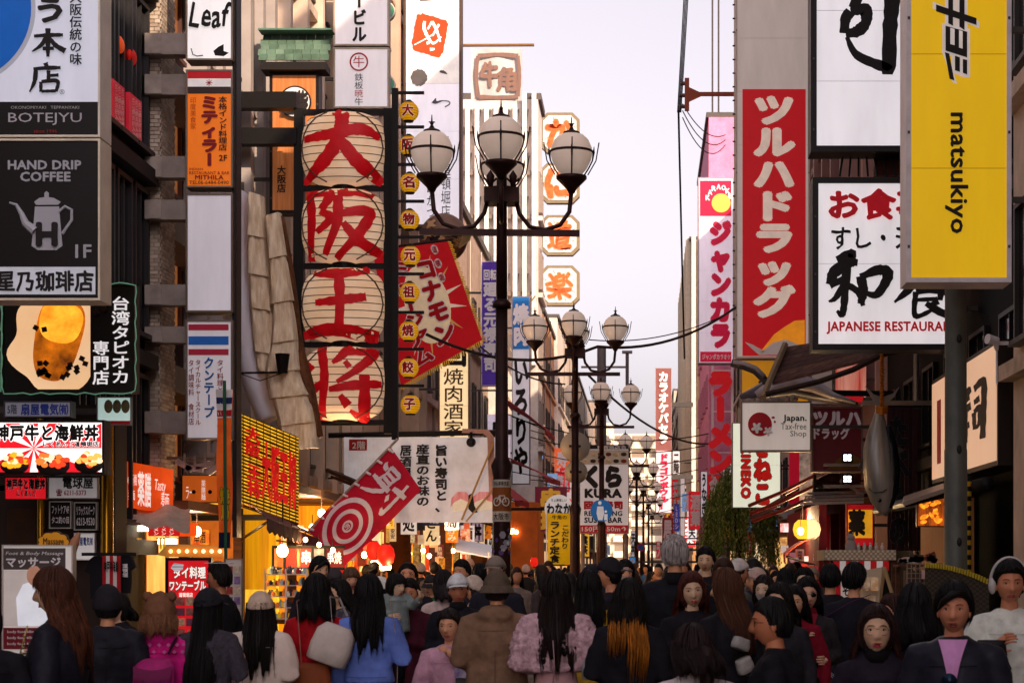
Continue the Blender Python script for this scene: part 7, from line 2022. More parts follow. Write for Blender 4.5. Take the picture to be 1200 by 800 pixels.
    loft(m, [(0, 0, .85*k+zz, .12*k, .08*k), (0, 0, 1.1*k+zz, .12*k, .085*k), (0, lm_(1.35)*k, 1.34*k+zz, (sw-.05)*k, .08*k), (0, (-.008+lm_(1.42))*k, 1.40*k+zz, .085*k, .06*k), (0, (-.008+lm_(1.45))*k, 1.44*k+zz, .052*k, .053*k), (0, (.0+lm_(1.5))*k, 1.50*k+zz, .047*k, .050*k), (0, (.0+lm_(1.5))*k, 1.55*k+zz, .04*k, .045*k)], 12)
    for s0, el, wr in JT:
        m.tube(rest([s0-Vector((s0.x*.3, 0, 0)), s0, el, wr]), [.04*k, .042*k, .036*k, .024*k], 8)
    v, f = remesh(m, (.016, .022, .03)[lod]*k**.5, 2)
    m = MB(); m.add([tuple(p) for p in v], f)
    hk = .62+.38*k if k > .75 else .80
    hc = Vector((0, (.012+lm_(1.6))*k, 1.70*k+zz-HC*hk))
    RM = Matrix.Rotation(math.radians(turn), 3, 'Z') @ Matrix.Rotation(math.radians(-tilt), 3, 'X') @ Matrix.Rotation(math.radians(faceup), 3, 'Y')
    def hp(p): return tuple(hc+RM @ (Vector(p)*hk))
    hv, hf = HEADS[lod]
    m.add([hp(p) for p in hv], hf)
    for s_ in (-1, 1):
        e = MB().ball((s_*.073, -.006, -.012), .008, .018, .030, 8, 6); m.add([hp(p) for p in e.v], e.f)
    for (s0, el, wr), s_ in zip(JT, (-1, 1)):
        d = (wr-el).normalized()
        inw = Vector((-s_, .0, 0)); n = (inw-d*inw.dot(d))
        if n.length < .2: n = Vector((0, 0, -1))
        n.normalize(); sd = d.cross(n)
        hand(m, S(wr), d, sd, n, hk*.98, .55, lod)
    body = m.build('body', mat(tuple(min(.8, v*c_) for v, c_ in zip(lin(skin), (2.0, 1.85, 1.75))), .5, var=.14, scale=9, spec=.35), t, smooth=True, local=True)
    # face ----------------------------------------------------------
    facing = abs(((yaw+turn+180) % 360)-180) > 55
    if facing and lod < 2 or (facing and Y < 30):
        for s_ in (-1, 1):
            e = MB(); ex = s_*.0315; sy = surfy(ex, 0)
            e.mi = 0; e.ball((ex, sy-.0015, .0), .0128, .005, .0044, 10, 6)
            e.mi = 1; e.ball((ex, sy+.0018, .0004), .0056, .003, .0046, 8, 6)
            e.mi = 2; e.tube([(ex-.014, sy+.0005, .001), (ex-.006, sy+.004, .0058), (ex+.005, sy+.0042, .006), (ex+.014, sy+.0008, .0015)], .0016, 4)
            e.v = [hp(p) for p in e.v]
            e.build('eye', [mat('#d0c4bc', .3), mat('#1a0f0c', .2), mat('#1c1210', .6)], t, local=True)
            e = MB(); e.tube([(s_*x_, surfy(s_*x_, z_)+.0012, z_) for x_, z_ in ((.014, .0185), (.024, .0225), (.036, .0235), (.048, .0185))], [(.0022, .0016), (.0044, .0018), (.0038, .0016), (.001, .001)], 6)
            e.v = [hp(p) for p in e.v]; e.build('eyebrow', mat(hair if lin(hair)[0] < .1 else '#2a1c18', .7), t, local=True)
        if not mask:
            e = MB(); e.mi = 0
            for z_, r_ in ((-.066, .0040), (-.0745-.006*mopen, .0050)):
                e.tube([(x_, surfy(x_, -.07)+.0005+.003*(1-(x_/.026)**2), z_+(.0025 if abs(x_) > .015 else 0)*((1 if mopen < .3 else 1.8) if z_ < -.07 else -1)) for x_ in (-.024, -.014, -.005, .005, .014, .024)], [.001, r_*.8, r_, r_, r_*.8, .001], 6)
            e.mi = 1; e.ball((0, surfy(0, -.07)-.001, -.0702-.003*mopen), .015, .0025, .0008+.0048*mopen, 10, 6)
            e.v = [hp(p) for p in e.v]; e.build('mouth', [mat(br_(mouth, 1.9), .45), mat('#300f0e', .6)], t, smooth=True, local=True)
    if mask:
        e = MB(); vv, ff = head_grid(24, 24, headfn)
        keep = [q for q in ff if all(vv[i][1] > .015 and -.105 < vv[i][2] < -.022 for i in q)]
        e.add([hp(Vector(p)*1.0+Vector((p[0]*.06, .007, p[2]*.02))) for p in vv], keep); e.build('face_mask', mat(mask, .8), t, smooth=True, local=True)
    if glasses:
        e = MB()
        for s_ in (-1, 1):
            if glasses == 'sun':
                e.ball((s_*.031, surfy(.031, -.002)+.010, -.002), .024, .004, .017, 14, 8)
            else:
                rr = .0225 if glasses == 'round' else .02
                e.tube([(s_*.032+rr*math.cos(a), surfy(.03, -.002)+.010-.3*abs(math.cos(a))*.01, -.003+rr*(1 if glasses == 'round' else .72)*math.sin(a)) for a in [j*PI/9 for j in range(19)]], .0011 if glasses == 'round' else .0018, 4, cap=False)
            e.tube([(s_*.054, surfy(.03, 0)+.006, .002), (s_*.076, -.005, .004)], .0014, 4)
        e.tube([(-.01, surfy(0, 0)+.004, .004), (.01, surfy(0, 0)+.004, .004)], .0014, 4)
        e.v = [hp(p) for p in e.v]; e.build('glasses', mat('#0e0c0e' if glasses != 'round' else '#6a5a50', .2, .3), t, smooth=True, local=True)
    # hair ------------------------------------------------------------
    ng = ((52, 44), (30, 26), (18, 16))[lod]
    cs = style if style in LINES else ('short' if style in ('crop', 'side') else 'long')
    if style == 'bald': cs = None
    hm = HM(hair, hairc2)
    if cs:
        vv, ff = head_grid(ng[0], ng[1], cap_fn(cs, {'short': .017, 'bangs': .018, 'long': .015, 'hood': .03}.get(cs, .015)*(0.55 if style == 'crop' else 1)*(.7 if hat else 1), .006 if lod < 2 else .004, seed))
        e = MB(); e.add([hp(p) for p in vv], ff)
        if lod < 2 and not hat:                     # loose locks from the crown over the hairline
            rl = random.Random(seed+3); fcap = cap_fn(cs, .017 if style != 'crop' else .010, .003, seed)
            for _ in range(95 if lod == 0 else 45):
                ph = rl.random()*2*PI; q = []; th = rl.uniform(.05, .5); ph1 = ph+rl.uniform(-.5, .5)*(1.6 if style == 'short' else .5)
                over = rl.uniform(-.004, .020 if style in ('short', 'bangs', 'side') else .006)
                for j in range(9):
                    tt = th+(2.5-th)*j/8; pp = ph+(ph1-ph)*j/8
                    dx, dy, dz = math.sin(tt)*math.cos(pp), math.sin(tt)*math.sin(pp), math.cos(tt)
                    if HC*dz < interp(HB*dy, LINES[cs])-over: break
                    T = 1.0+(.035 if style != 'crop' else .012)*(1-.2*j/8)+rl.uniform(0, .02)
                    z0_ = .016 if style != 'crop' else .009
                    q.append(((HA+z0_)*dx*T, (HB+z0_)*dy*T, (HC+z0_)*dz*T))
                if len(q) > 2:
                    n_ = len(q); b_ = MB().tube(q, [.0035+.004*math.sin(PI*(j+.3)/n_) if j < n_-1 else .0006 for j in range(n_)], 4)
                    e.add([hp(p) for p in b_.v], b_.f)
        if style == 'bun': b_ = MB().ball((0, -.10, .03), .032, .03, .03, 12, 8); e.add([hp(p) for p in b_.v], b_.f)
        if style == 'pony':
            b_ = MB(); b_.tube([(0, -.085, .03), (0.01, -.125, .0), (.015, -.13, -.10), (.0, -.12, -.22), (.01, -.115, -.33)], [.022, .035, .036, .028, .006], 12); e.add([hp(p) for p in b_.v], b_.f)
        if style == 'side':
            b_ = MB(); b_.tube([(-.05, .075, .075), (.0, .098, .07), (.045, .085, .035), (.07, .05, .0)], [.012, .02, .016, .006], 8); e.add([hp(p) for p in b_.v], b_.f)
        e.build('hair', hm, t, smooth=True, local=True)
    if hl > 0:                                    # long hair falling behind and over the shoulders
        rr = random.Random(seed)
        e = MB(); nu = (30, 20, 12)[lod]; nv = (16, 10, 6)[lod]
        L = hl
        def dr(u, v, off):
            a = (-PI/2)+(u-.5)*2*(2.05-.55*v)
            cut = 1+.10*math.sin(u*23+seed)+.07*math.sin(u*51)-.12*abs(u-.5)
            z = .05-(L+.05)*v*(cut if v > .6 else 1)
            sp = sst(.0, .6, v)
            rx_ = HA+.010+(.030+wide)*sp-.01*off; ry_ = HB+.004+.022*sp-.01*off
            back = -.03*sp-.035*sst(.25, .8, v)
            rip = .0022*math.sin(u*61+seed+v*2)+.0016*math.sin(u*113+v*5)+.005*math.sin(u*13+v*3)
            wv = wide*.25*math.sin(v*14+u*9)
            p = Vector(((rx_+rip+wv)*math.cos(a), (ry_+rip+wv)*math.sin(a)+back, z))
            return p if not off else Vector((p.x*.86, p.y*.86+.0, p.z))
        vs = []; fs = []
        for off in (0, 1):
            for j in range(nv+1):
                for i in range(nu+1): vs.append(dr(i/nu, j/nv, off))
        W = nu+1; N = W*(nv+1)
        for j in range(nv):
            for i in range(nu):
                q = (j*W+i, j*W+i+1, (j+1)*W+i+1, (j+1)*W+i); fs.append(q); fs.append(tuple(x_+N for x_ in q[::-1]))
        rim = [i for i in range(W)]+[j*W+nu for j in range(1, nv+1)]+[nv*W+i for i in range(nu-1, -1, -1)]+[j*W for j in range(nv-1, 0, -1)]
        for a_, b_ in zip(rim, rim[1:]+rim[:1]): fs.append((a_, a_+N, b_+N, b_))
        RZ = Matrix.Rotation(math.radians(turn), 3, 'Z')
        e.add([tuple(hc+RZ @ (Vector(p)*hk)) for p in vs], fs)
        if lod < 2:
            for _ in range(150 if lod == 0 else 24):
                u = rr.uniform(.0, 1); o_ = rr.uniform(.002, .010)
                q = []
                for j in range(7):
                    p = dr(min(1, max(0, u+.012*math.sin(j+u*30))), j/6, 0); p = p*(1+o_/.1)+Vector((0, 0, .0 if j else -.0)); p.z = .05-(p.z*-1+.05)*1.0 if False else p.z-(.03*rr.random() if j == 6 else 0)
                    q.append(tuple(hc+RZ @ (p*hk)))
                e.tube(q, [.0012, .0018, .0022, .0022, .002, .0014, .0005], 3)
        e.build('long_hair', HM(hairc2, hair) if (hairc2 and wide) else hm, t, smooth=True, local=True)
    # hats ----------------------------------------------------------
    if hat:
        hmm = mat(br_(hatc, 1.5), .8, bump=.4, scale=18, var=.25)
        cs = {'cap': 'cap', 'capback': 'cap', 'bucket': 'cap', 'beanie': 'beanie', 'fur': 'beanie', 'beret': 'cap'}[hat]
        vv, ff = head_grid(ng[0], ng[1], cap_fn(cs, {'fur': .035, 'beanie': .026, 'beret': .03}.get(hat, .022), .010 if hat == 'fur' else .002, seed, .01 if hat != 'cap' else .002))
        e = MB(); e.add([hp(p) for p in vv], ff)
        if hat in ('cap', 'capback'):
            sgn = 1 if hat == 'cap' else -1
            def br(u, v):
                a = (u-.5)*2.0
                return hp((.085*math.sin(a)*(1+.05*v), sgn*((HB+.012)*math.cos(a)+.065*v*math.cos(a*.8)), (.036 if sgn > 0 else .005)-.012*v-.012*math.sin(a)**2))
            e.sheet(br, 10, 3, (0, 0, .004))
            if sgn > 0 and not facing:
                b_ = MB().tube([(.035*math.cos(a), -(HB+.022), .018+.026*math.sin(a)) for a in [j*PI/8 for j in range(9)]], .003, 5); e.add([hp(p) for p in b_.v], b_.f)
        if hat == 'bucket':
            b_ = MB(); b_.lathe([(.094, .03), (.105, .022), (.118, -.016), (.120, -.020), (.100, .010), (.090, .02)], (0, 0, .0), 28, sy=1.15); e.add([hp(p) for p in b_.v], b_.f)
        if hat == 'fur':
            for s_ in (-1, 1):
                b_ = MB().ball((s_*.075, -.01, .118), .036, .03, .034, 14, 10); b_.v = [tuple(Vector(p)*(1+.05*noise.noise(Vector(p)*60))) for p in b_.v]; e.add([hp(p) for p in b_.v], b_.f)
        e.build('hat', hmm, t, smooth=True, local=True)
    if lod == 0 and not fuzz:                     # seams: centre back or zip, yoke and hem
        n_ = 12; SM = mat(tuple(v*.75 for v in br_(coat)), .8)
        fr_ = 1 if facing else -1
        for zs_, w0 in ((1.30, .13), (hem+.05, .15)):
            MB().tube([((w0*bulk*math.sin(a))*k, fr_*(.116 if zs_ > 1.2 else .128)*bulk*math.cos(a)*k+lm_(zs_)*k+fr_*.010, zs_*k+zz) for a in [(-1.0+2.0*j/8) for j in range(9)]], .0022, 4).build('seam', SM, t, local=True)
        if fr_ < 0 and hem < .9: MB().tube([(0, (fr_*(.117*bulk if z_ < 1.25 else .112*bulk-(z_-1.25)*.25)+lm_(z_))*k+fr_*.012, z_*k+zz) for z_ in [hem+(1.36-hem)*j/8 for j in range(9)]], .0024, 4).build('seam', SM, t, local=True)
    if collar:
        e = MB(); loft(e, [(0, (-.012+lm_(1.4))*k, 1.395*k+zz, .095*k, .08*k), (0, (-.006+lm_(1.4))*k, 1.44*k+zz, .078*k, .072*k), (0, (.0+lm_(1.4))*k, 1.475*k+zz, .068*k, .066*k), (0, lm_(1.4)*k, 1.47*k+zz, .055*k, .055*k)], 16)
        e.build('collar', mat(collar, .8, bump=.3, scale=20), t, smooth=True, local=True)
    if inner:
        e = MB(); z0, z1 = 1.06*k+zz, 1.43*k+zz; yy = lambda z: (.128*bulk*k if z < 1.3*k+zz else .128*bulk*k-(z-1.3*k-zz)*.42)+lm_((z-zz)/k)*k
        e.grid(lambda u, v: ((u-.5)*(.015+.13*v*v)*k, yy(z0+(z1-z0)*v)+.012-.02*abs(u-.5), z0+(z1-z0)*v), 8, 10); e.build('shirt_front', mat(br_(inner), .7, bump=.2, scale=20), t, smooth=True, local=True)
    return t
def hash_(s):
    h = 7
    for c in s: h = (h*31+ord(c)) % 1000003
    return h
def att(par, name, m, mt, label, cat, smooth=True, group=None):
    """something worn or carried: a thing of its own, at world place of a point in the person's frame"""
    M = wm(par)
    m.v = [tuple(M @ Vector(p)) for p in m.v]
    o = m.build(name, mt, None, smooth=smooth)
    return tag(o, label, cat, group)

DK, NV = '#121014', '#14161e'
# --- front row -------------------------------------------------------------
p = person('woman in a black coat with long chestnut hair, seen in left profile at far left', 66, 663, 10.3, 82, '#14141b', '#2a1510', 'bangs', '#bd8a70', hl=.34, wide=.012, hairc2='#4a2818', arms=('down', 'bag'), bulk=1.32, coatkw=dict(rough=.5), mouth='#8c3038', turn=6)
e = MB(); e.tube([(-.05, .13, 1.33), (-.02, .185, 1.18), (.0, .20, 1.02)], .004, 5)
for i in range(9): e.ball((-.04+.005*i, .15+.006*i, 1.28-.03*i), .008, n=6, m=5)
att(p, 'long_necklace', e, mat('#c9b070', .3, .8), 'long gold necklace hanging on the black-coated woman', 'necklace')
person('person in a dark padded jacket behind the chestnut-haired woman', 126, 682, 12.4, 10, '#15141a', DK, 'short', bulk=1.4, arms=('bent', 'down'), hat='beanie', hatc='#141216', coatkw=dict(rough=.5))
person('dark-coated person mostly cut off by the left edge of the view', -20, 700, 10, 20, '#101014', DK, 'long', bulk=1.35)
# pink girl with fur hat
p = person('child in a magenta nordic-pattern jacket and brown fur hat with ears', 187, 692, 12.6, 6, '#b0186c', '#6a4630', 'long', bulk=1.38, hat='fur', hatc='#6a4630', hood=True, arms=('bent', 'bent'), hl=.12, coatkw=dict(rough=.75), trousers='#2a1c2c', sw=.185)
k_ = (CZ-27*12.6/F-.04)/1.7
e = MB()
for s_ in (-1, 1):
    for j in range(16):
        a = (j-7.5)/16*2.5
        for zi, z_ in enumerate((1.36, 1.31)):
            rx_, ry_ = (.235, .165) if zi else (.215, .15)
            if j % 2 == zi: e.obox((rx_*math.sin(a)*k_, -ry_*math.cos(a)*k_*s_, z_*k_), .018, .012, .018, Matrix.Rotation(PI/4, 3, 'Y'))
att(p, 'knit_pattern', e, mat('#d86aa8', .8), 'pale pink knitted pattern bands round the magenta jacket shoulders', 'pattern', False)
e = MB(); loft(e, [(0, -.30*k_, .92*k_, .15*k_, .09*k_), (0, -.31*k_, 1.0*k_, .155*k_, .10*k_), (0, -.29*k_, 1.2*k_, .15*k_, .09*k_), (0, -.24*k_, 1.27*k_, .12*k_, .05*k_)], 16)
v_, f_ = remesh(e, .015, 3); e = MB(); e.mi = 0; e.add([tuple(q) for q in v_], f_)
bp = thing('backpack', 'magenta backpack with flap and dark straps on the child in the fur hat', 'backpack', tuple(p.location+Vector((0, -.3, .85))))
e.v = [tuple(wm(p) @ Vector(q)) for q in e.v]; e.build('pack_body', mat('#b82878', .6, bump=.4, scale=12, var=.25), bp, smooth=True)
e = MB(); e.grid(lambda u, v: ((u-.5)*.27*k_*(1-.1*v), -(.385+.03*math.sin(v*PI))*k_, (1.22-.17*v-.03*math.sin(u*PI))*k_), 8, 5); e.v = [tuple(wm(p) @ Vector(q)) for q in e.v]; e.build('flap', mat('#7c1450', .6, bump=.3), bp, smooth=True)
for s_ in (-1, 1):
    e = MB().tube([(s_*.09*k_, -.22*k_, 1.30*k_), (s_*.13*k_, -.10*k_, 1.41*k_), (s_*.13*k_, .05*k_, 1.40*k_)], (.008), 6); e.v = [tuple(wm(p) @ Vector(q)) for q in e.v]; e.build('strap', mat('#2c1024', .7), bp)
    e = MB().tube([(s_*.07*k_, -.405*k_, 1.13*k_), (s_*.03*k_, -.42*k_, 1.06*k_), (0, -.41*k_, 1.04*k_)], .007, 6); e.v = [tuple(wm(p) @ Vector(q)) for q in e.v]; e.build('handle', mat('#5a1038', .7), bp)
person('woman in a charcoal knit cardigan and black cap with very long black hair', 244, 684, 12.6, -12, '#37333a', '#0f0b0c', 'long', hl=.62, hat='cap', hatc='#141318', bulk=1.18, arms=('bent', 'bag'), coatkw=dict(scale=40, bump=.6), turn=-14)
person('stall cook in black with a white headband, seen in left profile', 258, 658, 17, 75, '#121115', '#14100f', 'short', '#8a5a40', arms=('bent', 'bent'), turn=5)
e = MB(); e.tube([(HA*1.28*math.cos(a), HB*1.23*math.sin(a)+.012, .0) for a in [j*PI/10 for j in range(21)]], (.014, .004), 6)
q_ = bpy.data.objects['person.005'] if 'person.005' in bpy.data.objects else None
cook = [o for o in col.objects if o.get('label', '').startswith('stall cook')][0]
e.v = [(x, y, z+1.66) for x, y, z in e.v]; att(cook, 'headband', e, WH, 'white headband tied round the head of the stall cook', 'headband')
person('woman in a cream and pink jacket and beige cap with loose black hair', 305, 688, 13.2, 0, '#c9aea4', '#120c0b', 'long', hl=.40, hat='cap', hatc='#b8a08c', bulk=1.32, arms=('bent', 'bent'), hem=.8, coatkw=dict(rough=.7, c2='#b09084', scale=2), trousers='#c8b4a4', sleevew=1.15)
p = person('woman in a red jumper with black bobbed hair carrying a white tote', 371, 671, 13.6, 4, '#8c1018', '#0d0909', 'bangs', hl=.17, bulk=1.12, arms=('bent', 'bag'), hem=.98, wide=.006)
def bag_box(mb, c, sx, sy, sz, top=.8, M=None, n=14):
    vs = []
    c = Vector(c)
    for j, (z, s) in enumerate(((-.5, .86), (-.46, 1.0), (-.1, 1.04), (.3, .95), (.5, top))):
        for i in range(n):
            a = 2*PI*i/n; ca, sa = math.cos(a), math.sin(a)
            q = Vector((sx/2*s*math.copysign(abs(ca)**.6, ca), sy/2*s*math.copysign(abs(sa)**.6, sa), sz*z))
            vs.append(c+(M @ q if M else q))
    fs = [(j*n+i, j*n+(i+1) % n, (j+1)*n+(i+1) % n, (j+1)*n+i) for j in range(4) for i in range(n)]
    fs += [tuple(range(n))[::-1], tuple(4*n+i for i in range(n))]
    return mb.add(vs, fs)
def carried_bag(par, name, label, c, sx, sy, sz, colr, strap=None, top=.8, M=None, strapc=None, rr=.008, rough=.6):
    W_ = wm(par); t = thing(name, label, 'bag', tuple(W_ @ (Vector(c)-Vector((0, 0, sz/2)))))
    e = bag_box(MB(), c, sx, sy, sz, top, M); e.v = [tuple(W_ @ Vector(q)) for q in e.v]; e.build('bag_body', mat(br_(colr, 1.5), rough, bump=.3, scale=8, var=.15), t, smooth=True)
    if strap:
        e = MB().tube(strap, (rr, rr*.4), 6); e.v = [tuple(W_ @ Vector(q)) for q in e.v]; e.build('strap', mat(strapc or colr, .6), t)
    return t
carried_bag(p, 'tote_bag', 'puffy white canvas tote slung on the red-jumpered woman', (.12, -.21, 1.12), .27, .22, .26, '#b5a8a0', [(.12, -.21, 1.26), (.10, -.14, 1.43), (.15, -.02, 1.42), (.2, .03, 1.3)], .62, Matrix.Rotation(.35, 3, 'Y'))
carried_bag(p, 'shoulder_bag', 'small tan leather shoulder bag low on the red-jumpered woman', (-.02, -.20, .90), .26, .10, .20, '#7a3c1c', [(-.08, -.19, .98), (-.10, -.15, 1.2), (-.12, -.10, 1.40), (-.08, .05, 1.43)], .9, strapc='#b08c7c')
person('young man with black side-swept hair looking right above the red jumper', 374, 651, 19, 215, '#151318', '#0d0a0a', 'side', '#b98468', turn=0)
person('man with pale hood and brown bag strap beside the young man', 391, 662, 21.5, -20, '#b5aca4', '#1c1614', 'short', hood=True, hat='cap', hatc='#2a2426')
p = person('woman in a sky-blue sweatshirt with long straight black hair', 432, 672, 13.6, -3, '#5468a8', '#0e0a0b', 'long', hl=.36, bulk=1.16, arms=('down', 'bag'), hem=.93, coatkw=dict(scale=6), sleevew=1.2)
carried_bag(p, 'shoulder_bag', 'cream bucket bag hanging from a thin strap beside the blue sweatshirt', (.26, -.04, .72), .19, .13, .19, '#b09a86', [(.2, -.06, .80), (.21, -.08, 1.1), (.15, -.07, 1.43), (.12, .03, 1.44)], .92, rr=.007)
person('brown-haired man eating, face towards the camera, between two stalls', 411, 664, 21, 200, '#3a2a28', '#4a3426', 'bangs', '#b08068', arms=('phone', 'phone'))
person('woman in a dark checked jacket facing left behind the blue sweatshirt', 399, 678, 17.5, 120, '#26232a', '#120e0e', 'long', '#b88a70', hl=.2, arms=('phone', 'bent'), coatkw=dict(kind='check', scale=16, c2='#4a464c'))
person('person in a white cap and black coat turning away behind the child', 446, 672, 19, 60, '#17151a', '#141010', 'short', hat='cap', hatc='#c9bcb4')
p = person('short-haired woman in a maroon cardigan facing the camera, holding a child', 480, 677, 16.5, 176, '#3c1420', '#120d0c', 'short', '#9c6a50', arms=('cross', 'bent'), bulk=1.05, hem=.75, mouth='#7a3a34')
person('small child in a grey-green padded jacket carried on an arm', 464, 677, 16.3, 200, '#6a7270', '#120e0d', 'bangs', '#c09078', k=.52, dz=.68, arms=('reach', 'bent'), bulk=1.35, turn=30, lod=0)
person('tall man in glasses looking up, facing the camera', 478, 659, 19, 180, '#141216', '#0f0b0b', 'short', '#a87458', glasses='square', tilt=-18, bulk=1.05, mopen=.3)
person('person in a bright green jacket with a dark hat near the stalls', 506, 671, 23, 150, '#1c5a34', '#141010', 'short', hat='bucket', hatc='#1c1818', bulk=1.2)
p = person('man in a white cap and black track jacket facing the camera', 537, 668, 16, 184, '#131217', '#161010', 'short', '#a26c50', hat='cap', hatc='#d6d0d0', collar='#17151a', arms=('down', 'bent'), bulk=1.12, faceup=4)
e = MB(); e.obox((.0, 0, 0), .05, .004, .014); 
sw_ = person('seated older woman in a pink jacket and jeans, hand on her chin', 531, 712, 14.8, 168, '#b08494', '#1a1211', 'short', '#b07e62', trousers='#1e2a48', sit=True, k=.93, arms=('chin', 'low'), bulk=1.15, lean=.12, mouth='#7c3c34', lod=0)
stool = thing('folding_stool', 'low grey folding stool under the seated woman', 'stool', (sw_.location.x, 14.8, 0))
zs_ = (CZ-47*14.8/F-.018-1.7*.93)+.78*.93
MB().box(sw_.location.x-.2, sw_.location.x+.2, 14.62, 14.98, zs_-.04, zs_).build('seat', mat('#6a6262', .7), stool)
for s_ in (-1, 1):
    MB().bar((sw_.location.x+s_*.17, 14.66, zs_-.04), (sw_.location.x+s_*.17, 14.94, 0), .02).build('leg', GW, stool); MB().bar((sw_.location.x+s_*.15, 14.94, zs_-.04), (sw_.location.x+s_*.15, 14.66, 0), .02).build('leg', GW, stool)
cb = thing('parcel_box', 'purple and white printed parcel box beside the seated woman', 'box', tuple(P(543, 793, 14.4)))
MB().box(P(534, 0, 14.4).x, P(553, 0, 14.4).x, 14.3, 14.5, P(0, 793, 14.4).z, P(0, 761, 14.4).z).build('box_body', mat('#c9c0c8', .6, c2='#5a3a84', scale=9, var=.05), cb)
MB().box(P(535, 0, 14.4).x, P(552, 0, 14.4).x, 14.32, 14.48, 0, P(0, 793, 14.4).z-.002).build('stand', mat('#57504e', .7), cb)
person('bald older man in a dark jacket facing the camera beside the white tent', 550, 652, 27, 190, '#2a2024', DK, 'bald', '#b08068', lod=1)
person('person in a beige knitted beanie below the bald man', 556, 672, 20, 100, '#b5a090', '#2a1c18', 'long', hat='beanie', hatc='#b8a494', bulk=1.1)
person('person with short black hair just right of the beige beanie', 563, 659, 23, 10, '#1c1a1e', '#0e0b0c', 'short')
person('dark-haired person looking down just left of the bald man', 542, 655, 22, 150, '#1f1c22', '#100c0c', 'short')
person('woman with pale scarf half hidden behind the white-capped man', 520, 667, 18.5, 25, '#a8928c', '#181112', 'long', hl=.15)
p = person('man in a brown hooded coat and olive bucket hat, seen from behind', 582, 664, 13.4, 0, '#6c5240', '#1a1412', 'short', hat='bucket', hatc='#54463a', hood=True, bulk=1.36, arms=('bent', 'bent'), hem=.80, coatkw=dict(rough=.7, bump=.2), trousers='#17151a')
p = person('woman in a pale pink fluffy jacket and pink dress with long wavy black hair', 652, 668, 13.2, 2, '#b8969c', '#0f0b0b', 'long', hl=.46, wide=.02, hairc2='#1e120e', bulk=1.34, arms=('bent', 'bag'), hem=1.02, fuzz=.012, coatkw=dict(c2='#8c6c74', scale=30, bump=.8, rough=.95), skirt=.35, trousers='#b08486', sleevew=1.35)
e = MB().tube([(-.02, -.19, 1.16), (-.01, -.21, 1.0), (-.02, -.20, .88)], (.014, .004), 6); att(p, 'ribbon', e, mat('#b88c90', .7), 'pink ribbon hanging down the back of the fluffy jacket', 'ribbon')
carried_bag(p, 'handbag', 'small grey leather handbag at the elbow of the fluffy pink jacket', (.25, -.08, .98), .17, .10, .15, '#8a888c', [(.19, -.08, 1.05), (.2, -.03, 1.2), (.26, .0, 1.2), (.3, -.08, 1.05)], .8, rough=.4)
p = person('woman in a mustard yellow jacket hidden behind the fluffy pink jacket', 690, 667, 14.8, 4, '#a8842c', '#0e0a0a', 'long', hl=.3, bulk=1.2, hem=.75, trousers='#a8842c')
p = person('woman with orange-dipped black hair in a long black coat, seen from behind', 737, 677, 12.2, -6, '#111014', '#100b0a', 'long', hl=.16, bulk=1.22, arms=('bent', 'bent'), hem=.6)
e = MB(); rr = random.Random(5)
for kk in range(170):
    a = -PI/2+rr.uniform(-1.5, 1.5); r_ = rr.uniform(.085, .115); x_ = r_*math.cos(a); y_ = r_*math.sin(a)*1.1-.05; L = rr.uniform(.16, .34)*(1.1 if x_ > 0 else .6)
    zt = 1.53*(CZ-12*12.2/F)/1.7-.04
    e.tube([(x_*.9, y_+.03, zt), (x_, y_-.015, zt-.08), (x_*1.1+.01, y_-.04, zt-.08-L*.5), (x_*1.05, y_-.035, zt-.08-L)], [.002, .0028, .0026, .0006], 3)
e.build('dyed_hair', HM('#a8601c', '#5a2c10'), p, smooth=True, local=True)
e = MB().tube([(-.03, -.10, .0), (.0, -.112, .012), (.03, -.10, .0)], .010, 6); e.v = [(x, y, z+1.60) for x, y, z in e.v]; att(p, 'hair_clip', e, mat('#8c8488', .3, .5), 'silver hair clip on the back of the orange-dipped hair', 'hair clip')
person('man in a black beret in left profile, behind the orange-dipped hair', 716, 651, 16.5, 70, '#15131a', '#0e0a0b', 'short', '#a87458', hat='beret', hatc='#141216', turn=8)
person('person in a black knitted cap seen from behind, left of the beret', 693, 659, 17.5, -8, '#131218', '#0f0c0c', 'short', hat='beanie', hatc='#16141a', bulk=1.1)
person('masked person looking over the shoulder of the man in the beret', 732, 655, 19.5, 190, '#1a181e', '#120e0e', 'long', mask='#c9c4c4')
p = person('tall grey-haired man in a black coat, seen from behind', 791, 626, 14.2, 3, '#101014', '#8a827e', 'short', hem=.55, bulk=1.2, arms=('bent', 'bent'), sw=.2, collar='#101014', hairc2='#4c4644')
person('young man with tousled black hair facing the camera, right of the grey-haired man', 827, 640, 20, 172, '#131116', '#0d0a0a', 'short', '#bd8c70', bulk=1.05, coatkw=None)
p = person('woman with reddish brown hair and black top facing the camera, half smiling', 811, 669, 13.6, 184, '#121014', '#3a1a14', 'long', '#c49078', hl=.24, mouth='#a04040', arms=('bent', 'chest'), bulk=1.1, faceup=5, mopen=.15)
person('woman in a black coat with long brown hair turned away to the left', 852, 665, 12.6, 38, '#121014', '#2c1912', 'long', '#b88468', hl=.36, hairc2='#5a3218', bulk=1.2, arms=('bent', 'bent'), hem=.6, turn=20)
e = MB(); 
for i, (x_, z_, w_) in enumerate(((.20, 1.16, .10), (.22, 1.04, .09))): e.obox((x_, -.05, z_), w_, .10, .06, Matrix.Rotation(-.35, 3, 'Y'))
hb = [o for o in col.objects if o.get('label', '').startswith('woman in a black coat with long brown hair')][0]
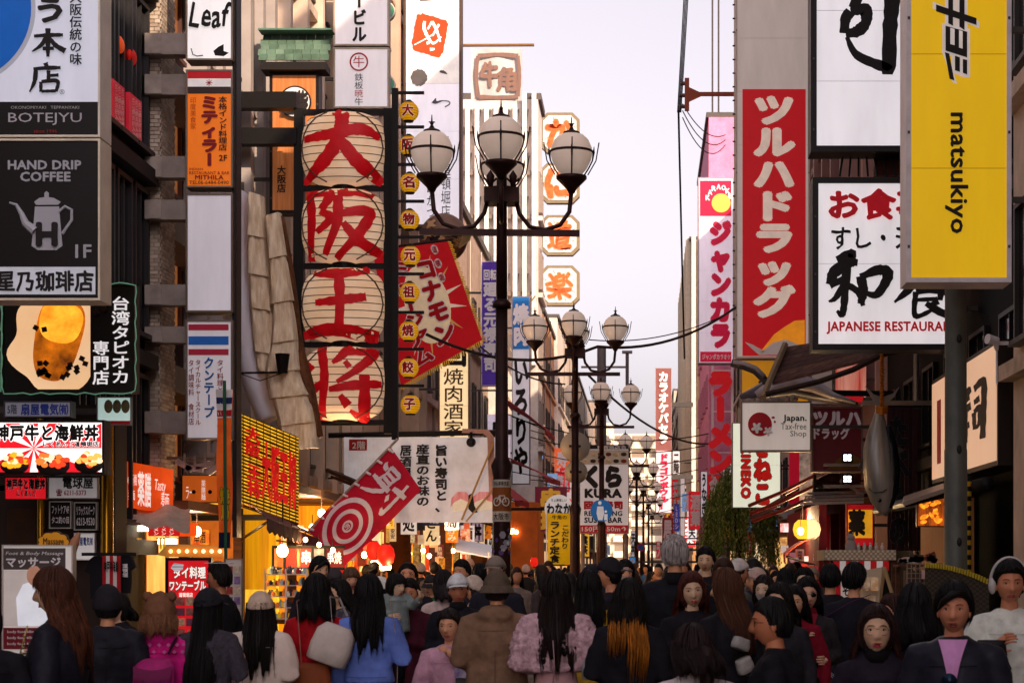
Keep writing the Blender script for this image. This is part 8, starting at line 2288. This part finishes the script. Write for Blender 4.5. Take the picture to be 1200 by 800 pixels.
e.v = [(x-.22, y-.1, z) for x, y, z in e.v]; e = bag_box(MB(), (-.06, -.2, 1.16), .12, .07, .07, .9, Matrix.Rotation(.3, 3, 'Y')); bag_box(e, (-.03, -.2, 1.03), .11, .07, .09, .9, Matrix.Rotation(-.4, 3, 'Y'))
att(hb, 'white_pouches', e, mat('#8f8c88', .6, c2='#c4beb8', scale=12), 'two pale checked pouches on the back of the long-brown-haired woman', 'pouch')
p = person('man in a pale cap and olive jacket with blue backpack, in right profile', 864, 651, 19, -62, '#3a3a34', '#1a1412', 'short', '#a87458', hat='cap', hatc='#b5aaa4', bulk=1.15)
carried_bag(p, 'backpack', 'navy backpack on the man in the pale cap', (0, -.22, 1.15), .28, .16, .42, '#2c3048', None, .7)
person('person in a pinkish beige beanie and fluffy coat', 888, 663, 19.5, 100, '#9c8272', '#2a1c16', 'long', hat='beanie', hatc='#a88c80', fuzz=.006)
person('woman wearing a white mask, right of the pinkish beanie', 896, 673, 17, 160, '#8f7868', '#1a1110', 'long', '#c09078', hl=.2, mask='#d0c4bc', bulk=1.1)
person('small-faced woman far behind, between the beanie and the round black hair', 910, 668, 27, 178, '#1c181c', '#100c0c', 'long', lod=1)
person('round black head of hair seen from behind, left of the sweets stall', 922, 664, 19, 0, '#1b171b', '#0d0a0a', 'long', hl=.1)
person('woman with a black fringe and mask looking right near the sweets stall', 943, 664, 18.5, 165, '#1a171c', '#0e0b0b', 'long', '#c09078', mask='#b8b0b0')
person('woman in thin glasses with middle-parted hair behind the profile man', 914, 682, 13.4, 150, '#1c1a1e', '#140f0e', 'long', '#b88a70', glasses='round', hl=.2, lod=0)
person('woman in a crimson top, face half hidden by her neighbour', 931, 684, 14.4, 170, '#6c1020', '#120d0d', 'long', '#b98468', hl=.25)
p = person('woman in dark sunglasses, black coat and red scarf facing the camera', 946, 675, 14.6, 182, '#1f1c1e', '#0f0b0b', 'long', '#b98670', glasses='sun', hl=.26, arms=('bent', 'chest'), collar='#7c1424', bulk=1.15, inner='#7c1424', mouth='#7c3838')
p = person('large man in black with slicked hair and glasses, in left profile, close by', 907, 697, 9.4, 80, '#101014', '#0f0c0c', 'short', '#9c6448', glasses='square', bulk=1.22, arms=('bent', 'bent'), style_=None) if False else person('large man in black with slicked hair and glasses, in left profile, close by', 907, 697, 9.4, 80, '#101014', '#0f0c0c', 'crop', '#9c6448', glasses='square', bulk=1.22, arms=('bent', 'bent'), turn=8)
person('person in a white quilted jacket with a dark ponytail, lowest in front', 812, 730, 9.0, 14, '#a89c9c', '#1c1110', 'pony', hl=.10, bulk=1.25, arms=('bent', 'bent'), turn=12, coatkw=dict(kind='cells', scale=26, bump=.5, rough=.8), lod=0)
person('woman with round glasses and long dark hair, mouth open, in a black scarf', 1027, 707, 9.6, 176, '#17121a', '#150e0e', 'long', '#bd8c74', glasses='round', hl=.34, wide=.014, hairc2='#2e1612', mopen=1, mouth='#8c2c34', collar='#0f0c10', bulk=1.2, tilt=-4, hood=True)
p = person('man in a dark leather jacket over a pink shirt, mouth open, facing the camera', 1118, 680, 9.3, 168, '#17171e', '#0d0a0a', 'side', '#a06c54', mopen=.6, mouth='#6a342e', inner='#b07aa8', bulk=1.2, coatkw=dict(rough=.4, bump=.15))
e = MB()
for z_ in (1.24, 1.12): e.lathe([(.034, -.004), (.034, .004)], (.012, .150, z_*.9), 18, M=Matrix.Rotation(PI/2, 3, 'X'))
att(p, 'hanging_sunglasses', e, mat('#1c3044', .1, .5), 'blue-lensed sunglasses hooked on the pink shirt', 'sunglasses')
person('person with a big round head of black hair, seen from behind at right', 1073, 682, 11.6, 5, '#141116', '#0e0b0c', 'long', hl=.24, wide=.02, bulk=1.15)
p = person('young man in a cream jumper wearing large white headphones', 1183, 655, 11.2, 178, '#c4b7ac', '#0e0a0a', 'short', '#9a664c', arms=('bent', 'chest'), hem=.85, bulk=1.18, coatkw=dict(rough=.9, bump=.3), trousers='#15131a')
hk_ = (CZ+10*11.2/F-.018)/1.7; zc = 1.7*hk_-HC*1.0
hp_ = thing('headphones', 'large white over-ear headphones on the young man in the cream jumper', 'headphones', tuple(p.location+Vector((0, 0, zc))))
e = MB().tube([((HA+.032)*math.cos(a), .0, zc+(HC+.028)*math.sin(a)) for a in [j*PI/16 for j in range(17)]], (.016, .008), 8); e.v = [tuple(wm(p) @ Vector(q)) for q in e.v]; e.build('headband', mat('#c8c0bc', .4), hp_, smooth=True)
for s_ in (-1, 1):
    e = MB().ball((s_*(HA+.022), .012, zc-.012), .022, .034, .045, 14, 10); e.v = [tuple(wm(p) @ Vector(q)) for q in e.v]; e.build('ear_cup', mat('#c8c0bc', .4), hp_, smooth=True)
carried_bag(p, 'pouch', 'small black zipped pouch held by the young man with headphones', (.13, .25, 1.17), .16, .06, .13, '#100e12', [(.06, .27, 1.15), (.03, .28, 1.08), (.06, .28, 1.05)], .95, rough=.4)
person('man in black with a purple bag reaching towards the food photos', 1001, 658, 15.6, -18, '#121116', '#0d0a0a', 'short', arms=('bent', 'reach'), bulk=1.12, turn=-10)
q_ = [o for o in col.objects if o.get('label', '').startswith('man in black with a purple bag')][0]
carried_bag(q_, 'sling_bag', 'purple sling bag under the arm of the reaching man', (-.24, .0, 1.15), .12, .22, .22, '#6a3070', [(-.2, -.08, 1.25), (.0, -.14, 1.36), (.15, -.1, 1.42)], .7)
carried_bag(q_, 'shopping_bag', 'black shopping bag with curved white lettering below the purple bag', (-.22, -.02, .80), .28, .14, .30, '#141218', None, .95)
text(q_, 'HOUSE OF SWEETS', (0, 0, 1, 1), lambda u, v: wm(q_) @ Vector((-.34+.24*u, -.10-.012*math.sin(u*PI), .9-.12*u*u-.035*v)), GW, bold=.03, name='bag_print')
person('person with short black hair seen from behind in front of the food cart', 973, 660, 17.6, -6, '#131116', '#0c0909', 'short', bulk=1.1)
person('woman with a dark updo behind the hijab-like black hair', 1048, 695, 13.0, 120, '#2a1c1c', '#2a1712', 'bun', '#b07e66')
person('person in dark clothes beside the narrow menu board, half hidden', 140, 694, 16.5, 150, '#161418', '#120e0e', 'long', '#b98a72', hl=.1)
# --- crowd further down the street: a few built kinds, copied one by one -----
KINDS = []
for i, (st_, kw_) in enumerate((('short', {}), ('long', dict(hl=.25)), ('bangs', dict(hl=.12)), ('short', dict(hat='cap')), ('crop', dict(bulk=1.15)), ('long', dict(hood=True, hl=.05)), ('short', dict(hat='beanie')), ('long', dict(hl=.35, bulk=1.15)))):
    Y = 40; kt = CY-(1.70-CZ)*F/Y
    KINDS.append(person('person in dark clothes in the packed crowd far down the street', 700, kt, Y, 0, style=st_, lod=2, group='people in the distant crowd', **{**dict(bulk=1.05, hatc='#7a6c64'), **kw_}))
coats = ['#121116', '#17161c', '#b0a498', '#7c2430', '#3c5a78', '#a87c5c', '#1c1a20', '#2a2428', '#3a3030', '#14161e', '#4a3a30', '#6a5c54', '#8a7c74', '#2c3444', '#501820', '#1a1a1a']
skins = ['#b07c5e', '#a06c50', '#bd8c70']
CL = {'short': ('person with short dark hair', ''), }
FD = [('from behind', 0), ('facing the camera', 180), ('turned to the left', 80), ('turned to the right', -80)]
def recolor(o, parts):
    for ch in o.children:
        b = ch.name.split('.')[0]
        if b in parts and ch.type == 'MESH':
            ch.material_slots[0].link = 'OBJECT'; ch.material_slots[0].material = parts[b]
rr = random.Random(21)
spots = []
rows = [(16.2, 11), (18, 12), (20.5, 13), (23, 14), (26, 16), (29.5, 16), (34, 18), (39, 18), (45, 18), (53, 18), (62, 16), (74, 16), (90, 14), (110, 12)]
for Y, n in rows:
    xl = max(-5.0, (60-CX)*Y/F); xr = min(3.1, (1180-CX)*Y/F)
    if Y > 60: xl, xr = -4.3, 2.6
    for j in range(n):
        x = xl+(xr-xl)*(j+.5+rr.uniform(-.35, .35))/n
        spots.append((x, Y+rr.uniform(-1, 1)))
used_kinds = set()
named = [(o.location.x, o.location.y) for o in col.objects if o.get('category') == 'person']
lamps_ = [(o.location.x, o.location.y) for o in col.objects if o.get('category') in ('street lamp', 'pole', 'cart', 'menu board', 'basket', 'table')]
hn = {0: 'short dark hair', 1: 'long dark hair', 2: 'a dark bob', 3: 'a peaked cap', 4: 'cropped hair', 5: 'a hooded top', 6: 'a knitted hat', 7: 'very long hair'}
cn = {'#121116': 'black', '#17161c': 'black', '#b0a498': 'cream', '#7c2430': 'red', '#3c5a78': 'sky-blue', '#a87c5c': 'tan', '#1c1a20': 'black', '#2a2428': 'charcoal', '#3a3030': 'dark brown', '#14161e': 'navy', '#4a3a30': 'brown', '#6a5c54': 'taupe', '#8a7c74': 'light grey', '#2c3444': 'blue', '#501820': 'wine red', '#1a1a1a': 'black'}
for (x, Y) in spots:
    if any(abs(x-a) < .36 and abs(Y-b) < .6 for a, b in named) or any(abs(x-a) < .5 and abs(Y-b) < .6 for a, b in lamps_): continue
    px_ = CX+x*F/Y
    if (px_ < 500 and Y < 32) or (930 < px_ < 1190 and Y < 27): continue
    if 14 < Y < 22 and any(abs((x*F/Y)-(a*F/b)) < 14 and Y < b for a, b in named if b < 24): continue
    i = rr.randrange(len(KINDS)); src = KINDS[i]
    if i not in used_kinds: o = src; used_kinds.add(i)
    else: o = copy_tree(src)
    named.append((x, Y))
    s_ = rr.uniform(.90, 1.03)
    fc = rr.choice((0, 1, 1, 1, 2, 3) if x*F/Y > 0 else (0, 0, 0, 1, 1, 2, 3)); lab, yw = FD[fc]
    o.location = (x, Y, 0); o.rotation_euler[2] = math.radians(yw+rr.uniform(-20, 20)); o.scale = (s_, s_, s_)
    cc_ = rr.choice(coats)
    recolor(o, {'coat': mat(br_(cc_), .8, bump=.3, scale=14, var=.25, spec=.12), 'top': mat(br_(cc_), .8), 'body': mat(tuple(v*1.75 for v in lin(rr.choice(skins))), .5, var=.14, scale=9), 'hat': mat(rr.choice(('#b5aaa4', '#3a3034', '#8c7c70', '#1a181c')), .8), 'hair': HM(rr.choice(('#120d0c', '#0d0a0a', '#2a1810')))})
    dd = 'near rows' if Y < 22 else ('mid-crowd' if Y < 35 else ('well down' if Y < 60 else 'far down'))
    sdn = 'left' if x*F/Y+CX < 480 else ('centre' if x*F/Y+CX < 800 else 'right')
    o['label'] = '%s-clothed person with %s %s, %s, %s' % (cn[cc_], hn[i], lab, dd, sdn)
for i, src in enumerate(KINDS):
    if i not in used_kinds:
        for c_ in list(src.children): bpy.data.objects.remove(c_)
        bpy.data.objects.remove(src)
bpy.data.scenes.remove(tmp)
